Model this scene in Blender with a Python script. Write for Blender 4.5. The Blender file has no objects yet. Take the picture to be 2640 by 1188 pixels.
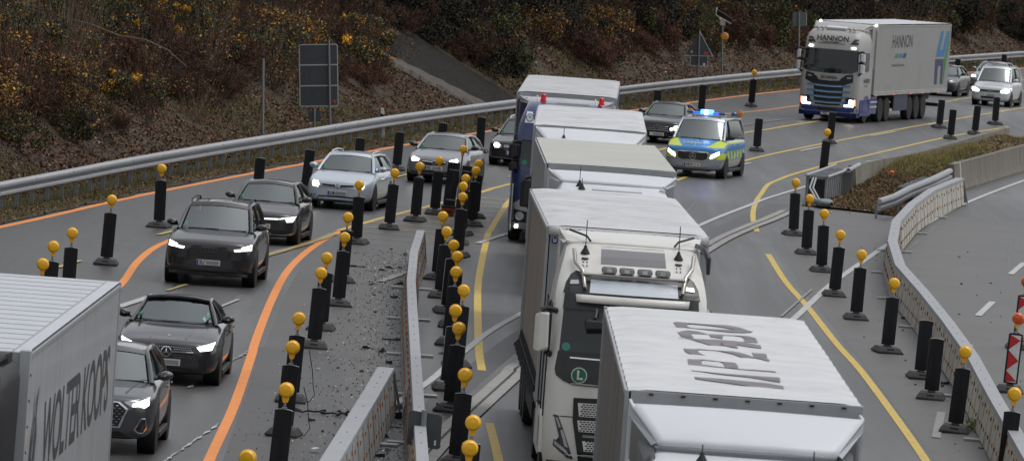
import bpy, bmesh, math, random
import numpy as np
from mathutils import Vector, Matrix
from mathutils.bvhtree import BVHTree

SC = bpy.context.scene
COL = SC.collection
RND = random.Random(11)
NR = np.random.default_rng(5)

# ------------------------------------------------------------------ camera, sky, light, exposure
cam = bpy.data.cameras.new('camera')
cam_ob = bpy.data.objects.new('camera', cam)
COL.objects.link(cam_ob)
_r = Vector((0.99744189, 0.0038126, 0.07138026))
_u = Vector((-0.07148201, 0.05320004, 0.99602213))
_f = Vector((0.0, 0.9985766, -0.05333648))
M = Matrix.Identity(4)
for i in range(3):
    M[i][0], M[i][1], M[i][2] = _r[i], _u[i], -_f[i]
M[2][3] = 9.65843753
cam_ob.matrix_world = M
cam.sensor_width = 36.0
cam.lens = 36.0 * 17803.79 / 2640.0
cam.clip_start = 5.0
cam.clip_end = 6000.0
cam.dof.use_dof = True
cam.dof.focus_distance = 128.0
cam.dof.aperture_fstop = 9.0
SC.camera = cam_ob

world = bpy.data.worlds.new('World')
SC.world = world
world.use_nodes = True
nt = world.node_tree
nt.nodes.clear()
w_out = nt.nodes.new('ShaderNodeOutputWorld')
w_bg = nt.nodes.new('ShaderNodeBackground')
w_sky = nt.nodes.new('ShaderNodeTexSky')
w_sky.sky_type = 'NISHITA'
w_sky.sun_disc = False
SUN_EL, SUN_AZ = math.radians(70), math.radians(80)
w_sky.sun_elevation = SUN_EL
w_sky.sun_rotation = SUN_AZ
w_sky.air_density = 1.0
w_sky.dust_density = 2.5
w_sky.ozone_density = 1.0
w_hs = nt.nodes.new('ShaderNodeHueSaturation')
w_hs.inputs['Saturation'].default_value = 0.18
nt.links.new(w_sky.outputs[0], w_hs.inputs['Color'])
nt.links.new(w_hs.outputs[0], w_bg.inputs[0])
w_bg.inputs[1].default_value = 0.14
nt.links.new(w_bg.outputs[0], w_out.inputs[0])

sun = bpy.data.lights.new('sun', 'SUN')
sun.energy = 0.5
sun.angle = math.radians(30)
sun.color = (1.0, 0.97, 0.93)
sun_ob = bpy.data.objects.new('sun', sun)
COL.objects.link(sun_ob)
_d = Vector((math.sin(SUN_AZ) * math.cos(SUN_EL), math.cos(SUN_AZ) * math.cos(SUN_EL), math.sin(SUN_EL)))
sun_ob.rotation_euler = _d.to_track_quat('Z', 'Y').to_euler()
sun_ob.location = (0, 100, 60)

SC.view_settings.view_transform = 'Standard'
SC.view_settings.look = 'None'
SC.view_settings.exposure = 0.28
SC.view_settings.gamma = 1.0
SC.cycles.max_bounces = 6
SC.cycles.diffuse_bounces = 3
SC.cycles.glossy_bounces = 3
SC.cycles.transparent_max_bounces = 8
SC.cycles.caustics_reflective = False
SC.cycles.caustics_refractive = False
SC.cycles.use_denoising = True

# ------------------------------------------------------------------ helpers
def lin(r, g, b):
    def c(v):
        v /= 255.0
        return v / 12.92 if v <= 0.04045 else ((v + 0.055) / 1.055) ** 2.4
    return (c(r), c(g), c(b), 1.0)

MATS = {}
def mat(name, col, rough=0.5, metal=0.0, coat=0.0, emit=None, es=0.0, noise=None, bump=None, spec=0.5, rnoise=None, dirt=None):
    """col: linear rgb. noise=(scale, fac, rgb2[, stretch]); bump=(scale, strength); dirt=(scale, rgb, fac)"""
    if name in MATS:
        return MATS[name]
    m = bpy.data.materials.new(name)
    MATS[name] = m
    m.use_nodes = True
    n, l = m.node_tree.nodes, m.node_tree.links
    p = n['Principled BSDF']
    col = tuple(col[:3]) + (1.0,)
    p.inputs['Base Color'].default_value = col
    p.inputs['Roughness'].default_value = rough
    p.inputs['Metallic'].default_value = metal
    p.inputs['Coat Weight'].default_value = coat
    p.inputs['Coat Roughness'].default_value = 0.04
    p.inputs['Specular IOR Level'].default_value = spec
    if emit:
        p.inputs['Emission Color'].default_value = tuple(emit[:3]) + (1.0,)
        p.inputs['Emission Strength'].default_value = es
    tc = None
    def coord(stretch=(1, 1, 1)):
        nonlocal tc
        if tc is None:
            tc = n.new('ShaderNodeTexCoord')
        mp = n.new('ShaderNodeMapping')
        mp.inputs['Scale'].default_value = stretch
        l.new(tc.outputs['Object'], mp.inputs[0])
        return mp.outputs[0]
    def ntex(scale, stretch=(1, 1, 1), detail=5.0):
        t = n.new('ShaderNodeTexNoise')
        t.inputs['Scale'].default_value = scale
        t.inputs['Detail'].default_value = detail
        l.new(coord(stretch), t.inputs['Vector'])
        return t.outputs['Fac']
    cur = None
    def mixin(fac, c2, prev):
        mx = n.new('ShaderNodeMix'); mx.data_type = 'RGBA'
        l.new(fac, mx.inputs['Factor'])
        if prev is None:
            mx.inputs[6].default_value = col
        else:
            l.new(prev, mx.inputs[6])
        mx.inputs[7].default_value = tuple(c2[:3]) + (1.0,)
        return mx.outputs[2]
    def ramp(fac, a, b, hi=1.0):
        r = n.new('ShaderNodeMapRange')
        r.inputs['From Min'].default_value = a
        r.inputs['From Max'].default_value = b
        r.inputs['To Max'].default_value = hi
        l.new(fac, r.inputs['Value'])
        return r.outputs[0]
    for nn in ([noise] if noise and not isinstance(noise, list) else (noise or [])):
        st = nn[3] if len(nn) > 3 else (1, 1, 1)
        cur = mixin(ramp(ntex(nn[0], st), 0.35, 0.65, nn[1]), nn[2], cur)
    if dirt:
        cur = mixin(ramp(ntex(dirt[0], dirt[3] if len(dirt) > 3 else (1, 1, 1)), 0.5, 0.72, dirt[2]), dirt[1], cur)
    if cur is not None:
        l.new(cur, p.inputs['Base Color'])
    if rnoise:
        l.new(ramp2(n, l, ntex(rnoise[0], rnoise[3] if len(rnoise) > 3 else (1, 1, 1)), 0.35, 0.65, rnoise[1], rnoise[2]), p.inputs['Roughness'])
    if bump:
        b = n.new('ShaderNodeBump')
        b.inputs['Strength'].default_value = bump[1]
        b.inputs['Distance'].default_value = bump[2] if len(bump) > 2 else 0.02
        l.new(ntex(bump[0], bump[3] if len(bump) > 3 else (1, 1, 1)), b.inputs['Height'])
        l.new(b.outputs[0], p.inputs['Normal'])
    return m

def ramp2(n, l, fac, a, b, lo, hi):
    r = n.new('ShaderNodeMapRange')
    r.inputs['From Min'].default_value = a
    r.inputs['From Max'].default_value = b
    r.inputs['To Min'].default_value = lo
    r.inputs['To Max'].default_value = hi
    l.new(fac, r.inputs['Value'])
    return r.outputs[0]

def leafmat(name, cols, rough=0.6):
    """colour per leaf (random per island), palette with positions"""
    m = bpy.data.materials.new(name)
    m.use_nodes = True
    n, l = m.node_tree.nodes, m.node_tree.links
    p = n['Principled BSDF']
    g = n.new('ShaderNodeNewGeometry')
    r = n.new('ShaderNodeValToRGB')
    r.color_ramp.interpolation = 'CONSTANT'
    el = r.color_ramp.elements
    for i, (pos, c) in enumerate(cols):
        e = el[i] if i < 2 else el.new(pos)
        e.position = pos
        e.color = tuple(c[:3]) + (1.0,)
    l.new(g.outputs['Random Per Island'], r.inputs[0])
    oi = n.new('ShaderNodeObjectInfo')
    hs = n.new('ShaderNodeHueSaturation')
    mr = n.new('ShaderNodeMapRange')
    mr.inputs['To Min'].default_value = 0.85
    mr.inputs['To Max'].default_value = 1.6
    l.new(oi.outputs['Random'], mr.inputs['Value'])
    l.new(mr.outputs[0], hs.inputs['Value'])
    l.new(r.outputs[0], hs.inputs['Color'])
    l.new(hs.outputs[0], p.inputs['Base Color'])
    p.inputs['Roughness'].default_value = rough
    p.inputs['Specular IOR Level'].default_value = 0.3
    return m

class MB:
    def __init__(s):
        s.v, s.f, s.m, s.cm = [], [], [], 0
    def add(s, vs, fs):
        o = len(s.v)
        s.v += [tuple(q) for q in vs]
        s.f += [tuple(i + o for i in f) for f in fs]
        s.m += [s.cm] * len(fs)
        return s
    def hexa(s, p):   # 8 points: bottom 4 ccw, top 4 ccw
        return s.add(p, [(3, 2, 1, 0), (4, 5, 6, 7), (0, 1, 5, 4), (1, 2, 6, 5), (2, 3, 7, 6), (3, 0, 4, 7)])
    def box(s, x0, x1, y0, y1, z0, z1):
        return s.hexa([(x0, y0, z0), (x1, y0, z0), (x1, y1, z0), (x0, y1, z0), (x0, y0, z1), (x1, y0, z1), (x1, y1, z1), (x0, y1, z1)])
    def obox(s, c, ax, ay, az):   # centre and three half-axis vectors
        c, ax, ay, az = map(Vector, (c, ax, ay, az))
        return s.hexa([c - ax - ay - az, c + ax - ay - az, c + ax + ay - az, c - ax + ay - az, c - ax - ay + az, c + ax - ay + az, c + ax + ay + az, c - ax + ay + az])
    def prism(s, poly, axis, a, b):
        k = len(poly)
        def P(q, t):
            return {'x': (t, q[0], q[1]), 'y': (q[0], t, q[1]), 'z': (q[0], q[1], t)}[axis]
        vs = [P(q, a) for q in poly] + [P(q, b) for q in poly]
        fs = [tuple(range(k))[::-1], tuple(range(k, 2 * k))] + [(i, (i + 1) % k, k + (i + 1) % k, k + i) for i in range(k)]
        return s.add(vs, fs)
    def tube(s, path, r, n=8, caps=True):
        path = [Vector(q) for q in path]
        rr = r if isinstance(r, (list, tuple)) else [r] * len(path)
        vs, fs = [], []
        ref = None
        for i, q in enumerate(path):
            t = (path[min(i + 1, len(path) - 1)] - path[max(i - 1, 0)])
            t = t.normalized() if t.length > 1e-9 else Vector((0, 0, 1))
            if ref is None:
                ref = Vector((1, 0, 0)) if abs(t.x) < 0.8 else Vector((0, 1, 0))
            a = (ref - t * ref.dot(t)).normalized()
            ref = a
            b = t.cross(a)
            for k in range(n):
                w = 2 * math.pi * k / n
                vs.append(q + (a * math.cos(w) + b * math.sin(w)) * rr[i])
        for i in range(len(path) - 1):
            for k in range(n):
                fs.append((i * n + k, i * n + (k + 1) % n, (i + 1) * n + (k + 1) % n, (i + 1) * n + k))
        if caps:
            fs.append(tuple(range(n))[::-1])
            fs.append(tuple(range((len(path) - 1) * n, len(path) * n)))
        return s.add(vs, fs)
    def lathe(s, prof, axis, c, n=24):   # prof: (radius, along)
        vs, fs = [], []
        for (r, h) in prof:
            for k in range(n):
                w = 2 * math.pi * k / n
                a, b = r * math.cos(w), r * math.sin(w)
                vs.append({'x': (c[0] + h, c[1] + a, c[2] + b), 'y': (c[0] + a, c[1] + h, c[2] + b), 'z': (c[0] + a, c[1] + b, c[2] + h)}[axis])
        for i in range(len(prof) - 1):
            for k in range(n):
                fs.append((i * n + k, i * n + (k + 1) % n, (i + 1) * n + (k + 1) % n, (i + 1) * n + k))
        fs.append(tuple(range(n))[::-1])
        fs.append(tuple(range((len(prof) - 1) * n, len(prof) * n)))
        return s.add(vs, fs)
    def grid(s, fn, nu, nv):
        vs = [fn(i / nu, j / nv) for j in range(nv + 1) for i in range(nu + 1)]
        fs = [(j * (nu + 1) + i, j * (nu + 1) + i + 1, (j + 1) * (nu + 1) + i + 1, (j + 1) * (nu + 1) + i) for j in range(nv) for i in range(nu)]
        return s.add(vs, fs)
    def sweep(s, sec, path, closed=True, caps=True):
        """sec: (side, up) points; path: xy(z) points; side is to the right of travel"""
        path = [Vector((q[0], q[1], q[2] if len(q) > 2 else 0)) for q in path]
        k = len(sec)
        vs, fs = [], []
        for i, q in enumerate(path):
            t = path[min(i + 1, len(path) - 1)] - path[max(i - 1, 0)]
            t.z = 0
            t.normalize()
            nrm = Vector((t.y, -t.x, 0))
            for (a, b) in sec:
                vs.append(q + nrm * a + Vector((0, 0, b)))
        kk = k if closed else k - 1
        for i in range(len(path) - 1):
            for j in range(kk):
                fs.append((i * k + j, i * k + (j + 1) % k, (i + 1) * k + (j + 1) % k, (i + 1) * k + j))
        if caps and closed:
            fs.append(tuple(range(k))[::-1])
            fs.append(tuple(range((len(path) - 1) * k, len(path) * k)))
        return s.add(vs, fs)
    def build(s, name, mats, parent=None, smooth=None, bevel=0.0, fix=True):
        me = bpy.data.meshes.new(name)
        me.from_pydata(s.v, [], s.f)
        for m in (mats if isinstance(mats, (list, tuple)) else [mats]):
            me.materials.append(m)
        me.polygons.foreach_set('material_index', s.m)
        if fix:
            bm = bmesh.new(); bm.from_mesh(me)
            bmesh.ops.recalc_face_normals(bm, faces=bm.faces)
            bm.to_mesh(me); bm.free()
        if smooth:
            me.polygons.foreach_set('use_smooth', [True] * len(me.polygons))
            me.set_sharp_from_angle(angle=math.radians(smooth))
        me.update()
        o = bpy.data.objects.new(name, me)
        COL.objects.link(o)
        if parent is not None:
            o.parent = parent
        if bevel:
            b = o.modifiers.new('bevel', 'BEVEL')
            b.width = bevel; b.segments = 2; b.limit_method = 'ANGLE'
        return o

def tag(o, label=None, cat=None, group=None, kind=None):
    if label: o['label'] = label
    if cat: o['category'] = cat
    if group: o['group'] = group
    if kind: o['kind'] = kind
    return o

def thing(name, label, cat, loc=(0, 0, 0), rz=0.0, group=None, tilt=(0, 0)):
    o = bpy.data.objects.new(name, None)
    COL.objects.link(o)
    o.empty_display_size = 0.3
    o.location = loc
    o.rotation_euler = (tilt[0], tilt[1], rz)
    return tag(o, label, cat, group)

def children_of(o, allobs):
    return [c for c in allobs if c.parent == o]

def dup(root, loc=None, rz=None, label=None, group=None, tilt=None, scale=None, drop=()):
    kids = root['_kids'] if False else None
    r = root.copy(); COL.objects.link(r)
    if loc is not None: r.location = loc
    e = list(r.rotation_euler)
    if rz is not None: e[2] = rz
    if tilt is not None: e[0], e[1] = tilt
    r.rotation_euler = e
    if scale: r.scale = (scale, scale, scale) if not isinstance(scale, tuple) else scale
    if label: r['label'] = label
    if group: r['group'] = group
    for ch in root.children:
        if ch.name.split('.')[0] in drop: continue
        c = ch.copy(); COL.objects.link(c); c.parent = r
        for g in ch.children:
            d = g.copy(); COL.objects.link(d); d.parent = c
    return r

def catmull(pts, step):
    P = [Vector(p) for p in pts]
    P = [P[0] * 2 - P[1]] + P + [P[-1] * 2 - P[-2]]
    out = []
    for i in range(1, len(P) - 2):
        n = max(1, int((P[i + 1] - P[i]).length / step))
        for k in range(n):
            t = k / n
            a, b, c, d = P[i - 1], P[i], P[i + 1], P[i + 2]
            out.append(0.5 * ((2 * b) + (c - a) * t + (2 * a - 5 * b + 4 * c - d) * t * t + (3 * b - a - 3 * c + d) * t ** 3))
    out.append(P[-2])
    return out

def text_mesh(body, size, bold=0.0, spacing=1.0, shear=0.0, align='CENTER'):
    cu = bpy.data.curves.new('txt', 'FONT')
    cu.body = body; cu.size = size; cu.align_x = align; cu.align_y = 'CENTER'
    cu.offset = bold; cu.space_character = spacing; cu.shear = shear
    cu.resolution_u = 4
    o = bpy.data.objects.new('txt', cu); COL.objects.link(o)
    dg = bpy.context.evaluated_depsgraph_get()
    me = bpy.data.meshes.new_from_object(o.evaluated_get(dg))
    bpy.data.objects.remove(o); bpy.data.curves.remove(cu)
    return me

def text_ob(name, body, size, m, parent, mtx, bold=0.0, sx=1.0, sy=1.0, spacing=1.0, shear=0.0, thick=0.004, warp=None, dice=0.0):
    """flat lettering with a little thickness; mtx puts text plane (x right, y up) in the parent's space"""
    me = text_mesh(body, size, bold, spacing, shear)
    bm = bmesh.new(); bm.from_mesh(me)
    bmesh.ops.remove_doubles(bm, verts=bm.verts, dist=1e-5)
    for v in bm.verts:
        v.co.x *= sx; v.co.y *= sy
    if dice:
        dice_bm(bm, dice)
    for v in bm.verts:
        v.co = mtx @ v.co
        if warp: v.co = warp(v.co)
    bm.to_mesh(me); bm.free()
    me.materials.clear(); me.materials.append(m)
    me.name = name
    o = bpy.data.objects.new(name, me); COL.objects.link(o)
    o.parent = parent
    return o

def dice_bm(bm, step, axes=(0, 1)):
    for ax in axes:
        lo = min(v.co[ax] for v in bm.verts); hi = max(v.co[ax] for v in bm.verts)
        k = math.ceil(lo / step) * step
        no = [0, 0, 0]; no[ax] = 1
        while k < hi:
            co = [0, 0, 0]; co[ax] = k
            bmesh.ops.bisect_plane(bm, geom=bm.verts[:] + bm.edges[:] + bm.faces[:], plane_co=co, plane_no=no)
            k += step
# ------------------------------------------------------------------ the setting
RAIL = [(-21.3, 100), (-18.3, 125), (-16.0, 145), (-14.75, 155), (-13.45, 166), (-12.65, 172.9), (-11.75, 180.2), (-10.7, 188.9), (-8.85, 202.5), (-7.7, 210.3), (-6.1, 221.3), (-4.43, 232.7), (-1.95, 247.9), (1.55, 268), (5.3, 289.1), (8.75, 307.2), (11.55, 320.9), (22.15, 370.9), (38.5, 440), (53, 500), (75, 590)]
RAILC = catmull([(a, b, 0) for a, b in RAIL], 2.0)
_ry = np.array([p.y for p in RAILC]); _rx = np.array([p.x for p in RAILC])
def rail_x(y): return float(np.interp(y, _ry, _rx))
def rail_dir(y):
    d = Vector((rail_x(y + 1) - rail_x(y - 1), 2.0, 0)); return d.normalized()
def hill_pt(y, t, raw=False):
    """point t metres behind the rail (uphill), at rail station y"""
    d = rail_dir(y); n = Vector((-d.y, d.x, 0))
    p = Vector((rail_x(y), y, 0)) + n * t
    if t < 0: z = 0.02 + 0.04 * (t + 1.05) / 1.05
    elif t < 1: z = 0.06 + 0.06 * t
    else:
        z = 0.12 + 0.66 * (min(t, 15) - 1) + 0.12 * max(0, t - 15)
    if t > 0.6 and not raw:
        k = min(1, (t - 0.6) / 2)
        z += k * (0.10 * math.sin(y * 0.37 + t) + 0.08 * math.sin(y * 0.13 - t * 0.9) + 0.05 * math.sin(y * 1.1 + t * 2.2))
    p.z = z
    return p

# asphalt
def asphalt():
    m = bpy.data.materials.new('asphalt'); m.use_nodes = True
    n, l = m.node_tree.nodes, m.node_tree.links
    p = n['Principled BSDF']
    tc = n.new('ShaderNodeTexCoord')
    def tex(scale, st, det=6, rot=0.0):
        mp = n.new('ShaderNodeMapping'); mp.inputs['Scale'].default_value = st
        mp.inputs['Rotation'].default_value = (0, 0, rot)
        l.new(tc.outputs['Object'], mp.inputs[0])
        t = n.new('ShaderNodeTexNoise'); t.inputs['Scale'].default_value = scale; t.inputs['Detail'].default_value = det
        l.new(mp.outputs[0], t.inputs['Vector']); return t.outputs['Fac']
    big = tex(0.12, (1, 0.35, 1)); streak = tex(1.3, (1, 0.03, 1), 4, 0.07); fine = tex(22, (1, 0.6, 1), 3); speck = tex(9, (1, 1, 1), 2)
    def mr(f, a, b, lo, hi):
        return ramp2(n, l, f, a, b, lo, hi)
    def math_(op, a, b):
        q = n.new('ShaderNodeMath'); q.operation = op
        for i, v in enumerate((a, b)):
            if isinstance(v, float): q.inputs[i].default_value = v
            else: l.new(v, q.inputs[i])
        return q.outputs[0]
    v = math_('MULTIPLY', mr(big, .3, .7, .72, 1.26), mr(streak, .3, .7, .74, 1.22))
    v = math_('MULTIPLY', v, mr(fine, .25, .75, .72, 1.28))
    v = math_('ADD', v, mr(speck, .70, .78, 0.0, .35))
    hs = n.new('ShaderNodeHueSaturation'); hs.inputs['Color'].default_value = (0.066, 0.0655, 0.066, 1)
    l.new(v, hs.inputs['Value']); l.new(hs.outputs[0], p.inputs['Base Color'])
    rr = math_('ADD', mr(big, .35, .65, .38, .54), mr(streak, .35, .65, -.06, .08))
    l.new(rr, p.inputs['Roughness'])
    b = n.new('ShaderNodeBump'); b.inputs['Strength'].default_value = .25; b.inputs['Distance'].default_value = .01
    l.new(fine, b.inputs['Height']); l.new(b.outputs[0], p.inputs['Normal'])
    return m
M_ASPH = asphalt()
M_SOIL = mat('soil', lin(62, 50, 38), 0.95, noise=[(0.7, 0.8, lin(78, 72, 40)), (6, 0.6, lin(40, 30, 22)), (30, .5, lin(96, 82, 64))], bump=(9, 0.7, .08))
M_HILL = mat('hill soil', lin(54, 43, 32), 0.95, noise=[(0.35, 0.9, lin(64, 64, 36)), (4, 0.7, lin(40, 31, 25)), (24, .5, lin(84, 66, 50))], bump=(7, 0.8, .1))
g = MB(); g.add([(-900, -200, -0.06), (900, -200, -0.06), (900, 2500, -0.06), (-900, 2500, -0.06)], [(0, 1, 2, 3)])
tag(g.build('ground', M_SOIL), kind='structure')
rd = MB()
ys = list(range(20, 600, 10))
vs = []
for y in ys:
    vs += [(rail_x(max(y, 110)) - 0.2 if y > 40 else -25, y, 0), (rail_x(max(y, 110)) + 75, y, 0)]
rd.add(vs, [(2 * i, 2 * i + 1, 2 * i + 3, 2 * i + 2) for i in range(len(ys) - 1)])
tag(rd.build('road', M_ASPH), kind='structure')
# hillside
hl = MB()
hy = [100 + 2.0 * i for i in range(180)] + [460 + 10 * i for i in range(12)]
ht = [-1.0, -0.7, -0.35, 0, .5, 1, 1.5, 2, 2.5, 3, 3.6, 4.3, 5, 6, 7, 8.5, 10, 12, 15, 20, 30, 50]
hl.grid(lambda u, v: tuple(hill_pt(hy[round(v * (len(hy) - 1))], ht[round(u * (len(ht) - 1))] + (0.10 * math.sin(hy[round(v * (len(hy) - 1))] * 1.7) if u == 0 else 0))), len(ht) - 1, len(hy) - 1)
tag(hl.build('hillside', M_HILL, smooth=80), kind='structure')
# bare paved strip running up the slope
M_PAVE = mat('slope paving', lin(30, 28, 27), 0.95, spec=.2, noise=[(0.8, 0.8, lin(22, 21, 20)), (7, 0.7, lin(46, 42, 39), (1, .2, 1))], bump=(6, .6, .06))
M_EDGE = mat('slope edging', lin(120, 116, 110), 0.85, noise=(3, .7, lin(80, 76, 70)))
def strip_pt(a, t, lift=0.05):
    y0 = 257.0 - 2.1 * (t - 1.2)
    y1 = 266.5 - 1.1 * (t - 1.2)
    p = hill_pt(y0 + (y1 - y0) * a, t, True); p.z += lift + 0.06; return p
st = MB(); st.grid(lambda u, v: tuple(strip_pt(u, 0.9 + 4.0 * v)), 20, 30)
tag(st.build('paved_slope', M_PAVE, smooth=60), kind='structure')
st = MB(); st.grid(lambda u, v: tuple(strip_pt(u * (.34 - .16 * v) + .015 * math.sin(v * 37), 0.9 + 3.2 * v, .062)), 6, 26)
tag(st.build('gravel_streak', mat('pale gravel', lin(74, 66, 60), .95, noise=[(3, .8, lin(50, 45, 42), (1, .3, 1)), (18, .6, lin(112, 102, 96))], bump=(14, .7, .05)), smooth=60), kind='structure')
ed = MB()
for i in range(13):
    t0, t1 = 1.0 + i * .24, 1.0 + i * .24 + .2
    a, b = strip_pt(-0.02, t0, .02), strip_pt(-0.02, t1, .02)
    d = (b - a); sd = Vector((0.25, 0.05, 0)); up = Vector((0, 0, .07 + .03 * (i % 3)))
    ed.obox((a + b) / 2, d / 2, sd * .5, up)
tag(ed.build('kerb_stone_edging', M_EDGE, bevel=.01), kind='structure')

# road paint
def paint(name, col, wear, wc=None):
    return mat(name, col, 0.55, noise=[(1.6, .35, tuple(c * .82 for c in col[:3]))], dirt=(9, wc or (0.1, 0.1, 0.1), wear))
P_YEL = paint('yellow paint', lin(206, 174, 70), .5)
P_YELD = paint('worn yellow paint', lin(160, 142, 84), .8)
P_ORG = paint('orange paint', lin(236, 140, 44), .25, lin(170, 104, 52))
P_WHT = paint('white paint', lin(182, 182, 180), .45)
P_WHD = paint('worn white paint', lin(138, 136, 132), .8)
ZL = [0.004]
def line(pts, w, m, z=0.004, jag=0.0, name='road_marking', step=1.0):
    path = catmull([(a, b, 0) for a, b in pts], step) if len(pts) > 2 else [Vector((a, b, 0)) for a, b in pts]
    if len(pts) == 2 and jag:
        a, b = path; k = max(2, int((b - a).length / .35)); path = [a.lerp(b, i / k) for i in range(k + 1)]
    if z == 0.004:
        ZL[0] += 0.0005; z = ZL[0]
    vs, fs = [], []
    for i, q in enumerate(path):
        t = (path[min(i + 1, len(path) - 1)] - path[max(i - 1, 0)]).normalized()
        n = Vector((t.y, -t.x, 0))
        j0, j1 = RND.uniform(-jag, jag), RND.uniform(-jag, jag)
        vs += [tuple(q - n * (w / 2 + j0) + Vector((0, 0, z))), tuple(q + n * (w / 2 + j1) + Vector((0, 0, z)))]
    fs = [(2 * i, 2 * i + 1, 2 * i + 3, 2 * i + 2) for i in range(len(path) - 1)]
    mb = MB(); mb.add(vs, fs)
    return tag(mb.build(name, m), kind='structure')
line([(-15.9, 140), (-12.29, 165.8), (-10.59, 180.2), (-9.48, 188.9), (-7.6, 202.5), (-6.45, 210.3), (-4.87, 221.3), (-3.18, 232.7), (-0.71, 247.9), (2.8, 268), (6.6, 289.1), (10.0, 307.2), (12.8, 320.9), (23.44, 370.9), (40, 440)], .20, P_ORG)
line([(6.3, 271.5), (8.02, 279.6), (10.2, 289.0), (11.92, 297.9), (16, 318), (24, 356), (34, 400)], .16, P_ORG)
line([(-8.5, 128), (-8.38, 140), (-8.29, 148.0), (-8.41, 155.6), (-8.37, 161.3), (-8.18, 165.1), (-7.9, 169)], .175, P_ORG)
line([(-4.3, 92), (-4.46, 107.4), (-4.54, 117.8), (-4.74, 130.1), (-4.82, 134), (-4.98, 145.7), (-5.03, 155.9), (-4.89, 163.6), (-4.59, 170.7), (-4.33, 174.6)], .175, P_ORG)
line([(-4.39, 174.9), (-3.40, 182.7), (-2.77, 187.2), (-2.21, 191.0), (-0.91, 200.8), (-0.10, 207.0), (4.98, 240.5), (8.22, 260.1), (9.62, 267.3), (11.76, 278.8), (19.75, 319.6), (21.15, 327.3), (33, 383)], .16, P_YEL)
line([(-0.38, 130.5), (-0.50, 137.2), (-0.67, 154.8), (-0.67, 165.2), (-0.62, 177.1), (-0.56, 180.3), (-0.37, 187.9), (-0.07, 197.8), (0.6, 206.5), (1.6, 216), (3.1, 226)], .16, P_YEL)
line([(0.3, 100), (0.05, 111.1), (-0.15, 118.4)], .15, P_YEL)
line([(5.06, 217.0), (5.35, 219.5), (7.46, 233.9), (8.80, 242.4), (11.14, 255.6), (14.75, 275.0), (17.42, 289.0), (23.12, 318.0), (34, 370)], .15, P_YEL)
line([(20.5, 290), (16.81, 272.2), (12.57, 248.4), (10.60, 237.2), (9.77, 231.9), (9.08, 227.5), (8.49, 223.0), (8.0, 218.8), (7.58, 212.4), (7.20, 206.1), (6.85, 197.5), (6.70, 189.1)], .15, P_YEL)
line([(6.64, 178.2), (6.68, 166.4), (6.85, 157.2), (7.00, 145.3), (7.16, 137.5), (7.26, 125.8), (7.30, 117.1), (7.32, 100)], .16, P_YEL)
for k in range(11):
    y = 172 + 2.45 * k
    xl = float(np.interp(y + .6, [170, 174.9, 182.7, 191.0, 200.8], [-4.9, -4.39, -3.40, -2.21, -0.91]))
    xr = float(np.interp(y, [170, 177.1, 187.9, 197.8], [-.66, -0.62, -0.37, -0.07]))
    line([(xl + .08, y + .6), ((xl + xr) / 2, y + .25), (xr - .08, y)], .13, P_YELD if k < 2 else P_YEL)
line([(-2.4, 115), (-1.40, 125.8), (-0.77, 135.1), (0.12, 145.8), (2.7, 168), (5.16, 190.3), (7.03, 204.6), (7.69, 209.5), (9.64, 222.0)], .15, P_WHT)
line([(5.6, 146), (6.40, 152.9), (7.66, 165.5), (8.69, 174.5), (10.23, 187.5)], .16, P_WHT)
line([(11.0, 193.5), (11.53, 196.8), (13.82, 213.8), (17.35, 236.0), (22, 263)], .15, P_WHT)
for a, b in [((12.83, 176.8), (13.60, 182.8)), ((10.82, 158.4), (11.55, 164.3)), ((7.76, 122.1), (8.21, 128.2)), ((14.6, 191), (15.3, 197))]:
    line([a, b], .16, P_WHT if a[0] > 8 else P_WHD)
for a, b in [((9.89, 247.7), (11.08, 254.1)), ((13.40, 267.6), (14.72, 274.4)), ((6.4, 227), (7.71, 234.3)), ((16.6, 285), (17.9, 292)), ((22.9, 315), (25, 326))]:
    line([(a[0] + .22, a[1]), (b[0] + .22, b[1])], .13, P_WHT)
line([(-0.84, 173.4), (-0.11, 179.0)], .16, P_WHT)
line([(-5.5, 101), (-5.09, 107.0), (-4.59, 114.6)], .035, P_WHT, jag=.025, step=.25)
line([(-5.48, 121.2), (-4.84, 131.0)], .06, P_WHD, jag=.04)
line([(-7.9, 140.6), (-7.48, 144.4)], .2, P_WHT)
line([(-5.94, 142.7), (-5.66, 145.6)], .07, P_WHT)
line([(-7.24, 146.8), (-6.94, 149.3)], .1, P_YELD)
line([(-8.55, 167.1), (-8.28, 169.2)], .12, P_YEL)
line([(-9.93, 151.9), (-9.62, 154.9)], .12, P_YEL)
line([(-3.76, 203.9), (-3.19, 208.4)], .12, P_YEL)
line([(-6.1, 158.5), (-5.79, 161.3), (-4.79, 169.3), (-4.45, 173)], .2, P_YELD, jag=.03)
line([(6.09, 152.9), (7.21, 163.9)], .06, P_WHD)
line([(-2.85, 155.1), (-2.35, 159.5)], .16, P_WHD, jag=.05)
line([(5.2, 250), (9.9, 275.5), (11.2, 281)], .1, P_WHD)
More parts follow.
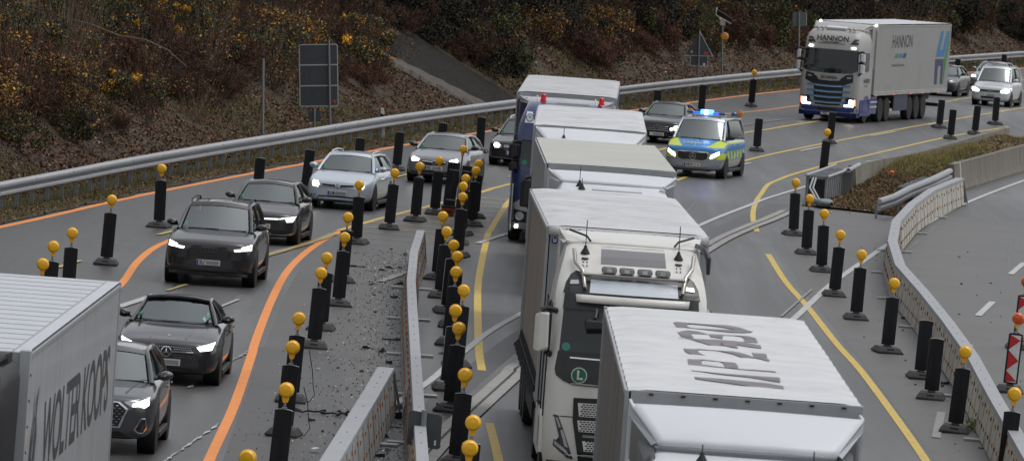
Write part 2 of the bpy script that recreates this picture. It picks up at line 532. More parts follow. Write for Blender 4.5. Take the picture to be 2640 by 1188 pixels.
# darker and lighter repair patches of asphalt
M_PA = mat('dark asphalt', (0.034, 0.034, 0.035), .5, noise=[(14, .7, (.055, .055, .055)), (.4, .5, (.042, .042, .043))], bump=(20, .25, .01))
M_PB = mat('pale asphalt', (0.105, 0.103, 0.10), .6, noise=[(14, .6, (.135, .132, .128)), (.4, .5, (.085, .084, .082))], bump=(20, .25, .01))
PZ = [.0012]
M_PC = mat('gritty asphalt', (0.088, 0.086, 0.083), .6, noise=[(14, .6, (.118, .115, .11)), (.4, .5, (.07, .069, .068))], bump=(20, .25, .01))
M_PD = mat('older asphalt', (0.074, 0.073, 0.072), .6, noise=[(14, .6, (.1, .098, .095)), (.4, .5, (.058, .058, .058))], bump=(20, .25, .01))
def patch(pts, m, z=None, name='road_patch'):
    PZ[0] += .0004; z = PZ[0]
    mb = MB(); mb.add([(a, b, z) for a, b in pts], [tuple(range(len(pts)))]); return tag(mb.build(name, m), kind='structure')
patch([(-4.1, 60), (-4.2, 105), (-4.35, 117), (-4.6, 132.5), (-4.75, 146), (-4.8, 156), (-4.5, 165), (-3.9, 169.5), (-2.2, 171), (-2.0, 163), (-1.95, 150), (-1.75, 133), (-1.45, 120), (-1.2, 105), (-.9, 90), (-.9, 60)], M_PC)
patch([(-4.5, 124), (-4.7, 132.5), (-3.05, 131.8), (-2.75, 120), (-2.6, 112), (-3.4, 104), (-4.2, 104)], M_PD)
line([(-2.1, 100), (-1.95, 110), (-1.1, 121), (-0.1, 135), (0.9, 146), (3.4, 168), (5.9, 190), (7.9, 206)], .55, M_PA, z=.0035, name='road_patch')
patch([(8.6, 60), (8.7, 118), (9.2, 140), (9.4, 165), (10.4, 183), (13, 206), (30, 206), (30, 60)], M_PB)
patch([(7.5, 60), (7.45, 120), (7.3, 140), (7.0, 166), (7.4, 192), (9.0, 204), (10.4, 203), (11.2, 196), (9.5, 176), (9.0, 150), (8.5, 118), (8.4, 60)], M_PB)
M_TAR = mat('tar seam', (.022, .022, .023), .4)
for k, (pts, w_) in enumerate([([(-6.9, 100), (-7.2, 130), (-7.0, 160), (-5.6, 190), (-2.6, 220), (2.2, 250)], .05), ([(2.1, 110), (2.6, 140), (3.3, 170), (5.4, 205)], .04), ([(10.6, 110), (11.2, 140), (12.4, 170), (14.6, 200), (18, 225)], .05), ([(4.4, 118), (4.9, 131), (4.7, 138)], .03), ([(-6.4, 117), (-5.6, 119.5), (-5.0, 119.2)], .03), ([(9.6, 150.2), (12.6, 151), (16, 150.6)], .06), ([(9.4, 165), (13, 164.2), (17, 165.4)], .05), ([(2.0, 196), (4.8, 195), (7.2, 196.2)], .05), ([(-9.4, 162), (-8, 160.5), (-6, 161.5)], .03), ([(5.6, 232), (9, 236), (10.8, 234)], .05)]):
    line(pts, w_, M_TAR, z=.0031 + .0001 * k, jag=.012, name='road_seam', step=.8)
# slot drain along the old central reserve
M_DRAIN = mat('drain concrete', lin(142, 141, 136), .6, noise=[(2.5, .6, lin(112, 110, 106)), (20, .4, lin(160, 158, 152))], bump=(20, .2, .01))
M_BLK = mat('dark slot', (0.006, 0.006, 0.006), .9)
DR = [(-1.75, 98), (-1.06, 112.0), (-0.43, 121.1), (0.20, 129.8), (0.47, 133.4), (2.6, 153.5), (5.21, 180.0), (6.5, 190.6), (7.23, 195.8), (8.02, 201.9)]
line(DR, .46, M_DRAIN, z=.034, name='drain_channel')
dp = catmull([(a, b, 0) for a, b in DR], .21)
mb = MB()
for a, b in zip(dp[:-1], dp[1:]):
    t = (b - a); n = Vector((t.y, -t.x, 0)).normalized()
    q = [a - n * .028, a + n * .028, a + n * .028 + t * .62, a - n * .028 + t * .62]
    mb.add([(p.x, p.y, .037) for p in q], [(0, 1, 2, 3)])
tag(mb.build('drain_slots', M_BLK), kind='structure')

# guardrail: one thing, one rail and its posts
M_ZINC = mat('zinc', lin(158, 161, 164), .5, metal=.1, noise=[(1.5, .5, lin(140, 143, 146), (1, .2, 1)), (14, .3, lin(170, 172, 174))])
M_ZINC2 = mat('dull zinc', lin(140, 144, 148), .6, metal=.1, noise=[(6, .6, lin(112, 116, 120))])
gr = thing('guardrail', 'long galvanised double wave crash barrier along the foot of the wooded slope', 'guardrail', (0, 0, 0))
wp = [(-.06, .80), (-.01, .80), (.10, .755), (.10, .695), (-.05, .672), (-.05, .60), (.13, .555), (.13, .50), (.07, .465), (-.03, .46), (-.03, .5), (.02, .53), (-.08, .59), (-.08, .67), (.02, .7), (-.06, .76)]
path = [p + Vector((rail_dir(p.y).y, -rail_dir(p.y).x, 0)) * .12 for p in RAILC if 120 < p.y < 470]
mb = MB(); mb.sweep(wp, path)
mb.cm = 1
js = mb
for i in range(0, len(path) - 1, 2):
    d = (path[i + 1] - path[i]).normalized(); n = Vector((d.y, -d.x, 0))
    for z in (.725, .53):
        js.obox(path[i] + n * .103 + Vector((0, 0, z)), d * .02, n * .004, Vector((0, 0, .045)))
mb.build('rail', [M_ZINC, M_ZINC2], gr, smooth=30)
pm = MB(); pm.box(-.05, .05, -.03, .03, -.1, .66)
post_me = None
yy = 164.0; k = 0
while yy < 405 and k < 99:
    if post_me is None:
        o = pm.build('post', M_ZINC2, gr, bevel=.005); post_me = o.data
    else:
        o = bpy.data.objects.new('post', post_me); COL.objects.link(o); o.parent = gr
    o.location = (rail_x(yy), yy, .05)
    d = rail_dir(yy); o.rotation_euler = (0, 0, -math.atan2(d.x, d.y))
    yy += 2.0 * d.y if yy < 300 else 4.0; k += 1
# ------------------------------------------------------------------ lane beacons
M_BLACKP = mat('black plastic', lin(21, 22, 26), .6, spec=.3, noise=[(5, .5, lin(27, 28, 32))], dirt=(4.5, lin(64, 61, 57), .55, (1, 1, .35)))
M_REFL = mat('pale panel edge', lin(190, 190, 186), .4)
M_RUB = mat('recycled rubber', lin(60, 60, 61), .85, noise=[(6, .7, lin(76, 75, 74)), (40, .5, lin(46, 46, 47))], bump=(30, .4, .01))
M_LENS = mat('amber lens', (.93, .50, .012), .35, coat=.2, noise=[(3, .3, (.85, .42, .01))])
M_LENSR = mat('orange lens', lin(205, 78, 22), .22, coat=.4)
M_AMB = mat('amber housing', lin(236, 172, 30), .45)
M_STEEL = mat('steel tube', lin(150, 150, 150), .35, metal=.7)
M_SLOT = mat('slot shadow black', lin(16, 16, 17), .8)
M_WHITEP = mat('reflective white', lin(205, 205, 205), .4, dirt=(5, lin(150, 148, 142), .5))
M_REDP = mat('reflective red', lin(178, 30, 36), .4)

def base_mesh():
    b = MB()
    lo = [(-.25, -.40), (.25, -.40), (.25, .40), (-.25, .40)]
    b.hexa([(-.27, -.42, 0), (.27, -.42, 0), (.27, .42, 0), (-.27, .42, 0), (-.27, -.42, .04), (.27, -.42, .04), (.27, .42, .04), (-.27, .42, .04)])
    b.hexa([(-.26, -.41, .04), (.26, -.41, .04), (.26, .41, .04), (-.26, .41, .04), (-.20, -.33, .12), (.20, -.33, .12), (.20, .33, .12), (-.20, .33, .12)])
    b.box(-.07, .07, -.09, .09, .12, .15)
    b.cm = 1
    b.obox((0, -.372, .082), (.075, 0, 0), (0, .008, .014), (0, -.002, .012))
    return b
def lamp_parts(par, z, lens, house=M_AMB):
    b = MB(); b.lathe([(.012, -.1), (.085, -.086), (.106, -.062), (.112, -.05), (.112, .05), (.085, .062), (.012, .066)], 'y', (0, 0, z + .294), 28)
    b.build('lamp_lens', lens, par, smooth=35)
    b = MB(); b.lathe([(.106, -.012), (.118, -.006), (.118, .03), (.106, .036)], 'y', (0, -.03, z + .294), 28)
    b.hexa([(-.036, -.04, z + .11), (.036, -.04, z + .11), (.036, .04, z + .11), (-.036, .04, z + .11), (-.055, -.045, z + .205), (.055, -.045, z + .205), (.055, .04, z + .205), (-.055, .04, z + .205)])
    b.box(-.025, .025, -.045, .03, z + .10, z + .13)
    b.build('lamp_housing', house, par, smooth=30)
    b = MB(); b.tube([(0, 0, z - .04), (0, 0, z + .13)], .02, 10); b.box(-.035, .035, -.03, .03, z - .005, z + .03)
    b.build('lamp_post', M_STEEL, par, smooth=30)
def panel_mesh(front=False):
    b = MB()
    k = 8
    top = [(-.138 + .276 * i / k, 1.153 - .018 * (2 * i / k - 1) ** 2) for i in range(k + 1)]
    bot = [(.138 - .276 * i / k, .153 + .014 * (2 * i / k - 1) ** 2) for i in range(k + 1)]
    b.prism(top + bot, 'y', -.032, .032)
    b.box(-.006, .006, -.036, -.03, .2, 1.11)
    b.cm = 1
    b.box(-.1395, -.135, -.02, .033, .19, 1.12)
    b.prism([(q[0] * .98, q[1] + .004) for q in top] + [(q[0] * .98, q[1] - .001) for q in top[::-1]], 'y', .0, .033)
    return b
def make_beacon(lamp):
    t = thing('lane_beacon', 'x', 'lane beacon')
    base_mesh().build('rubber_base', [M_RUB, M_SLOT], t, bevel=.012)
    b = MB(); b.box(-.03, .03, -.025, .025, .13, .19); b.obox((0, 0, .165), (.045, 0, .02), (0, .03, 0), (-.012, 0, .03))
    b.build('foot_joint', M_BLACKP, t)
    panel_mesh().build('panel', [M_BLACKP, M_REFL], t, bevel=.006)
    if lamp: lamp_parts(t, 1.153, M_LENS)
    return t
PROTO_L, PROTO_N = make_beacon(True), make_beacon(False)
_used = {True: False, False: False}
def beacon(x, y, label, lamp=True, lean=0.0, yaw=None, group='black backed lane beacons'):
    p = PROTO_L if lamp else PROTO_N
    yaw = RND.uniform(-.16, .16) if yaw is None else yaw
    fl = RND.uniform(-.01, .02)
    if not _used[lamp]:
        _used[lamp] = True
        p.location = (x, y, .008); p.rotation_euler = (fl, math.radians(lean), yaw)
        p['label'] = label; p['group'] = group; return p
    return dup(p, (x, y, .008), yaw, label, group, tilt=(fl, math.radians(lean)))
LA = 'amber lamp beacon '
NA = 'lampless black beacon '
for x, y, le, lb in [(-8.72, 170.6, -1, 'alone on the grey lane below the barrier, by the orange edge line'),
    (-9.02, 154.4, 1.5, 'on the left lane, whole base in view, beside the curved orange line'),
    (-8.95, 140.6, .5, 'behind the silver trailer roof, tallest of the three there'),
    (-9.0, 135.6, 1, 'behind the silver trailer roof, middle of the three there'),
    (-8.8, 129.9, 1, 'whose lens alone peeps over the silver trailer roof edge')]:
    beacon(x, y, LA + lb, True, le)
for x, y, le, lb in [(-6.95, 186.6, 1.5, 'just behind the roof of the dark grey hatchback'),
    (-5.88, 193.9, 3.3, 'beside the mirror of the pale blue estate car'),
    (-4.69, 204.3, 1, 'just behind the roof of the pale blue estate car'),
    (-3.65, 210.5, 1.5, 'whole in view between pale blue estate and grey hatchback'),
    (-2.45, 220.3, 1, 'just behind the roof of the two tone grey hatchback'),
    (-1.25, 227.5, -.5, 'leading the dark estate car beside the blue truck')]:
    beacon(x, y, NA + lb, False, le)
# row along the inner orange line
for x, y, le, lb in [(-2.12, 186.2, 1.4, 'between the wide board and the next beacon on the yellow hatching'),
    (-2.57, 181.9, 1.3, 'on the hatching, below the number plate of the grey hatchback'),
    (-3.16, 177.2, 2.1, 'on the hatching beside the rear wheel of the pale blue estate'),
    (-3.80, 169.5, -.5, 'hiding one headlamp of the pale blue estate'),
    (-3.71, 154.2, 1.2, 'farthest of the row along the inner orange line, half hidden'),
    (-3.57, 146.1, 1.8, 'at the bend of the inner orange line, base in view'),
    (-3.69, 138.4, 1.0, 'half hidden behind a nearer one by the inner orange line'),
    (-3.67, 133.3, 1.9, 'standing whole beside the inner orange line where debris begins'),
    (-3.64, 120.0, 2.0, 'rearmost of three overlapping near the bottom, beside the inner orange line'),
    (-3.50, 113.0, 2.0, 'middle of three overlapping near the bottom, beside the inner orange line'),
    (-3.29, 104.1, 2.6, 'front of three overlapping near the bottom, beside the inner orange line'),
    (-3.33, 92.1, 1.0, 'cut by the bottom edge, only its lens showing by the orange line')]:
    beacon(x, y, LA + lb, True, le)
# row between the steel barrier and the yellow line
for x, y, le, lb in [(-1.05, 185.9, 1.0, 'farthest of the row right of the tall board'),
    (-1.08, 181.7, .8, 'second of the row right of the tall board, base on the hatching'),
    (-1.30, 176.8, 1.2, 'third of the row on the hatching, mostly hidden by the next two'),
    (-1.32, 172.6, 1.0, 'fourth of the row on the hatching, close behind the fifth'),
    (-1.28, 167.1, 1.5, 'fifth of the row, in front of the hatching lines'),
    (-1.63, 157.6, 1.5, 'close to the far end of the steel barrier'),
    (-1.47, 151.2, 1.8, 'second along the far steel barrier end'),
    (-1.26, 146.2, 1.8, 'third along the steel barrier, between it and the yellow line'),
    (-1.12, 142.1, 1.6, 'fourth along the steel barrier, between it and the yellow line'),
    (-1.09, 136.8, 1.8, 'fifth along the steel barrier, between it and the yellow line'),
    (-0.87, 131.1, 1.4, 'sixth along the steel barrier, set a little to the right'),
    (-0.97, 125.1, 2.0, 'seventh along the steel barrier, level with the white line'),
    (-0.85, 120.4, 2.0, 'eighth along the steel barrier, its whole base in the debris'),
    (-0.62, 109.7, 1.8, 'ninth along the steel barrier, beside the slotted drain'),
    (-0.40, 100.5, 1.5, 'last but one before the bottom edge by the slotted drain'),
    (-0.41, 96.1, 1.5, 'nearest of all by the drain, cut by the bottom edge')]:
    beacon(x, y, LA + lb, True, le)
# right hand row
for x, y, le, lb in [(7.68, 188.6, -1.5, 'farthest of the right hand row, near the crushed barrier end'),
    (7.68, 179.5, -.6, 'second of the right hand row from the crushed barrier end'),
    (7.76, 171.9, -1.2, 'third of the right hand row from the crushed barrier end'),
    (7.66, 162.1, 2, 'fourth of the right hand row, base on the white line'),
    (7.80, 154.0, 1.1, 'fifth of the right hand row, just right of the white line'),
    (7.98, 143.7, 1.7, 'sixth of the right hand row, against the curved barrier'),
    (8.19, 123.8, 3.6, 'leaning near the worn white dash, weeds behind its base'),
    (8.44, 114.2, 2.5, 'nearest of the right hand row, cut by the bottom edge')]:
    beacon(x, y, LA + lb, True, le)
beacon(8.30, 136.8, NA + 'behind its twin on the right, by the curved barrier', False, 1.5)
beacon(8.20, 131.5, NA + 'in front of its twin on the right, by the curved barrier', False, 2)
# far ones
beacon(9.72, 292.4, LA + 'far off between two orange lines, near the white truck', True, 1.6)
beacon(8.46, 245.1, NA + 'alone on the lane right of the police van', False, .6)
beacon(5.25, 268.7, NA + 'dimly seen at the barrier behind the black saloon', False, 1)
beacon(7.30, 279.9, NA + 'above the flashing blue light, far behind the police van', False, 1)
beacon(10.12, 228.3, LA + 'standing in front of the crushed barrier end', True, 2.2)
beacon(11.58, 257.5, NA + 'in front of the bumper of the lettered white truck', False, 2.5)
beacon(17.13, 282.5, NA + 'in front of the trailer wheels of the lettered truck', False, 1.5)
beacon(16.9, 271.0, NA + 'standing low at the kerb of the grassy reserve', False, 2)
beacon(18.3, 278.0, NA + 'at the kerb of the reserve, second before the silver van', False, 2.5)
beacon(20.03, 291.7, NA + 'in front of the headlamp of the silver van, base in view', False, .3)
beacon(22.15, 353.7, NA + 'at the barrier behind the far end of the lettered trailer', False, .5)
beacon(25.72, 371.4, NA + 'far up at the barrier above the silver van', False, .5)

# red and white beacons that face the camera
def rw(x, y, label):
    t = thing('striped_beacon', label, 'lane beacon', (x, y, .008), RND.uniform(-.1, .1), 'red and white striped lane beacons', (0, math.radians(2.5)))
    base_mesh().build('rubber_base', [M_RUB, M_SLOT], t, bevel=.012)
    b = MB(); b.box(-.03, .03, -.025, .025, .13, .19); b.build('foot_joint', M_BLACKP, t)
    panel_mesh().build('panel', [M_BLACKP, M_BLACKP], t, bevel=.006)
    b = MB(); b.prism([(-.105, .19), (.105, .19), (.105, 1.115), (-.105, 1.115)], 'y', -.040, -.037)
    f = b.build('striped_face', M_WHITEP, t)
    b = MB()
    for z in (1.02, .62, .22):   # arrow shaped stripes
        pts = [(-.105, z + .20), (.105, z + .02), (.105, z + .02 - .19), (-.105, z - .0)]
        pts = [(-.105, z + .19), (.105, z), (-.105, z - .19)]
        poly = [(p[0], min(1.115, max(.19, p[1]))) for p in pts]
        b.prism(poly, 'y', -.044, -.041)
    b.build('red_stripe', M_REDP, f)
    lamp_parts(t, 1.153, M_LENSR)
    return t
rw(9.93, 134.8, 'red and white striped beacon with orange lamp, nearer of the two beyond the barrier')
rw(11.02, 147.9, 'red and white striped beacon with orange lamp, farther one cut by the right edge')

# tall twin board with its lamp, seen from behind, and the battery box
M_SIGNB = mat('grey sign back', lin(64, 69, 73), .65, noise=[(3, .4, lin(56, 60, 64))], dirt=(5, lin(80, 82, 82), .3))
M_GALV = mat('galvanised tube', lin(128, 130, 132), .45, metal=.4)
t = thing('arrow_board', 'tall dark board in two halves on a steel post with amber lamp, by orange box', 'sign', (-1.55, 184.2, 0), .1, None, (0, math.radians(3.0)))
b = MB(); b.box(-.36, -.035, -.02, .02, .35, 1.52); b.build('board_half', M_BLACKP, t, bevel=.01)
b = MB(); b.box(.035, .31, -.02, .02, .32, 1.46); b.build('board_half', M_BLACKP, t, bevel=.01)
b = MB(); b.tube([(0, -.03, 0), (0, -.03, 1.72)], .022, 10); b.box(-.3, .28, -.022, .0, 1.3, 1.33); b.box(-.3, .28, -.022, .0, .5, .53); b.build('post', M_GALV, t, smooth=30)
b = MB(); b.lathe([(.012, -.1), (.075, -.086), (.1, -.05), (.1, .05), (.075, .062), (.012, .066)], 'y', (0, -.03, 1.9), 28); b.build('lamp_lens', M_LENS, t, smooth=35)
b = MB(); b.box(-.042, .042, -.06, .02, 1.71, 1.81); b.build('lamp_housing', M_AMB, t)
t = thing('battery_box', 'orange red battery box with black lid at the foot of the tall board', 'battery box', (-1.75, 185.9, .006))
b = MB(); b.hexa([(-.16, -.2, 0), (.16, -.2, 0), (.16, .2, 0), (-.16, .2, 0), (-.19, -.22, .22), (.19, -.22, .22), (.19, .22, .22), (-.19, .22, .22)])
b.build('case', mat('box red', lin(150, 62, 36), .5, dirt=(6, lin(70, 45, 38), .6)), t, bevel=.015)
b = MB(); b.box(-.2, .2, -.23, .23, .22, .27); b.box(-.12, .12, -.15, .15, .27, .31); b.box(-.1, .1, -.235, -.2, .1, .14); b.build('lid', M_BLACKP, t, bevel=.012)

# ------------------------------------------------------------------ steel safety barriers
M_BARS = mat('barrier steel', lin(160, 161, 162), .55,  noise=[(1.2, .5, lin(132, 130, 126)), (14, .3, lin(160, 160, 158))], dirt=(2.2, lin(104, 98, 90), .6))
M_BARW = mat('barrier beige', lin(184, 180, 170), .6, noise=[(1.5, .5, lin(168, 163, 152), (1, 1, .3))], dirt=(2.5, lin(128, 118, 106), .6))
M_BCAP = mat('barrier cap', lin(152, 154, 158), .55, noise=[(1.3, .4, lin(138, 140, 144))])
M_RFO = mat('orange reflector', lin(186, 112, 36), .4, noise=[(8, .6, lin(140, 84, 36))])
M_HOLE = mat('bolt hole', lin(24, 24, 25), .8)
def barrier(name, label, pts, side, wt=.09, wb=.2, h=.85, end_cap=True, holes=False):
    root = thing(name, label, 'barrier', (pts[0][0], pts[0][1], 0))
    o0 = Vector((pts[0][0], pts[0][1], 0))
    P = [Vector((a, b, 0)) - o0 for a, b in pts]
    nrm = []
    for i in range(len(P)):
        t = (P[min(i + 1, len(P) - 1)] - P[max(i - 1, 0)]).normalized(); nrm.append(Vector((t.y, -t.x, 0)))
    for i in range(len(P) - 1):
        a, b, na, nb = P[i], P[i + 1], nrm[i], nrm[i + 1]
        d = (b - a).normalized(); a2, b2 = a + d * .006, b - d * .006
        U = lambda p, n, s, z: tuple(p + n * s + Vector((0, 0, z)))
        mb = MB()
        mb.hexa([U(a2, na, -wb, .03), U(a2, na, wb, .03), U(b2, nb, wb, .03), U(b2, nb, -wb, .03), U(a2, na, -wt, h - .07), U(a2, na, wt, h - .07), U(b2, nb, wt, h - .07), U(b2, nb, -wt, h - .07)])
        # ribs and reflectors
        L = (b - a).length; k = int(L / .8)
        for j in range(k):
            f = (j + .5) / k
            p = a.lerp(b, f); n = na.lerp(nb, f).normalized()
            for sg in (-1, 1):
                for z in (.64 - .05 * (j % 2), .27):
                    s = wb + (wt - wb) * (z - .03) / (h - .1)
                    mb.cm = 2 if holes and j % 3 == 0 else 1
                    mb.obox(p + n * sg * (s + .008) + Vector((0, 0, z)), d * .022, n * .010, Vector((0, 0, .036)))
                mb.cm = 0
                if j % 2 == 0:
                    s = (wb + wt) / 2
                    mb.obox(p + d * .2 + n * sg * (s + .002) + Vector((0, 0, .4)), d * .008, n * .012 , Vector((-n.x * sg * .045, -n.y * sg * .045, .36)))
        mb.build('barrier_segment', [side, M_RFO, M_HOLE], root)
        mb = MB()
        mb.hexa([U(a2, na, -wt - .02, h - .07), U(a2, na, wt + .02, h - .07), U(b2, nb, wt + .02, h - .07), U(b2, nb, -wt - .02, h - .07), U(a2, na, -wt - .012, h), U(a2, na, wt + .012, h), U(b2, nb, wt + .012, h), U(b2, nb, -wt - .012, h)])
        mb.cm = 1
        for f in (.25, .4, .62, .8):
            mb.obox(a.lerp(b, f) + Vector((0, 0, h + .001)), d * .05, na * .012, Vector((0, 0, .002)))
        mb.build('cap_rail', [M_BCAP, M_HOLE], root, bevel=.008)
        mb = MB(); mb.obox(a + d * .3 + Vector((0, 0, .025)), na * (wb + .28), d * .16, Vector((0, 0, .018)))
        mb.build('foot_plate', M_BARS, root)
    if end_cap:
        a, n = P[-1], nrm[-1]; d = (P[-1] - P[-2]).normalized(); e = a + d * .75
        mb = MB()
        for s in (-wt, wt):
            mb.tube([tuple(a + n * s + Vector((0, 0, h - .04))), tuple(e + n * s * 2 + Vector((0, 0, .06)))], .025, 6)
        mb.add([tuple(a - n * wt + Vector((0, 0, h - .06))), tuple(a + n * wt + Vector((0, 0, h - .06))), tuple(e + n * wb + Vector((0, 0, .05))), tuple(e - n * wb + Vector((0, 0, .05)))], [(0, 1, 2, 3)])
        mb.build('sloped_end', M_BARS, root)
    return root
barrier('steel_barrier', 'long narrow steel barrier snaking up the middle of the debris strewn lane', [(-.88, 90), (-1.06, 100.4), (-1.34, 112.7), (-1.57, 122.9), (-1.79, 132.7), (-2.01, 142.9), (-2.14, 153.1), (-2.14, 162.2)], M_BARS, wt=.08, wb=.17)
barrier('steel_barrier', 'curving beige steel barrier with two rows of reflectors on the right', [(7.9, 90), (8.27, 101.5), (8.50, 111.7), (8.72, 121.8), (8.98, 132.1), (9.10, 142.1), (9.16, 152.1), (9.16, 162.1), (9.53, 172.8), (10.18, 183.5), (11.17, 194.1), (12.32, 204.4), (13.74, 214.0)], M_BARW, wt=.11, wb=.19, holes=True)
barrier('steel_barrier', 'short steel barrier with a sloping end, cut by the bottom edge', [(-2.75, 88), (-2.39, 99.4), (-2.11, 112.1), (-1.99, 118.2)], M_BARS, wt=.13, wb=.22)
t = thing('sign_plate', 'small dark sign back with rounded corners strapped over the narrow steel barrier', 'sign', (-1.12, 106.6, 0))
b = MB(); b.prism([(-.27, .55), (.21, .5), (.25, .53), (.25, 1.0), (.21, 1.04), (-.23, 1.08), (-.27, 1.05)], 'y', -.012, .012); b.build('plate', M_SIGNB, t, bevel=.004)
b = MB(); b.tube([(-.03, -.045, .45), (-.03, -.045, 1.1)], .045, 12); b.build('post', M_GALV, t, smooth=30)
b = MB(); b.box(.15, .18, -.016, -.013, .56, .64); b.build('sticker', M_WHITEP, t)

# ------------------------------------------------------------------ concrete walls, reserve, crash cushion
M_CONC = mat('concrete', lin(120, 114, 104), .85, noise=[(1.0, .7, lin(96, 92, 84), (1, 1, .25)), (12, .4, lin(134, 130, 120))], dirt=(1.8, lin(78, 82, 60), .6), bump=(14, .3, .01))
M_CONCB = mat('stained concrete', lin(112, 106, 96), .85, noise=[(1.3, .8, lin(84, 78, 70), (2, 2, .15)), (12, .4, lin(126, 120, 112))], bump=(14, .3, .01))
M_STRAP = mat('pale strap', lin(176, 178, 180), .5)
def wall(name, label, pts, h, m, wt=.10, wb=.28, strap=None):
    o0 = Vector((pts[0][0], pts[0][1], 0))
    root = thing(name, label, 'concrete wall', o0)
    path = [p - o0 for p in catmull([(a, b, 0) for a, b in pts], 1.5)]
    sec = [(-wb, 0), (-wb, .07), (-wb * .62, .28), (-wt, h), (wt, h), (wb * .62, .28), (wb, .07), (wb, 0)]
    mb = MB(); mb.sweep(sec, path); mb.build('wall_body', m, root, smooth=25)
    mb = MB()
    for i in range(4, len(path) - 1, 4):
        d = (path[i + 1] - path[i]).normalized(); n = Vector((d.y, -d.x, 0))
        mb.sweep([(-wb - .002, 0), (-wb * .62 - .003, .28), (-wt - .003, h + .002), (wt + .003, h + .002), (wb * .62 + .003, .28), (wb + .002, 0)], [path[i], path[i] + d * .02])
    mb.build('joint', mat('dark joint', lin(70, 66, 60), .9), root)  # darker strip at each wall joint
    if strap is not None:
        d = (path[1] - path[0]).normalized(); q = d * strap
        mb = MB(); mb.sweep([(-wb - .005, 0), (-wb * .62 - .006, .28), (-wt - .006, h + .005), (wt + .006, h + .005), (wb * .62 + .006, .28), (wb + .005, 0)], [q, q + d * .3])
        mb.build('end_strap', M_STRAP, root)
    return root
wall('concrete_barrier', 'mossy concrete barrier wall on the lane side of the grassy reserve', [(10.55, 217.6), (11.56, 223.3), (13.43, 232.7), (16.34, 250.4), (18.6, 264)], .85, M_CONC, strap=4.2)
wall('concrete_barrier', 'tall stained concrete barrier wall on the right side of the grassy reserve', [(14.0, 223.0), (15.30, 230.3), (18.15, 246.4), (21.5, 264), (27, 292)], .9, M_CONCB, strap=1.5)
# raised soil of the reserve
M_MEAD = mat('reserve soil', lin(96, 82, 60), .95, noise=[(.8, .9, lin(100, 94, 54)), (4, .6, lin(72, 58, 44)), (24, .5, lin(122, 108, 86))], bump=(10, .8, .06))
ra = catmull([(8.55, 206.2, 0), (9.3, 212, 0), (11.0, 219, 0), (11.95, 223.5, 0), (13.8, 232.7, 0), (16.7, 250.4, 0), (19, 264, 0), (23, 285, 0), (29, 312, 0)], 1.2)
rb = catmull([(11.35, 203.8, 0), (12.3, 209, 0), (13.4, 217, 0), (13.8, 222.5, 0), (15.0, 230.3, 0), (17.85, 246.4, 0), (21.2, 264, 0), (26.7, 292, 0), (31, 312, 0)], 1.2)
def resv(u, v):
    def at_(l):
        f_ = v * (len(l) - 1); i_ = min(len(l) - 2, int(f_)); return l[i_].lerp(l[i_ + 1], f_ - i_)
    a = at_(ra); b = at_(rb)
    p = a.lerp(b, u); y = p.y
    hgt = min(.80, max(.03, .03 + (y - 215.5) * .085))
    if y > 255: hgt = max(.36, .80 - (y - 255) * .04)
    e = min(u, 1 - u) * 4
    z = hgt * (min(1, e) * .15 + .88) + .05 * math.sin(y * .45 + u * 5) * min(1, e) + .04 * math.sin(u * 9 + y * .3) * min(1, e)
    if y < 215.5: z = .02 + .05 * min(1, e) + .015 * math.sin(y * .9 + u * 4) * min(1, e)
    return (p.x, p.y, max(z, .012))
mb = MB(); mb.grid(resv, 14, 90)
tag(mb.build('reserve_ground', M_MEAD, smooth=80), kind='structure')
mb = MB(); mb.sweep([(-.12, 0), (-.12, .3), (.12, .34), (.12, 0)], catmull([(18.6, 264.3, 0), (21.4, 280, 0), (25, 297, 0), (29.5, 316, 0)], 2))
tag(mb.build('kerb', M_CONC), kind='structure')
# crash cushion at the nose of the left wall
t = thing('crash_cushion', 'crushed slatted steel crash cushion at the nose of the mossy concrete wall', 'crash cushion', (9.35, 210.6, 0), -math.atan2(1.15, 7.5))
for k in range(13):
    y = -1.6 + k * .62
    for q in ((-.30 + .01 * k, .012, .02, .05, .38), (.30 - .01 * k, .03, .012, .045, .36)):
        b = MB(); b.obox((q[0], y, .42), (q[1], 0, 0), (q[2], q[3], 0), (0, 0, q[4])); b.build('side_slat', M_ZINC2, t)
for k in range(9):
    y = -1.6 + k * .78
    b = MB(); b.obox((0, y, .80), (.34, .02 * (k % 3 - 1), 0), (0, .09, 0), (0, 0, .02)); b.build('cross_plate', M_ZINC2, t)
    b = MB(); b.obox((0, y + .39, .76), (.30, 0, 0), (0, .05, 0), (0, 0, .012)); b.build('cross_plate', M_ZINC2, t)
b = MB()
for s in (-1, 1): b.tube([(s * .33, -1.7, .80), (s * .33, 1.8, .82), (s * .30, 6.2, .86)], .045, 8)
b.tube([(.33, 3.4, .84), (.42, 3.3, .84), (.42, 6.4, .92)], .07, 8)
b.build('top_rail', M_ZINC, t, smooth=40)
b = MB(); b.box(-.26, .26, -1.4, 5.9, .05, .7); b.build('core', mat('cushion core', lin(44, 45, 47), .8), t)
b = MB(); b.tube([(-.1, -1.75, .75), (-.16, -2.0, .45), (.1, -2.25, .1), (.22, -2.3, .05)], .03, 8); b.tube([(-.02, -1.75, .75), (-.06, -2.0, .45), (.2, -2.25, .1)], .03, 8); b.build('loose_strap', M_STRAP, t, smooth=40)
t = thing('sack', 'pale blue grey sack lying below the crushed cushion end', 'sack', (9.2, 205.6, .06), .5)
b = MB(); b.grid(lambda u, v: ((.17 + .05 * math.sin(v * 7)) * math.cos(2 * math.pi * u) * math.sin(math.pi * (.04 + .92 * v)) ** .6, (v - .5) * .95, .12 + (.13 + .03 * math.sin(9 * u + 4 * v)) * math.sin(2 * math.pi * u) * math.sin(math.pi * (.04 + .92 * v)) ** .6), 16, 14)
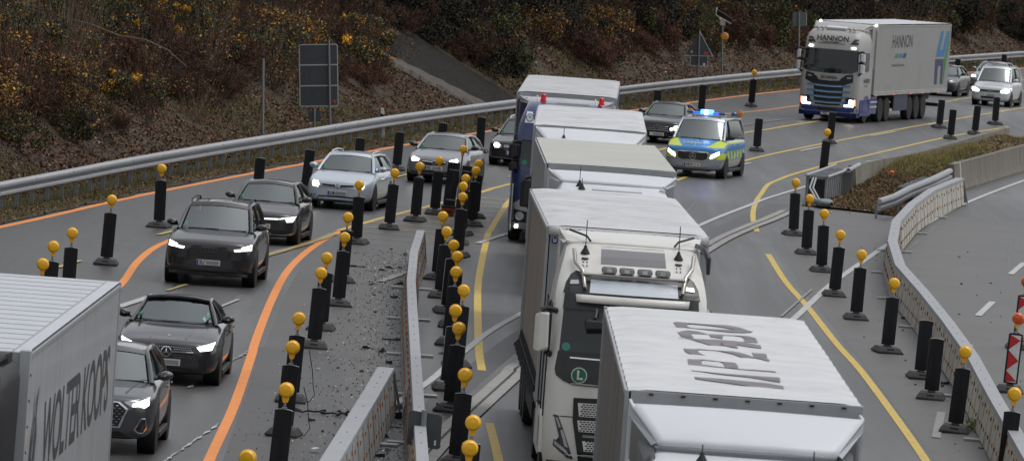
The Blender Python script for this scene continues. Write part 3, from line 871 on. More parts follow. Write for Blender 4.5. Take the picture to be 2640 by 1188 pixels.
b.build('cloth', mat('sack cloth', lin(140, 150, 156), .8, noise=[(5, .5, lin(112, 122, 130))], bump=(8, .5, .03)), t, smooth=80)
# broken rail and second cushion by the right wall
t = thing('rail_stub', 'bent two piece length of guardrail ending in the reserve litter', 'guardrail', (0, 0, 0))
mb = MB(); mb.sweep([(-.03, .3), (.06, .3), (.1, .25), (.1, .18), (0, .15), (0, .1), (.1, .07), (.1, -.01), (.06, -.06), (-.03, -.06), (-.03, 0), (-.02, .24)], [(10.62, 201.6, .28), (11.2, 204.2, .34), (11.8, 206.9, .5), (12.7, 212.2, .56), (13.72, 219.0, .62)])
mb.build('rail', M_ZINC, t, smooth=40)
mb = MB()
for x, y, z in ((10.6, 201.7, .4), (11.45, 205.6, .5), (12.2, 209.8, .6), (13.1, 215, .66)): mb.box(x - .05, x + .02, y - .05, y + .05, 0, z)
mb.build('post', M_ZINC2, t)
t = thing('crash_cushion', 'low flattened slatted crash cushion behind the bent guardrail stub', 'crash cushion', (11.95, 211.2, 0), -math.atan2(1.2, 6.5))
for k in range(9):
    b = MB(); b.obox((0, k * .7, .56 + .012 * k), (.26, .03, 0), (0, .11, 0), (0, 0, .02)); b.build('cross_plate', M_ZINC2, t)
    for sx in (-.26, .26):
        b = MB(); b.obox((sx, k * .7, .34), (.012, 0, 0), (0, .05, 0), (0, 0, .22)); b.build('side_slat', M_ZINC2, t)
b = MB(); b.box(-.2, .2, 0, 5.8, .04, .5); b.build('core', MATS['cushion core'], t)

# ------------------------------------------------------------------ signs and posts behind the guardrail
M_ALU = mat('sign rim', lin(176, 178, 178), .5)
M_STK = mat('red sticker', lin(168, 74, 62), .6)
def slope_z(x, y):
    d = rail_dir(y); t = (rail_x(y) - x) * d.y
    return hill_pt(y, t).z, t
def sign_pole(par, h, r=.038, name='post'):
    b = MB(); b.tube([(0, 0, -.3), (0, 0, h)], r, 10); b.lathe([(r * 1.1, 0), (r * 1.1, .02)], 'z', (0, 0, h), 10); return b.build(name, M_GALV, par, smooth=30)
def post_loc(x, y):
    z, t_ = slope_z(x, y); return (x, y, z)
TL = math.radians(-4.8)
t = thing('road_sign', 'large rounded rectangular sign back, grey, high on a pole behind the barrier', 'sign', post_loc(-6.25, 229.0), .05, None, (0, TL))
sign_pole(t, 3.05)
b = MB()
def rrect(x0, x1, z0, z1, r, n=4):
    out = []
    for cx, cz, a0 in ((x1 - r, z0 + r, -90), (x1 - r, z1 - r, 0), (x0 + r, z1 - r, 90), (x0 + r, z0 + r, 180)):
        for k in range(n + 1):
            a = math.radians(a0 + 90 * k / n); out.append((cx + r * math.cos(a), cz + r * math.sin(a)))
    return out
b.prism(rrect(-1.0, .29, .86, 2.93, .07), 'y', .045, .06); b.build('sign_back', M_SIGNB, t)
b = MB()
ro, ri = rrect(-1.0, .29, .86, 2.93, .07), rrect(-.97, .26, .89, 2.90, .05)
k = len(ro)
b.add([(q[0], .035, q[1]) for q in ro] + [(q[0], .035, q[1]) for q in ri], [(i, (i + 1) % k, k + (i + 1) % k, k + i) for i in range(k)])
b.add([(q[0], .035, q[1]) for q in ro] + [(q[0], .062, q[1]) for q in ro], [(i, (i + 1) % k, k + (i + 1) % k, k + i) for i in range(k)])
for z in (1.55, 2.24): b.box(-.97, .26, .03, .046, z - .018, z + .018)
b.build('rim', M_ALU, t)
b = MB(); b.box(.08, .24, .041, .044, 1.02, 1.07); b.box(.14, .2, .0405, .0442, .96, 1.03); b.build('sticker', M_STK, t)
t = thing('signless_pole', 'bare thin grey pole standing behind the barrier left of the big sign', 'pole', post_loc(-8.0, 216.5), 0, None, (0, math.radians(-3.6)))
sign_pole(t, 2.62, .042)
t = thing('guide_post', 'white roadside guide post with a black band behind the barrier', 'guide post', post_loc(-4.55, 231.9), 0, None, (0, math.radians(-5)))
b = MB(); b.prism([(-.07, 0), (.07, 0), (.055, .98), (-.02, 1.03), (-.055, 1.0)], 'y', -.05, .05); b.build('body', M_WHITEP, t, bevel=.01)
b = MB(); b.prism([(-.072, .58), (.072, .52), (.066, .78), (-.066, .84)], 'y', -.053, .053); b.build('black_band', M_BLACKP, t)
t = thing('road_sign', 'small low dark sign plate just peeping over the barrier below the big sign', 'sign', post_loc(-6.7, 226.5), 0, None, (0, math.radians(-4)))
sign_pole(t, .72, .035)
b = MB(); b.prism(rrect(-.2, .2, .32, .67, .03), 'y', .04, .055); b.build('sign_back', M_SIGNB, t)
t = thing('road_sign', 'triangular sign back with a small plate below, red sticker on it', 'sign', post_loc(7.7, 303.5), .05, None, (0, math.radians(-2.2)))
sign_pole(t, 2.72, .036)
b = MB(); b.prism([(-.6, 1.62), (.6, 1.62), (0, 2.68)], 'y', .04, .055); b.prism(rrect(-.36, .40, 1.17, 1.6, .03), 'y', .04, .055); b.build('sign_back', M_SIGNB, t)
b = MB()
for p, q in (((-.62, 1.61), (.62, 1.61)), ((.62, 1.61), (0, 2.70)), ((-.36, 1.17), (.40, 1.17)), ((.40, 1.17), (.40, 1.6)), ((-.36, 1.6), (-.36, 1.17))):
    b.tube([(p[0], .036, p[1]), (q[0], .036, q[1])], .014, 6)
b.build('rim', M_ALU, t)
b = MB(); b.box(.24, .42, .034, .037, 1.66, 1.8); b.build('sticker', M_STK, t)
b = MB(); b.box(-.34, -.28, .034, .037, 1.74, 1.82); b.box(.2, .3, .034, .037, 1.2, 1.3); b.build('sticker', M_WHITEP, t)
t = thing('flash_lamp_mast', 'pole with a tilted solar panel and a round amber warning lamp', 'warning lamp', post_loc(9.0, 312.0), 0, None, (0, math.radians(-3.6)))
sign_pole(t, 2.85, .04)
b = MB(); b.obox((.08, .06, 3.22), (.34, 0, -.2), (0, .26, -.12), (.01, .006, .015)); b.build('solar_panel', mat('solar panel', lin(62, 68, 74), .5), t)
b = MB(); b.tube([(-.3, -.25, 3.28), (.38, -.25, 2.9)], .02, 6); b.tube([(-.3, -.25, 3.28), (-.25, .36, 3.6)], .02, 6); b.build('panel_frame', M_ALU, t)
b = MB(); b.box(-.12, .12, -.08, .08, 2.82, 3.1); b.build('control_box', mat('pale box', lin(176, 178, 176), .5), t, bevel=.01)
b = MB(); b.lathe([(.02, -.08), (.15, -.06), (.19, 0), (.19, .06), (.1, .1)], 'y', (.09, .02, 2.32), 24); b.build('lamp_lens', mat('pale amber lens', lin(206, 140, 50), .3), t, smooth=40)
t = thing('road_sign', 'square grey sign back alone on a tall pole beside the lettered truck', 'sign', post_loc(13.3, 334.0), .05, None, (0, math.radians(-3.6)))
sign_pole(t, 3.28, .045)
b = MB(); b.prism(rrect(-.3, .36, 2.58, 3.27, .05), 'y', .045, .06); b.build('sign_back', mat('pale sign back', lin(92, 100, 100), .6), t)
b = MB(); b.tube([(.36, .05, 2.6), (.36, .05, 3.25)], .016, 6); b.build('rim', M_ALU, t)
# ------------------------------------------------------------------ vegetation
def leaf_cloud(centres, radii, n, size, droop=0.0, narrow=1.0, seed=1, flat=0.0):
    """n small leaf quads spread in clumps round the centres"""
    r = np.random.default_rng(seed)
    C = np.asarray(centres, float); R = np.asarray(radii, float)
    w = R ** 2; idx = r.choice(len(C), n, p=w / w.sum())
    d = r.normal(size=(n, 3)); d /= np.linalg.norm(d, axis=1)[:, None]
    rad = R[idx] * (r.random(n) ** .45)
    P = C[idx] + d * rad[:, None] * np.array([1, 1, .85])
    P[:, 2] = np.maximum(P[:, 2], .03)
    a = r.normal(size=(n, 3)); a[:, 2] -= droop; a /= np.linalg.norm(a, axis=1)[:, None]
    b = np.cross(a, r.normal(size=(n, 3))); b /= np.linalg.norm(b, axis=1)[:, None]
    s = size * r.uniform(.6, 1.3, n)
    A = a * s[:, None] * .5; Bv = b * (s * narrow)[:, None] * .5
    m = np.cross(a, b) * (s * .18)[:, None] * min(1, narrow * 1.5)
    V = np.stack([P - A, P + Bv + m, P + A, P - Bv + m], 1).reshape(-1, 3)
    return V
def quads_mesh(name, V, mats):
    n = len(V) // 4
    me = bpy.data.meshes.new(name)
    me.vertices.add(len(V)); me.vertices.foreach_set('co', V.astype(np.float32).ravel())
    me.loops.add(len(V)); me.loops.foreach_set('vertex_index', np.arange(len(V), dtype=np.int32))
    me.polygons.add(n); me.polygons.foreach_set('loop_start', np.arange(0, len(V), 4, dtype=np.int32))
    me.update(calc_edges=True)
    me.materials.append(mats)
    return me
def obj_of(name, me, parent=None):
    o = bpy.data.objects.new(name, me); COL.objects.link(o)
    if parent is not None: o.parent = parent
    return o
L_BRAM = leafmat('bramble leaves', [(0, lin(30, 38, 26)), (.22, lin(44, 54, 34)), (.45, lin(60, 68, 46)), (.58, lin(78, 86, 66)), (.72, lin(66, 46, 34)), (.84, lin(120, 98, 40)), (.90, lin(196, 148, 44)), (.955, lin(92, 62, 44))])
L_YEL = leafmat('autumn leaves', [(0, lin(84, 58, 38)), (.18, lin(112, 72, 40)), (.34, lin(138, 92, 44)), (.44, lin(172, 126, 52)), (.52, lin(70, 72, 46)), (.70, lin(66, 46, 36)), (.84, lin(52, 56, 40)), (.955, lin(206, 160, 66))])
L_GOLD = leafmat('golden leaves', [(0, lin(196, 146, 38)), (.3, lin(216, 168, 56)), (.6, lin(160, 118, 40)), (.8, lin(86, 82, 44))])
L_BRK = leafmat('dead bracken', [(0, lin(58, 38, 30)), (.25, lin(78, 52, 40)), (.5, lin(96, 66, 50)), (.7, lin(46, 32, 26)), (.85, lin(110, 80, 60)), (.95, lin(60, 60, 44))], .8)
L_DRK = leafmat('dark foliage', [(0, lin(20, 21, 15)), (.3, lin(30, 29, 20)), (.55, lin(38, 34, 25)), (.75, lin(34, 26, 20)), (.9, lin(54, 48, 32))])
L_OLV = leafmat('olive foliage', [(0, lin(44, 50, 26)), (.3, lin(60, 66, 32)), (.6, lin(76, 80, 38)), (.8, lin(44, 40, 26)), (.93, lin(120, 106, 48))])
L_LIT = leafmat('leaf litter', [(0, lin(70, 50, 40)), (.2, lin(92, 66, 52)), (.4, lin(58, 42, 34)), (.55, lin(112, 86, 64)), (.68, lin(84, 58, 42)), (.82, lin(124, 100, 80)), (.92, lin(104, 64, 42)), (.985, lin(160, 146, 132))], .8)
L_GRS = leafmat('verge grass', [(0, lin(66, 72, 36)), (.25, lin(86, 90, 48)), (.5, lin(104, 102, 62)), (.7, lin(112, 96, 64)), (.85, lin(58, 58, 32)), (.95, lin(134, 122, 88))], .7)
M_BARK = mat('bark', lin(46, 40, 34), .9, noise=[(6, .7, lin(30, 26, 22), (1, 1, .3))], bump=(10, .5, .03))
M_TWIG = mat('twigs', lin(74, 58, 46), .85, noise=(4, .6, lin(50, 40, 32)))
M_TWIGP = mat('pale twigs', lin(112, 98, 82), .85)

def stems(r, n, h, spread, rad=.012, mb=None, segs=4):
    mb = mb or MB()
    for i in range(n):
        a = r.uniform(0, 6.28); q = r.uniform(.2, 1) * spread
        x0, y0 = r.normal(0, .12), r.normal(0, .12)
        hh = h * r.uniform(.6, 1.1); bend = r.uniform(.6, 1.6)
        pts = [(x0 + math.cos(a) * q * (k / segs) ** bend, y0 + math.sin(a) * q * (k / segs) ** bend, hh * (k / segs) - .1 * (k == 0) + r.normal(0, .04)) for k in range(segs + 1)]
        mb.tube(pts, [rad * (1 - .75 * k / segs) for k in range(segs + 1)], 4, False)
    return mb
def clumps(r, n, R, H):
    c, rr = [], []
    for i in range(n):
        a = r.uniform(0, 6.28); q = R * math.sqrt(r.random()) * .95
        z = H * (.2 + .75 * r.random()) * (1 - .45 * (q / R) ** 2)
        c.append((q * math.cos(a), q * math.sin(a), z)); rr.append(r.uniform(.16, .42) * R)
    return c, rr
def shrub_proto(kind, seed):
    r = np.random.default_rng(seed)
    t = bpy.data.objects.new('shrub', None); COL.objects.link(t); tag(t, 'x', 'shrub')
    if kind == 'bramble':
        c, rr = clumps(r, 16, 1.15, 1.5)
        obj_of('foliage', quads_mesh('foliage', leaf_cloud(c, rr, 3600, .075, .2, .8, seed), L_BRAM), t)
        m = stems(r, 16, 1.5, 1.1); m.build('stems', M_TWIG, t, fix=False)
    elif kind == 'autumn':
        c, rr = clumps(r, 16, 1.1, 1.7)
        obj_of('foliage', quads_mesh('foliage', leaf_cloud(c, rr, 3400, .07, .3, .8, seed), L_YEL), t)
        m = stems(r, 20, 1.8, .9); m.build('stems', M_TWIG, t, fix=False)
    elif kind == 'gold':
        c, rr = clumps(r, 9, .8, 1.7)
        obj_of('foliage', quads_mesh('foliage', leaf_cloud(c, [q * .6 for q in rr], 300, .085, .3, .85, seed), L_GOLD), t)
        c, rr = clumps(r, 12, 1.0, 1.6)
        obj_of('foliage', quads_mesh('foliage', leaf_cloud(c, rr, 2200, .075, .2, .8, seed + 1), L_BRAM), t)
        m = stems(r, 14, 1.8, .9); m.build('stems', M_TWIG, t, fix=False)
    elif kind == 'bracken':
        c, rr = clumps(r, 18, 1.3, 1.25)
        V = leaf_cloud(c, rr, 5200, .20, 1.1, .10, seed)
        obj_of('foliage', quads_mesh('foliage', V, L_BRK), t)
        m = stems(r, 26, 1.3, 1.2, .008); m.build('stems', M_TWIG, t, fix=False)
    elif kind == 'dark':
        c, rr = clumps(r, 16, 1.4, 2.2)
        obj_of('foliage', quads_mesh('foliage', leaf_cloud(c, rr, 3400, .10, .3, .7, seed), L_DRK), t)
        m = stems(r, 18, 2.6, 1.2, .014); m.build('stems', M_TWIG, t, fix=False)
    elif kind == 'olive':
        c, rr = clumps(r, 15, 1.2, 2.2)
        obj_of('foliage', quads_mesh('foliage', leaf_cloud(c, rr, 3200, .10, .4, .7, seed), L_OLV), t)
        m = stems(r, 14, 2.4, 1.0, .014); m.build('stems', M_TWIG, t, fix=False)
    elif kind == 'bare':
        m = stems(r, 30, 2.4, 1.3, .010, segs=5); m.build('stems', M_TWIGP if seed % 2 else M_TWIG, t, fix=False)
        c, rr = clumps(r, 10, 1.1, 2.0)
        obj_of('foliage', quads_mesh('foliage', leaf_cloud(c, rr, 260, .07, .3, .8, seed), L_YEL), t)
    return t
KINDS = {
 'bramble': ('bramble_bush', 'dark green bramble bush speckled with yellow leaves on the slope', 'bramble bushes on the slope'),
 'autumn': ('autumn_bush', 'orange and yellow leaved bush on the slope above the guardrail', 'autumn coloured bushes on the slope'),
 'gold': ('golden_bush', 'green bush carrying bright golden leaves on the slope', 'golden leaved bushes on the slope'),
 'bracken': ('bracken_clump', 'clump of dead reddish brown bracken on the slope', 'dead bracken on the slope'),
 'dark': ('dark_shrub', 'tall dark shrub of the shaded wood above the road', 'dark shrubs of the wood'),
 'olive': ('olive_shrub', 'olive green shrub at the edge of the dark wood', 'olive shrubs at the wood edge'),
 'bare': ('bare_shrub', 'leggy shrub of bare twigs with a few leaves left', 'bare shrubs on the slope'),
}
PROT = {}
for i, k in enumerate(KINDS):
    PROT[k] = [shrub_proto(k, 100 + 10 * i + j) for j in range(3)]
    for p in PROT[k]:
        p.name = KINDS[k][0]; tag(p, KINDS[k][1], 'shrub', KINDS[k][2]); p['_free'] = 1
def put(kind, y, t, s=1.0, z=0.0):
    p = PROT[kind][RND.randrange(3)]
    q = hill_pt(y, t)
    rot = (RND.uniform(-.1, .1), math.radians(-4) + RND.uniform(-.1, .1), RND.uniform(0, 6.28))
    sc = (s * RND.uniform(.85, 1.15), s * RND.uniform(.85, 1.15), s * RND.uniform(.8, 1.2))
    loc = (q.x, q.y, q.z - .05 + z)
    if p.get('_free'):
        del p['_free']
        p.location = loc; p.rotation_euler = rot; p.scale = sc; return p
    return dup(p, loc, rot[2], tilt=rot[:2], scale=sc)
def pick(ws):
    x = RND.random() * sum(w for _, w in ws)
    for k, w in ws:
        x -= w
        if x <= 0: return k
    return ws[0][0]
def strip_zone(y, t):
    return t > .8 and t < 5.2 and 257 - 2.1 * (t - 1.2) - 2.0 < y < 266.5 - 1.1 * (t - 1.2) + 1.0
n_sh = 0
y = 168.0
# near slope, left of the paved strip
while y < 256:
    for t0, w in ((2.7, .9), (3.7, 1), (4.8, 1), (6.0, 1), (7.4, 1), (9.2, .7)):
        if RND.random() > w * .93: continue
        t = t0 + RND.uniform(-.6, .6); yy = y + RND.uniform(-1, 1)
        if strip_zone(yy, t): continue
        if t < 3.2 and (198 < yy < 210 or yy > 214): continue
        if yy < 186: ws = [('autumn', 5.5), ('bramble', 2.5), ('bare', 2), ('bracken', 1)]
        elif yy < 200: ws = [('autumn', 1.8 if t < 5 else .5), ('bracken', 3), ('bramble', 3.2), ('bare', 1.5), ('gold', .6)]
        elif yy < 228: ws = [('bracken', 5 if t < 6.5 else 2), ('bramble', 2.6), ('gold', 1.1), ('bare', .8)]
        else: ws = [('bramble', 2), ('bracken', 2.2), ('gold', 1.5), ('bare', 2), ('autumn', .8)]
        put(pick(ws), yy, t, RND.uniform(.75, 1.1) * (.8 if t < 3.5 else 1)); n_sh += 1
    y += 1.9
# dark wood, right of the strip
y = 262.0
while y < 432:
    for t0, w in ((3.2, .7), (4.4, 1), (5.8, 1), (7.4, 1)):
        if RND.random() > w * .95: continue
        t = t0 + RND.uniform(-.7, .7); yy = y + RND.uniform(-1.5, 1.5)
        if strip_zone(yy, t): continue
        ws = [('dark', 5), ('bracken', 2 if yy < 300 else 1), ('olive', 1.8 if (292 < yy < 312 or 318 < yy < 340) else .5), ('bare', 1.3), ('autumn', .3)]
        if t < 4.2: ws = [('bracken', 2), ('dark', 1.5), ('olive', 1), ('bare', 1), ('autumn', .4)]
        put(pick(ws), yy, t, RND.uniform(.85, 1.25)); n_sh += 1
    y += 2.6
for yy, t in ((184, 3.2), (176, 3), (172, 3.8), (180, 4.4), (188, 3.4), (191, 4.2), (186, 4.6), (194, 3.6)):
    put('autumn', yy, t, 1.1)
for k in range(46):
    yy = RND.uniform(172, 250); t = RND.uniform(2.6, 5.0)
    if not strip_zone(yy, t): put('bare', yy, t, RND.uniform(.8, 1.25))
for k in range(22):
    yy = RND.uniform(270, 400); t = RND.uniform(2.4, 4.4)
    put('bare', yy, t, RND.uniform(.9, 1.3))
for yy, t, k_ in ((252, 5.6, 'dark'), (255, 5.5, 'bracken'), (258, 5.5, 'dark'), (261, 5.3, 'bracken'), (264.2, 4.6, 'dark'), (265.6, 3.6, 'bracken'), (266.6, 2.6, 'dark'), (249.8, 4.4, 'bramble'), (250.6, 3.6, 'bare'), (263, 6, 'dark'), (256, 6.6, 'dark'), (250, 6.5, 'dark')):
    put(k_, yy, t, .95)
for yy, t in ((244, 3.6), (247.5, 4.3), (241, 5.0), (236, 5.4), (230, 6), (222, 6.4)):
    put('gold', yy, t, .95)

# trees: tapered trunk, limbs, crown of many leaves
def tree_proto(seed, h, leaf, bare=False, lean=.1):
    r = np.random.default_rng(seed)
    t = bpy.data.objects.new('tree', None); COL.objects.link(t); tag(t, 'x', 'tree')
    mb = MB(); pts = []
    for k in range(9):
        f = k / 8; pts.append((lean * h * f * f + r.normal(0, .06), r.normal(0, .06), h * f - .3))
    mb.tube(pts, [.16 * (1 - .8 * k / 8) + .015 for k in range(9)], 8)
    cs, rs = [], []
    for k in range(16):
        f = r.uniform(.25, 1); i = min(7, int(f * 8)); p = Vector(pts[i]).lerp(Vector(pts[i + 1]), f * 8 - i if f < 1 else 1)
        a = r.uniform(0, 6.28); L = h * r.uniform(.16, .34) * (1.15 - .5 * f)
        q = p + Vector((math.cos(a) * L, math.sin(a) * L, L * r.uniform(.3, .9))); m_ = p.lerp(q, .5) + Vector((0, 0, -.08 * L))
        mb.tube([p, m_, q], [.05 * (1.1 - f * .6), .032, .012], 5, False)
        for s in range(3):
            a2 = a + r.uniform(-.9, .9); q2 = m_ + Vector((math.cos(a2), math.sin(a2), r.uniform(.2, .9))) * L * .5
            mb.tube([m_, q2], [.02, .006], 4, False)
            cs.append(tuple(q2)); rs.append(.5)
        cs.append(tuple(q)); rs.append(r.uniform(.45, .85))
    mb.build('trunk', M_BARK, t, smooth=50, fix=False)
    obj_of('crown', quads_mesh('crown', leaf_cloud(cs, rs, 700 if bare else 6500, .13, .2, .7, seed), leaf), t)
    return t
TP = [tree_proto(301, 7.5, L_DRK), tree_proto(302, 9.0, L_DRK), tree_proto(303, 8.0, L_OLV), tree_proto(304, 7.0, L_YEL, True), tree_proto(305, 8.5, L_BRAM)]
tl = [('woodland_tree', 'dark leaved tree of the shaded wood, trunk rising among shrubs', 'dark trees of the wood'), ('woodland_tree', 'tall dark tree of the shaded wood above the slope', 'tall dark trees of the wood'), ('woodland_tree', 'olive leaved tree at the edge of the shaded wood', 'olive trees of the wood'), ('bare_tree', 'nearly bare tree with a few yellow leaves on the slope', 'nearly bare trees on the slope'), ('woodland_tree', 'green tree with mixed yellow leaves above the slope', 'green trees above the slope')]
tfree = [True] * 5
def put_tree(i, y, t, s=1.0, lean=None):
    q = hill_pt(y, t); rz = RND.uniform(0, 6.28); p = TP[i]
    nm, lb, gp = tl[i]
    sc = (s, s, s * RND.uniform(.9, 1.15)); tilt = (RND.uniform(-.06, .06), math.radians(-4))
    if tfree[i]:
        tfree[i] = False; p.name = nm; tag(p, lb, 'tree', gp); p.location = q; p.rotation_euler = (tilt[0], tilt[1], rz); p.scale = sc; return p
    return dup(p, q, rz, lb, gp, tilt=tilt, scale=sc)
y = 178.0
while y < 255:
    put_tree(RND.choice([3, 3, 4, 4, 1]), y + RND.uniform(-1, 1), RND.uniform(8.5, 12), RND.uniform(.9, 1.15)); y += 6.5
y = 264.0
while y < 440:
    for t in (6.4, 8.6, 11.0):
        if strip_zone(y, t): continue
        put_tree(RND.choice([0, 0, 1, 1, 2, 3]), y + RND.uniform(-2, 2), t + RND.uniform(-1, 1.2), RND.uniform(.9, 1.2))
    y += 5.0
for yy, t in ((243, 6.3), (196, 6.5), (186, 5.4)):
    put_tree(3, yy, t, .75)
q = hill_pt(250, 6.2)
tt = thing('leaning_tree', 'black leaning tree trunk above the top of the bare paved strip', 'tree', q, 0)
mb = MB(); mb.tube([(-.1, 0, -.3), (.0, 0, .5), (.25, 0, 1.1), (.75, .1, 1.9), (1.3, .1, 3.0), (1.7, .2, 4.6)], [.13, .12, .11, .09, .07, .03], 8); mb.tube([(.25, 0, 1.1), (-.4, .2, 2.2), (-.7, .3, 3.4)], [.06, .04, .02], 6, False); mb.tube([(.75, .1, 1.9), (1.6, .2, 2.3), (2.3, .3, 3.2)], [.05, .03, .01], 6, False)
mb.build('trunk', mat('dark bark', lin(26, 24, 22), .9), tt, smooth=50)
obj_of('crown', quads_mesh('crown', leaf_cloud([(1.5, .1, 4.2), (-.6, .2, 3.4), (2.2, .3, 3.3), (1.0, .2, 5.0)], [.7, .6, .6, .8], 1600, .12, .2, .7, 9), L_DRK), tt)

# ground cover nobody could count: litter on the slope, verge grass
def scatter(n, yr, tr, size, seed, narrow=.8, up=False, tpow=1.0, accept=None):
    r = np.random.default_rng(seed); out = []
    for i in range(n):
        y = r.uniform(*yr); t = tr[0] + (tr[1] - tr[0]) * r.random() ** tpow
        if accept and not accept(y, t, r): continue
        out.append((y, t))
    ya = np.array([a for a, b in out]); ta = np.array([b for a, b in out])
    P = np.array([tuple(hill_pt(a, b)) for a, b in out])
    n = len(P); s = size * r.uniform(.5, 1.4, n)
    if up:
        a = r.normal(0, .35, (n, 3)); a[:, 2] = 1; a /= np.linalg.norm(a, axis=1)[:, None]
        b = np.cross(a, r.normal(size=(n, 3))); b /= np.linalg.norm(b, axis=1)[:, None]
        A = a * s[:, None]; B = b * (s * narrow)[:, None]
        return np.stack([P - B * .5, P + B * .5, P + A + B * .15, P + A - B * .15], 1).reshape(-1, 3)
    a = r.normal(size=(n, 3)); a[:, 2] *= .45; a /= np.linalg.norm(a, axis=1)[:, None]
    b = np.cross(a, r.normal(size=(n, 3)) * np.array([.4, .4, 1])); b /= np.linalg.norm(b, axis=1)[:, None]
    A = a * s[:, None] * .5; B = b * (s * narrow)[:, None] * .5
    P[:, 2] += .03
    return np.stack([P - A, P + B, P + A, P - B], 1).reshape(-1, 3)
o = obj_of('leaf_litter', quads_mesh('leaf_litter', np.concatenate([scatter(90000, (160, 256), (.6, 5.5), .08, 21), scatter(60000, (256, 430), (.6, 5.5), .11, 22, accept=lambda y, t, r: not strip_zone(y, t) or r.random() < .08)]), L_LIT))
tag(o, kind='stuff')
def gacc(y, t, r):
    if t < .9: return r.random() < .75 + .25 * math.sin(y * .9)
    return math.sin(y * .35 + 1.3) + math.sin(y * .11 + t) > .25 and not strip_zone(y, t)
o = obj_of('verge_grass', quads_mesh('verge_grass', np.concatenate([scatter(46000, (158, 300), (-.9, 1.0), .11, 23, .09, True, accept=gacc), scatter(16000, (300, 430), (-.9, 1.0), .13, 24, .12, True), scatter(42000, (165, 290), (.9, 4.0), .15, 25, .09, True, accept=gacc)]), L_GRS))
tag(o, kind='stuff')
o = obj_of('verge_debris_leaves', quads_mesh('verge_debris_leaves', scatter(14000, (158, 420), (-1.15, -.1), .07, 26, .8, False, .5), L_LIT))
tag(o, kind='stuff')
# grass and litter on the reserve
def res_scatter(n, vr, size, seed, narrow, up, ur=(0.02, .98)):
    r = np.random.default_rng(seed); P = np.array([resv(r.uniform(*ur), r.uniform(*vr)) for i in range(n)]); s = size * r.uniform(.5, 1.4, n)
    if up:
        a = r.normal(0, .4, (n, 3)); a[:, 2] = 1; a /= np.linalg.norm(a, axis=1)[:, None]
        b = np.cross(a, r.normal(size=(n, 3))); b /= np.linalg.norm(b, axis=1)[:, None]
        A = a * s[:, None]; B = b * (s * narrow)[:, None]
        return np.stack([P - B * .5, P + B * .5, P + A + B * .15, P + A - B * .15], 1).reshape(-1, 3)
    a = r.normal(size=(n, 3)); a[:, 2] *= .4; a /= np.linalg.norm(a, axis=1)[:, None]
    b = np.cross(a, r.normal(size=(n, 3)) * np.array([.4, .4, 1])); b /= np.linalg.norm(b, axis=1)[:, None]
    A = a * s[:, None] * .5; B = b * (s * narrow)[:, None] * .5; P[:, 2] += .03
    return np.stack([P - A, P + B, P + A, P - B], 1).reshape(-1, 3)
L_GRN = leafmat('green grass', [(0, lin(84, 92, 42)), (.3, lin(106, 112, 54)), (.6, lin(124, 116, 70)), (.8, lin(110, 94, 64))], .7)
L_GRR = leafmat('faded grass', [(0, lin(98, 98, 52)), (.3, lin(124, 114, 70)), (.55, lin(142, 124, 88)), (.8, lin(104, 84, 60)), (.93, lin(158, 146, 108))], .7)
o = obj_of('reserve_grass', quads_mesh('reserve_grass', np.concatenate([res_scatter(16000, (.12, 1), .10, 31, .1, True), res_scatter(9000, (.14, .34), .14, 34, .1, True, (.02, .55)), res_scatter(7000, (.0, .16), .09, 36, .12, True)]), L_GRR)); tag(o, kind='stuff')
o = obj_of('reserve_green_grass', quads_mesh('reserve_green_grass', res_scatter(4000, (.12, .30), .12, 35, .12, True, (.3, .98)), L_GRN)); tag(o, kind='stuff')
o = obj_of('reserve_leaf_litter', quads_mesh('reserve_leaf_litter', np.concatenate([res_scatter(11000, (0, .16), .09, 32, .8, False), res_scatter(8000, (.1, 1), .09, 33, .8, False)]), L_LIT)); tag(o, kind='stuff')
# ------------------------------------------------------------------ vehicles: shared tools
def glass_mat(name, tint, trans=.55, ior=1.6):
    m = bpy.data.materials.new(name); m.use_nodes = True
    n, l = m.node_tree.nodes, m.node_tree.links
    n.remove(n['Principled BSDF']); out = n['Material Output']
    tr = n.new('ShaderNodeBsdfTransparent'); tr.inputs[0].default_value = tuple(tint) + (1,)
    gl = n.new('ShaderNodeBsdfGlossy'); gl.inputs['Roughness'].default_value = .02
    gl.inputs[0].default_value = (.92, .99, 1, 1)
    fr = n.new('ShaderNodeFresnel'); fr.inputs[0].default_value = ior
    mx = n.new('ShaderNodeMixShader')
    l.new(fr.outputs[0], mx.inputs[0]); l.new(tr.outputs[0], mx.inputs[1]); l.new(gl.outputs[0], mx.inputs[2])
    l.new(mx.outputs[0], out.inputs[0])
    return m
G_WIN = glass_mat('windscreen glass', (.46, .56, .57), ior=2.7)
G_SIDE = glass_mat('side glass', (.30, .34, .35), ior=1.9)
G_DARK = mat('dark glass', (.006, .007, .008), .05, spec=.6, coat=.3)
M_TYRE = mat('tyre', (.012, .012, .013), .8)
M_RIM = mat('alloy rim', (.42, .42, .44), .3, metal=.8)
M_RIMD = mat('dark rim', (.03, .03, .032), .35, metal=.5)
M_TRIM = mat('black trim', (.010, .010, .011), .5)
M_TRIM2 = mat('grey trim', (.05, .05, .054), .5)
M_INT = mat('dark interior', (.032, .033, .035), .85)
M_SEAT = mat('seat fabric', (.10, .10, .105), .9)
M_CHR = mat('chrome', (.75, .76, .78), .14, metal=1.0)
M_PLATE = mat('number plate', lin(206, 206, 202), .45)
M_BLUR = mat('plate smudge', lin(150, 150, 150), .5, noise=(30, .5, lin(120, 120, 122)))
M_EUB = mat('plate blue', lin(34, 74, 158), .5)
M_INK = mat('black lettering', (.012, .012, .013), .5)
M_HLG = mat('headlamp glass', lin(168, 172, 176), .15, metal=.2, coat=.6)
M_LIT = mat('headlamp lit', (1, 1, 1), .3, emit=(1.0, .97, .92), es=5.5)
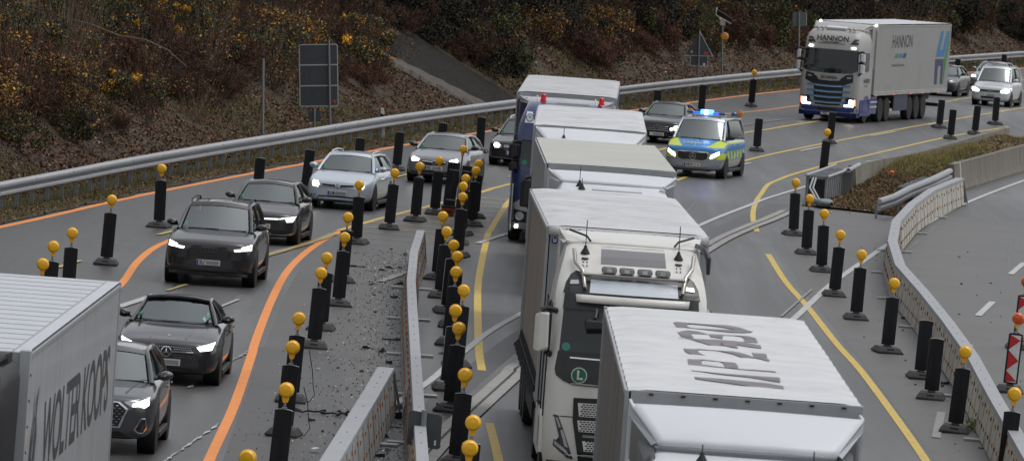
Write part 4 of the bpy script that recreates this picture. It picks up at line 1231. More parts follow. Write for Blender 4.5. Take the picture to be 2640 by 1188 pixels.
M_LITW = mat('warm headlamp lit', (1, .95, .85), .3, emit=(1.0, .86, .66), es=5.0)
M_DRL = mat('light strip', (1, 1, 1), .3, emit=(.95, .97, 1.0), es=1.5)
def carpaint(name, col, metal=.35, rough=.32):
    return mat(name, col, rough, metal=metal, coat=.8, dirt=(2.2, tuple(c * .7 + .02 for c in col[:3]), .35))

def baked(o):
    """apply the modifiers of o"""
    dg = bpy.context.evaluated_depsgraph_get(); dg.update()
    me = bpy.data.meshes.new_from_object(o.evaluated_get(dg))
    o.modifiers.clear(); old = o.data; o.data = me; me.name = old.name; bpy.data.meshes.remove(old)
    return o
def bvh_of(*obs):
    vs, fs = [], []
    for o in obs:
        k = len(vs); vs += [v.co.copy() for v in o.data.vertices]; fs += [[i + k for i in p.vertices] for p in o.data.polygons]
    return BVHTree.FromPolygons(vs, fs)
AX = {'front': (Vector((0, 1, 0)), lambda a, b: Vector((a, -20, b))), 'top': (Vector((0, 0, -1)), lambda a, b: Vector((a, b, 20))),
      'right': (Vector((-1, 0, 0)), lambda a, b: Vector((20, a, b))), 'left': (Vector((1, 0, 0)), lambda a, b: Vector((-20, a, b)))}
def decal(name, poly, bvh, m, parent, side='front', off=.008, thick=.012, step=.12, ring=0.0, mesh=None):
    """a thin shaped plate lying on the surface; ring>0 keeps only a border of that width"""
    d, st = AX[side]
    bm = bmesh.new()
    if mesh is not None:
        bm.from_mesh(mesh)
    elif ring:
        n = len(poly); cx = sum(p[0] for p in poly) / n; cy = sum(p[1] for p in poly) / n
        inner = []
        for p in poly:
            v = Vector((p[0] - cx, p[1] - cy)); L = v.length; inner.append((cx + v.x * (L - ring) / L, cy + v.y * (L - ring) / L))
        A = [bm.verts.new((p[0], p[1], 0)) for p in poly]; B = [bm.verts.new((p[0], p[1], 0)) for p in inner]
        for i in range(n): bm.faces.new((A[i], A[(i + 1) % n], B[(i + 1) % n], B[i]))
    else:
        bm.faces.new([bm.verts.new((p[0], p[1], 0)) for p in poly])
    if step: dice_bm(bm, step)
    last = None
    for v in bm.verts:
        h = bvh.ray_cast(st(v.co.x, v.co.y), d)
        if h[0] is None:
            p0 = st(v.co.x, v.co.y); q = bvh.find_nearest(Vector((p0.x if side in ('front', 'top') else 0, p0.y if side != 'front' else 0, p0.z if side != 'top' else 1)))
            loc = st(v.co.x, v.co.y); ax = {'front': 1, 'top': 2, 'right': 0, 'left': 0}[side]; loc[ax] = q[0][ax]
        else: loc = h[0]
        v.co = loc - d * off
    if thick:
        g = bmesh.ops.extrude_face_region(bm, geom=bm.faces[:])
        for v in [e for e in g['geom'] if isinstance(e, bmesh.types.BMVert)]: v.co += d * thick
        bmesh.ops.recalc_face_normals(bm, faces=bm.faces)
    me = bpy.data.meshes.new(name); bm.to_mesh(me); bm.free()
    me.materials.append(m)
    o = bpy.data.objects.new(name, me); COL.objects.link(o); o.parent = parent
    return o
def disc(cx, cy, r, n=20): return [(cx + r * math.cos(2 * math.pi * k / n), cy + r * math.sin(2 * math.pi * k / n)) for k in range(n)]
def mir(poly): return [(-x, z) for x, z in poly][::-1]
def bar(p, q, w):
    v = Vector((q[0] - p[0], q[1] - p[1])).normalized(); n = Vector((-v.y, v.x)) * w / 2
    return [(p[0] - n.x, p[1] - n.y), (q[0] - n.x, q[1] - n.y), (q[0] + n.x, q[1] + n.y), (p[0] + n.x, p[1] + n.y)]
def grow(poly, k):
    n = len(poly); cx = sum(p[0] for p in poly) / n; cy = sum(p[1] for p in poly) / n
    out = []
    for p in poly:
        v = Vector((p[0] - cx, p[1] - cy)); L = v.length or 1; out.append((cx + v.x * (L + k) / L, cy + v.y * (L + k) / L))
    return out

def wheel(parent, x, y, r, w, rimm=M_RIM, spokes=10, rr=.68):
    s = 1 if x > 0 else -1
    b = MB(); b.lathe([(r * .62, -w / 2), (r * .93, -w / 2), (r, -w * .36), (r, w * .36), (r * .93, w / 2), (r * .62, w / 2)], 'x', (x, y, r), 28)
    o = b.build('wheel', M_TYRE, parent, smooth=40)
    b = MB(); xo = x + s * w * .38
    b.lathe([(r * rr, -.01), (r * rr, .012)], 'x', (xo - s * .06, y, r), 24)
    for k in range(spokes):
        a = 2 * math.pi * k / spokes
        b.obox((xo, y + math.cos(a) * r * rr * .5, r + math.sin(a) * r * rr * .5), (.012, 0, 0), (0, math.cos(a) * r * rr * .48, math.sin(a) * r * rr * .48), (0, -math.sin(a) * r * .05, math.cos(a) * r * .05))
    b.lathe([(r * rr * 1.05, -.012), (r * rr * 1.05, .012), (r * rr * .94, .018)], 'x', (xo, y, r), 24)
    b.lathe([(r * .13, -.02), (r * .13, .02)], 'x', (xo, y, r), 12)
    b.cm = 1; b.lathe([(r * rr, -.004), (r * rr, .004)], 'x', (xo - s * .075, y, r), 24)
    b.build('rim', [rimm, M_TRIM], o, smooth=30)
    return o

def plate(parent, c, bvh, text, side='front', w=.52, h=.115, smudge=True, tilt=0.0, blue=True):
    x, z = c
    h0 = bvh.ray_cast(AX[side][1](x, z), AX[side][0])
    y = (h0[0].y if h0[0] else 0) - .03
    b = MB(); b.box(x - w / 2, x + w / 2, y, y + .03, z - h / 2, z + h / 2)
    o = b.build('number_plate', M_PLATE, parent, bevel=.004)
    b = MB(); b.box(x - w / 2 + .004, x - w / 2 + .048, y - .003, y, z - h / 2 + .004, z + h / 2 - .004)
    if blue: b.build('plate_band', M_EUB, o)
    if text:
        text_ob('plate_text', text, .125, M_INK, o, Matrix.Translation((x - w / 2 + .06 + .032 * len(text), y - .003, z)) @ Matrix.Rotation(math.radians(90), 4, 'X'), bold=.004, sx=.8, sy=.95)
    if smudge:
        xs = x - w / 2 + .07 + .07 * max(1, len(text))
        b = MB(); b.box(xs, x + w / 2 - .03, y - .003, y, z - h * .34, z + h * .34); b.build('plate_smudge', M_BLUR, o)
    return o

def person(label, loc, rz, shirt, hair, parent_y=0, hands=((-.18, -.36, .42), (.18, -.36, .42)), hiviz=False):
    """seated figure, origin at the hip on the seat, facing local -y"""
    t = bpy.data.meshes.new('person')
    V = [((0, 0, .10), .14), ((0, .03, .30), .15), ((0, .04, .48), .16), ((0, .03, .56), .07), ((0, .0, .66), .075), ((0, -.015, .74), .088), ((0, -.01, .81), .07)]
    E = [(0, 1), (1, 2), (2, 3), (3, 4), (4, 5), (5, 6)]
    for s, hd in ((-1, hands[0]), (1, hands[1])):
        k = len(V)
        el = (s * .27, -.10, .28)
        V += [((s * .18, .03, .49), .07), (el, .048), (tuple(a * .9 + b * .1 for a, b in zip(hd, el)), .032), (hd, .036)]
        E += [(2, k), (k, k + 1), (k + 1, k + 2), (k + 2, k + 3)]
        for j in range(4):   # fingers curled over the wheel rim
            b0 = len(V); fx = hd[0] - s * .015 + .0; fz = hd[2] + .03 - .018 * j
            V += [((hd[0] - s * .03, hd[1] - .05, fz), .010), ((hd[0] - s * .055, hd[1] - .055, fz - .012), .008)]
            E += [(k + 3, b0), (b0, b0 + 1)]
        b0 = len(V); V += [((hd[0] - s * .02, hd[1] + .0, hd[2] + .05), .011), ((hd[0] - s * .05, hd[1] - .02, hd[2] + .055), .009)]; E += [(k + 3, b0), (b0, b0 + 1)]
        k = len(V); V += [((s * .11, -.02, .10), .095), ((s * .15, -.42, .16), .07), ((s * .15, -.52, -.22), .05), ((s * .15, -.66, -.26), .04)]
        E += [(0, k), (k, k + 1), (k + 1, k + 2), (k + 2, k + 3)]
    t.from_pydata([v for v, r in V], E, [])
    o = bpy.data.objects.new('person', t); COL.objects.link(o)
    sk = o.modifiers.new('skin', 'SKIN')
    for i, (v, r) in enumerate(V): t.skin_vertices[0].data[i].radius = (r, r * (.7 if i in (1, 2) else 1))
    t.skin_vertices[0].data[0].use_root = True
    sb = o.modifiers.new('sub', 'SUBSURF'); sb.levels = sb.render_levels = 1
    baked(o)
    me = o.data; me.materials.clear()
    for m in (mat('skin', lin(190, 142, 118), .6), shirt, mat('dark trousers', (.02, .022, .03), .9)): me.materials.append(m)
    for p in me.polygons:
        c = p.center
        hand = min((c - Vector(h)).length for h in hands)
        p.material_index = 0 if (c.z > .555 or hand < .11) else (2 if c.z < .2 and c.y < .3 and abs(c.y) > .0 and c.z < .17 else 1)
        p.use_smooth = True
    b = MB(); b.grid(lambda u, v: (.098 * math.cos(2 * math.pi * u) * math.sin(math.pi * (.02 + .5 * v)), .02 + .105 * math.sin(2 * math.pi * u) * math.sin(math.pi * (.02 + .5 * v)), .775 + .105 * math.cos(math.pi * (.02 + .5 * v))), 16, 6)
    b.grid(lambda u, v: (.094 * math.cos(math.pi * u), .03 + .092 * math.sin(math.pi * u), .78 - .13 * v), 10, 3)
    b.build('hair', mat(hair[0], hair[1], .8), o, smooth=80)
    b = MB()
    for s in (-1, 1): b.lathe([(.004, -.008), (.012, -.004), (.012, .004)], 'y', (s * .034, -.098, .752), 8)
    b.build('eyes', M_INK, o)
    b = MB(); b.hexa([(-.016, -.10, .705), (.016, -.10, .705), (.014, -.07, .705), (-.014, -.07, .705), (-.006, -.10, .75), (.006, -.10, .75), (.006, -.08, .75), (-.006, -.08, .75)])
    b.box(-.024, .024, -.092, -.08, .682, .690)
    for s in (-1, 1): b.lathe([(.01, -.012), (.028, 0), (.01, .012)], 'x', (s * .09, .0, .735), 10)
    b.build('face', MATS['skin'], o, smooth=60)
    if hiviz:
        b = MB()
        b.grid(lambda u, v: (.20 * math.cos(2 * math.pi * u) * (1 - .15 * v), .03 + .135 * math.sin(2 * math.pi * u), .12 + .40 * v), 20, 5)
        b.build('vest', mat('high visibility green', lin(96, 190, 120), .7), o, smooth=80)
    o.location = loc; o.rotation_euler = (0, 0, rz)
    tag(o, label, 'person')
    return o

def car(name, label, cat, loc, yaw, S, group=None):
    """S: dict of sizes; local origin under the middle of the front bumper, nose towards -y"""
    W, L, H, fo, wb = S['W'], S['L'], S['H'], S['fo'], S['wb']
    ya = math.radians(yaw)
    t = thing(name, label, cat, (loc[0] - math.sin(ya) * fo, loc[1] - math.cos(ya) * fo, .008), -ya, group)
    hw = W / 2; zb = S.get('zb', .2); zn, zc, yc = S['zn'], S['zc'], S['yc']; zt = S.get('zt', zc - .02)
    pm = S['paint']
    st = [(0, .52, zb + .10, zn - .20), (.035, .74, zb + .05, zn - .09), (.13, .885, zb + .02, zn - .025), (.34, .965, zb, zn + .005), (.62, .995, zb, zn + (zc - zn) * .4),
          (yc - .12, 1.0, zb, zc - .015), (yc + .35, 1.0, zb, zc + .0), ((yc + L) / 2, 1.0, zb, zc + .01), (L - .75, .99, zb, zt), (L - .28, .96, zb + .04, zt - .01), (L - .06, .86, zb + .1, zt - .06), (L, .7, zb + .16, zt - .16)]
    V, F = [], []
    for (y, wf, z0, z1) in st:
        w = hw * wf; h = z1 - z0
        half = [(0, z0), (w * .78, z0), (w * .95, z0 + .07), (w * 1.0, z0 + .30 * h), (w * 1.0, z0 + .62 * h), (w * .975, z1 - .10), (w * .90, z1 - .015), (w * .5, z1 + .012), (0, z1 + .02)]
        ring = half + [(-x, z) for x, z in half[-2:0:-1]]
        V += [(x, y, z) for x, z in ring]
    n = 16
    for i in range(len(st) - 1):
        for k in range(n): F.append((i * n + k, i * n + (k + 1) % n, (i + 1) * n + (k + 1) % n, (i + 1) * n + k))
    # end caps as strips of quads
    for base, flip in ((0, False), ((len(st) - 1) * n, True)):
        for k in range(8 - 1):
            q = (base + k, base + k + 1, base + (n - k - 1) % n, base + (n - k) % n) if k else (base, base + 1, base + n - 1)
            F.append(q if flip else q[::-1])
        F.append((base + 7, base + 8, base + 9) if flip else (base + 9, base + 8, base + 7))
    mb = MB(); mb.add(V, F)
    body = mb.build('body', pm if isinstance(pm, list) else [pm], t)
    body.modifiers.new('s', 'SUBSURF').levels = S.get('sub', 2)
    baked(body)
    me = body.data; me.polygons.foreach_set('use_smooth', [True] * len(me.polygons))
    if S.get('rule'):
        for p in me.polygons: p.material_index = S['rule'](p.center, p.normal)
    elif len(me.materials) > 1:
        for p in me.polygons:
            p.material_index = 1 if p.center.z < zb + .16 else 0
    bv = bvh_of(body)
    # cabin
    xb, rw, y0, y1 = S['xb'], S['rw'], S['yr0'], S['yr1']; yb = S.get('yb', L - .12)
    zr = H - .075
    roofm = S.get('roof', pm[0] if isinstance(pm, list) else pm)
    A0 = lambda s: Vector((s * xb, yc, zc - .02)); A1 = lambda s: Vector((s * rw, y0, zr)); C1 = lambda s: Vector((s * rw * .96, y1, zr - S.get('rdrop', .03))); C0 = lambda s: Vector((s * xb * .97, yb, zt - .03))
    nose = .13
    def ws(u, v, ins=0.0):
        a = A0(-1).lerp(A1(-1), v); b = A0(1).lerp(A1(1), v); uu = ins + u * (1 - 2 * ins); p = a.lerp(b, uu)
        k = 1 - (2 * uu - 1) ** 2
        return p + Vector((0, -nose * k * (1 - .35 * v), .03 * k * (1 - v) * 0 + .055 * k * v))
    mb = MB(); mb.grid(lambda u, v: tuple(ws(u, .01 + S.get('wtop', .865) * v, .035)), 14, 8); wsc = mb.build('windscreen', S.get('glass', G_WIN), t, smooth=80)
    mb = MB(); mb.grid(lambda u, v: tuple(ws(u, S.get('wtop', .865) + .01 + (.992 - S.get('wtop', .865) - .01) * v, .0) + Vector((0, -.012, .004))), 14, 3); mb.build('roof_header', S.get('hdr', roofm), t, smooth=80)
    mb = MB()
    def roof(u, v):
        a = A1(-1).lerp(C1(-1), v); b = A1(1).lerp(C1(1), v); p = a.lerp(b, u); k = 1 - (2 * u - 1) ** 2
        return p + Vector((0, -nose * .65 * k * (1 - v) + .06 * k * v, .055 * k + .035 * math.sin(math.pi * min(1, v * 1.0)) * (1)))
    mb.grid(lambda u, v: tuple(roof(u, v)), 14, 12); r = mb.build('roof', roofm, t, smooth=80)
    so = r.modifiers.new('s', 'SOLIDIFY'); so.thickness = .035; so.offset = -1
    for s in (-1, 1):
        mb = MB(); mb.tube([A0(s) + Vector((s * .02, -.06, -.03)), A0(s).lerp(A1(s), .5) + Vector((s * .012, -.01, .01)), A1(s) + Vector((0, 0, -.005)), A1(s).lerp(C1(s), .5) + Vector((s * .015, 0, .028)), C1(s) + Vector((0, .02, -.01)), C1(s).lerp(C0(s), .5) + Vector((s * .02, .03, .03)), C0(s)], [.048, .042, .04, .038, .05, .06, .07], 8)
        mb.build('pillar', roofm if S.get('soft') is None else S['soft'][1], t, smooth=60)
        # side glass in two panes with a post between
        ym = S.get('ym', (yc + yb) / 2 + .1)
        def sd(y, v):
            # bottom and top edge at station y
            ztop_y = np.interp(y, [yc, y0, y1, yb], [zc, zr, zr - .03, zt]); xt = np.interp(y, [yc, y0, y1, yb], [xb, rw, rw * .96, xb * .97])
            return Vector((s * (xb + (xt - xb) * v + .022 * math.sin(math.pi * v)), y, zc - .02 + (ztop_y - zc + .0) * v))
        def pane(ya_, yb_, nm):
            mb = MB(); mb.grid(lambda u, v: tuple(sd(ya_ + (yb_ - ya_) * u, .03 + .95 * v)), 8, 5); return mb.build(nm, S.get('sglass', G_SIDE), t, smooth=80)
        pane(yc + .12, ym - .04, 'side_window'); pane(ym + .04, min(yb - .25, y1 + .25), 'side_window')
        mb = MB(); mb.tube([sd(ym, 0), sd(ym, .5) + Vector((s * .004, 0, 0)), sd(ym, 1)], .04, 6); mb.build('door_pillar', M_TRIM, t)
        mb = MB(); mb.grid(lambda u, v: tuple(sd(min(yb - .27, y1 + .23) + (yb - min(yb - .27, y1 + .23)) * u, v)), 4, 4); mb.build('rear_quarter', roofm, t, smooth=80)
        # mirror
        mx, my, mz = xb + .20, yc + .32, zc + .075
        mb = MB()
        mb.grid(lambda u, v: (s * (mx + .125 * math.cos(2 * math.pi * u) * math.sin(math.pi * (.03 + .94 * v)) ** .6), my - .09 * math.cos(math.pi * (.03 + .94 * v)), mz + .078 * math.sin(2 * math.pi * u) * math.sin(math.pi * (.03 + .94 * v)) ** .6 + .012 * math.cos(2 * math.pi * u)), 16, 8)
        mb.cm = 1; mb.obox((s * (mx - .14), my, mz - .06), (s * .075, 0, .02), (0, .03, 0), (0, 0, .018))
        mb.build('mirror', [S.get('mirror', roofm), M_TRIM], t, smooth=50)
        # wheels in dark arches
        rw_ = S.get('rwheel', .33); ww = S.get('ww', .235)
        for yy in (fo, fo + wb):
            mb = MB(); mb.lathe([(rw_ + .055, -.28), (rw_ + .055, 0), (rw_ + .03, .0)], 'x', (s * (hw - .002) if s > 0 else -(hw - .002), yy, rw_ + .02), 30) if s > 0 else mb.lathe([(rw_ + .055, .28), (rw_ + .055, 0), (rw_ + .03, 0)], 'x', (-(hw - .002), yy, rw_ + .02), 30)
            mb.build('wheel_arch', M_TRIM, t, smooth=40)
            wheel(t, s * (hw - ww / 2 + .004), yy, rw_, ww, S.get('rim', M_RIM), S.get('spokes', 10))
        mb = MB(); mb.obox((s * (hw - .03), fo + wb * .5, zb + .02), (.05, 0, 0), (0, wb * .5 - .42, 0), (0, 0, .05)); mb.build('sill', S.get('sill', M_TRIM), t, bevel=.02)
        for yy in (ym - .18, ym + .85 if ym + .85 < L - .9 else ym + .6):
            mb = MB(); mb.obox((s * (hw * .985 + .02), yy, zc - .17), (.012, 0, 0), (0, .09, 0), (0, 0, .014)); mb.build('door_handle', S.get('handle', pm[0] if isinstance(pm, list) else pm), t, bevel=.006)
        for yy in (ym, yc + .28):
            mb = MB(); mb.add([q for q in [(s * (hw * 1.0 + .002), yy, zb + .15), (s * (hw * 1.0 + .002), yy + .012, zb + .15), (s * (hw * .975 + .004), yy + .012, zc - .06), (s * (hw * .975 + .004), yy, zc - .06)]], [(0, 1, 2, 3)]); mb.build('door_seam', M_TRIM, t)
    mb = MB(); mb.grid(lambda u, v: tuple((C1(-1).lerp(C0(-1), .05 + .85 * v)).lerp(C1(1).lerp(C0(1), .05 + .85 * v), .04 + .92 * u) + Vector((0, .05 * (1 - (2 * u - 1) ** 2) + .01, .03 * (1 - (2 * u - 1) ** 2) * (1 - v)))), 8, 5); mb.build('rear_window', G_DARK, t, smooth=80)
    # inside: dark floor, dashboard, seats, wheel, inner mirror
    zi = zc + .016
    mb = MB(); mb.add([(-xb * .96, yc + .03, zi), (xb * .96, yc + .03, zi), (xb * .94, yb - .15, max(zt, zc) + .028), (-xb * .94, yb - .15, max(zt, zc) + .028), (0, yc - .09, zi)], [(0, 4, 1, 2, 3)])
    mb.build('cabin_floor', M_INT, t)
    mb = MB(); mb.obox((0, yc + .42, zi + .03), (xb * .88, 0, 0), (0, .22, 0), (0, -.02, .05)); mb.build('dashboard', M_INT, t, bevel=.03)
    sy = y0 + .75
    for s in (-1, 1):
        mb = MB(); mb.obox((s * .36, sy, zi + (H - zc) * .24), (.23, 0, 0), (0, .06, 0), (0, .05, (H - zc) * .26)); mb.obox((s * .36, sy + .1, zi + (H - zc) * .60), (.12, 0, 0), (0, .05, 0), (0, .02, .085)); mb.build('seat', S.get('seat', M_SEAT), t, bevel=.04)
    mb = MB()
    pts = [(.36 + .18 * math.cos(2 * math.pi * k / 20), yc + .72 + .05 * math.sin(2 * math.pi * k / 20), zi + .02 + .17 * math.sin(2 * math.pi * k / 20)) for k in range(21)]
    mb.tube(pts, .014, 6, False); mb.obox((.36, yc + .72, zi + .02), (.17, 0, 0), (0, .012, 0), (0, 0, .03)); mb.build('steering_wheel', M_TRIM2, t, smooth=40)
    mb = MB(); mb.obox((0, y0 - .02, zr - .06), (.12, 0, 0), (0, .02, 0), (0, 0, .032)); mb.obox((0, y0 - .08, zr - .02), (.07, 0, 0), (0, .04, 0), (0, 0, .03)); mb.build('inner_mirror', M_TRIM, t, bevel=.012)
    mb = MB(); mb.tube([tuple(ws(.12, .03) + Vector((0, -.02, .0))), tuple(ws(.55, .05) + Vector((0, -.025, .0)))], .012, 5); mb.tube([tuple(ws(.5, .02) + Vector((0, -.02, 0))), tuple(ws(.93, .03) + Vector((0, -.02, 0)))], .012, 5); mb.build('wiper', M_TRIM, t)
    bw = bvh_of(wsc)
    if S.get('sticker', True):
        decal('windscreen_sticker', disc(-xb * .84, zc + .09, .035, 10), bw, mat('green sticker', lin(70, 140, 96), .6), t, off=.004, thick=0, step=0)
    if S.get('rails'):
        for s in (-1, 1):
            mb = MB(); p0, p1 = A1(s), C1(s)
            mb.tube([p0 + Vector((-s * .03, .05, .01)), p0 + Vector((-s * .025, .2, .085)), p0.lerp(p1, .5) + Vector((-s * .01, 0, .12)), p1 + Vector((-s * .02, -.3, .10)), p1 + Vector((-s * .02, -.05, .03))], .02, 8); mb.build('roof_rail', S['rails'], t, smooth=50)
    t['_bv'] = 0
    return t, bv, bw
class FM:
    """outline of a car's front read off as numbers: wheel contact points left and right, their distance, the middle mark"""
    def __init__(s, wl, wr, D, c, dz):
        s.ex = (Vector(wr) - Vector(wl)).normalized(); s.up = Vector((s.ex.y, -s.ex.x)); s.k = (Vector(wr) - Vector(wl)).length / D
        s.m = (Vector(wl) + Vector(wr)) / 2; s.dz = dz; s.x0 = 0; s.x0 = s(c)[0]
    def __call__(s, *a):
        p = Vector(a[0] if len(a) == 1 else a) - s.m
        return (p.dot(s.ex) / s.k - s.x0, p.dot(s.up) / s.k + s.dz)
    def P(s, pts): return [s(q) for q in pts]
def both(fn, poly, *a, **k):
    fn(a[0], poly, *a[1:], **k); fn(a[0], mir(poly), *a[1:], **k)
def sym(half):   # right half listed top-middle to bottom-middle -> closed full outline
    return half + [(-x, z) for x, z in half[::-1] if abs(x) > 1e-6]
def badge_star(t, c, bv, r, m=M_CHR):
    b = [disc(c[0], c[1], r)]
    o = decal('badge', disc(c[0], c[1], r), bv, M_TRIM, t, off=.02, thick=.01, step=0)
    decal('badge_ring', disc(c[0], c[1], r), bv, m, o, off=.028, thick=.01, step=0, ring=r * .14)
    for a in (90, 210, 330):
        a = math.radians(a); d = Vector((math.cos(a), math.sin(a))); n_ = Vector((-d.y, d.x))
        decal('badge_ray', [(c[0] + n_.x * r * .14, c[1] + n_.y * r * .14), (c[0] + d.x * r * .92, c[1] + d.y * r * .92), (c[0] - n_.x * r * .14, c[1] - n_.y * r * .14)], bv, m, o, off=.028, thick=.01, step=0)
def badge_vw(t, c, bv, r):
    o = decal('badge', disc(c[0], c[1], r), bv, M_TRIM2, t, off=.016, thick=.01, step=0)
    decal('badge_ring', disc(c[0], c[1], r), bv, M_CHR, o, off=.024, thick=.01, step=0, ring=r * .16)
    for pts in (((-.42, .75), (0, .12), (.42, .75)), ((-.75, .35), (-.36, -.62), (0, .02), (.36, -.62), (.75, .35))):
        for p, q in zip(pts[:-1], pts[1:]):
            decal('badge_stroke', bar((c[0] + p[0] * r, c[1] + p[1] * r), (c[0] + q[0] * r, c[1] + q[1] * r), r * .17), bv, M_CHR, o, off=.024, thick=.01, step=0)
def badge_rings(t, c, bv, r, m):
    o = None
    for k in range(4):
        q = decal('badge' if o is None else 'badge_ring', disc(c[0] + (k - 1.5) * r * 1.35, c[1], r), bv, m, t if o is None else o, off=.026, thick=.012, step=0, ring=r * .26)
        o = o or q
def headlights(t, bv, poly, lamps, lit=M_LIT, house=M_HLG, step=.06):
    for f in (lambda p: p, mir):
        o = decal('headlight', f(poly), bv, house, t, off=.006, thick=.02, step=step)
        for l in lamps: decal('lamp', f(l), bv, lit, o, off=.013, thick=.01, step=step)
# ------------------------------------------------------------------ cars
P_DGREY = carpaint('dark grey paint', (.030, .030, .034)); P_BLK = carpaint('black paint', (.012, .012, .014)); P_GRAPH = carpaint('graphite paint', (.052, .055, .062))
P_ICE = carpaint('pale blue silver paint', (.52, .58, .65), .25); P_SILV = carpaint('silver paint', (.36, .37, .39), .5); P_GREYC = carpaint('light grey paint', (.24, .245, .27), .5)
P_CAB = carpaint('anthracite paint', (.030, .029, .034)); P_WSIL = carpaint('white silver paint', (.60, .62, .65), .2); P_NAVY = carpaint('deep blue black paint', (.015, .016, .024))
M_SOFT = mat('soft top cloth', (.008, .008, .009), .95, noise=(40, .5, (.014, .014, .015)))
# --- large dark SUV
S = dict(W=1.97, L=5.05, H=1.74, fo=.92, wb=3.0, zb=.24, zn=1.0, zc=1.17, yc=1.32, yr0=2.12, yr1=4.35, xb=.78, rw=.66, paint=P_DGREY, rwheel=.37, ww=.285, rails=M_TRIM, rim=M_RIMD, mirror=P_BLK, zt=1.12)
t, bv, bw = car('suv', 'large dark grey SUV with lit headlamps, black grille and plate starting SU', 'SUV', (-6.48, 150.3), 2.2, S)
f = FM((115, 1028), (1065, 1113), 1.68, (600, 655), .055)
headlights(t, bv, f.P([(870, 625), (1120, 608), (1118, 690), (915, 692)]), [f.P([(1000, 640), (1114, 616), (1112, 684), (985, 682)]), f.P([(905, 664), (985, 662), (985, 686), (918, 688)])], house=M_TRIM2)
gl = sym([(0, f(600, 606)[1]), f(820, 625), f(875, 690), f(850, 780), (0, f(600, 770)[1])])
o = decal('grille', gl, bv, M_TRIM, t, off=.012, thick=.02)
decal('grille_frame', gl, bv, P_BLK, o, off=.022, thick=.02, ring=.035)
for z in (640, 668, 696, 724, 752):
    zz = f(600, z)[1]; decal('grille_bar', bar((-.42, zz), (.42, zz), .018), bv, M_TRIM2, o, off=.02, thick=.01)
badge_rings(t, f(600, 655), bv, .062, M_TRIM2)
plate(t, (0.0, f(588, 812)[1]), bv, 'SU')
for g in (lambda p: p, mir):
    decal('bumper_vent', g(f.P([(885, 800), (1095, 800), (1080, 905), (885, 880)])), bv, M_TRIM, t)
    decal('bumper_crease', g(bar(f(872, 786), f(1115, 786), .022)), bv, P_DGREY, t, off=.02, thick=.02)
    decal('bumper_strip', g(bar(f(600, 915), f(1105, 944), .02)), bv, M_TRIM2, t, off=.02, thick=.02)
decal('lower_intake', sym([(0, f(600, 935)[1]), f(1070, 960), f(1050, 1010), (0, f(600, 990)[1])]), bv, M_TRIM, t, off=.01)
# --- convertible
S = dict(W=1.86, L=4.83, H=1.43, fo=.86, wb=2.87, zb=.17, zn=.80, zc=1.02, yc=1.52, wtop=.93, hdr=P_CAB, yr0=2.32, yr1=3.35, xb=.74, rw=.56, paint=P_CAB, roof=M_SOFT, soft=(1, P_CAB), rim=M_RIM, mirror=P_BLK, zt=.98, yb=4.1, seat=mat('pale seat leather', lin(150, 148, 146), .7), rwheel=.335, ww=.25)
t, bv, bw = car('convertible', 'dark convertible with black soft top, star grille and plate starting D', 'convertible', (-5.92, 122.5), 1.2, S)
f = FM((109, 1022), (1135, 1115), 1.6, (637, 730), .065)
headlights(t, bv, f.P([(965, 690), (1190, 650), (1200, 700), (1160, 745), (1010, 752)]), [f.P([(985, 695), (1182, 657), (1150, 735), (1020, 742)])], house=M_TRIM2)
gl = sym([(0, f(637, 650)[1]), f(930, 700), f(948, 775), f(900, 800), (0, f(637, 796)[1])])
o = decal('grille', gl, bv, M_TRIM, t, off=.01, thick=.02)
for i in range(-11, 12):
    for j in range(6):
        x, z = i * .042 + (j % 2) * .021, f(637, 672)[1] - j * .034 - abs(i) * .0012
        if abs(x) > .12 or j in (0,):
            decal('grille_stud', bar((x - .007, z), (x + .007, z), .012), bv, M_CHR, o, off=.018, thick=.008, step=0) if (i + j) % 1 == 0 and j not in (3,) and abs(i) < 11 else None
for g in (lambda p: p, mir): decal('grille_wing', g(bar(f(700, 736), f(945, 752), .02)), bv, M_CHR, t, off=.022, thick=.014)
badge_star(t, (0, f(637, 730)[1]), bv, .095)
plate(t, (0, f(634, 850)[1]), bv, 'D')
decal('lower_intake', sym([(0, f(637, 905)[1]), f(900, 930), f(1000, 990), (0, f(637, 970)[1])]), bv, M_TRIM, t)
decal('bumper_strip', sym([(0, f(637, 970)[1]), f(1000, 992), f(1000, 1002), (0, f(637, 980)[1])]), bv, M_CHR, t, off=.02, thick=.02)
for g in (lambda p: p, mir): decal('bumper_vent', g(f.P([(990, 835), (1150, 850), (1155, 985), (1020, 935)])), bv, M_TRIM, t)
decal('bonnet_badge', disc(0, .42, .03), bv, M_CHR, t, side='top', off=.006, thick=.004, step=0)
for g in (lambda p: p, mir): decal('bonnet_crease', g([(.30, .25), (.33, .25), (.47, 1.45), (.45, 1.45)]), bv, carpaint('bonnet crease paint', (.034, .033, .038)), t, side='top', off=.006, thick=.006)
decal('bonnet_gap', sym([(0, 1.32), (.62, 1.40), (.62, 1.45), (0, 1.37)]), bv, M_TRIM, t, side='top', off=.006, thick=.006)
mb = MB(); mb.tube([(-.56, 2.28, 1.375), (-.3, 2.21, 1.415), (0, 2.19, 1.425), (.3, 2.21, 1.415), (.56, 2.28, 1.375)], .035, 8); mb.build('windscreen_header', P_CAB, t, smooth=50)
decal('windscreen_sticker', bar((.52, 1.07), (.62, 1.18), .08), bw, mat('pale sticker', lin(140, 176, 166), .6), t, off=.004, thick=0, step=0)
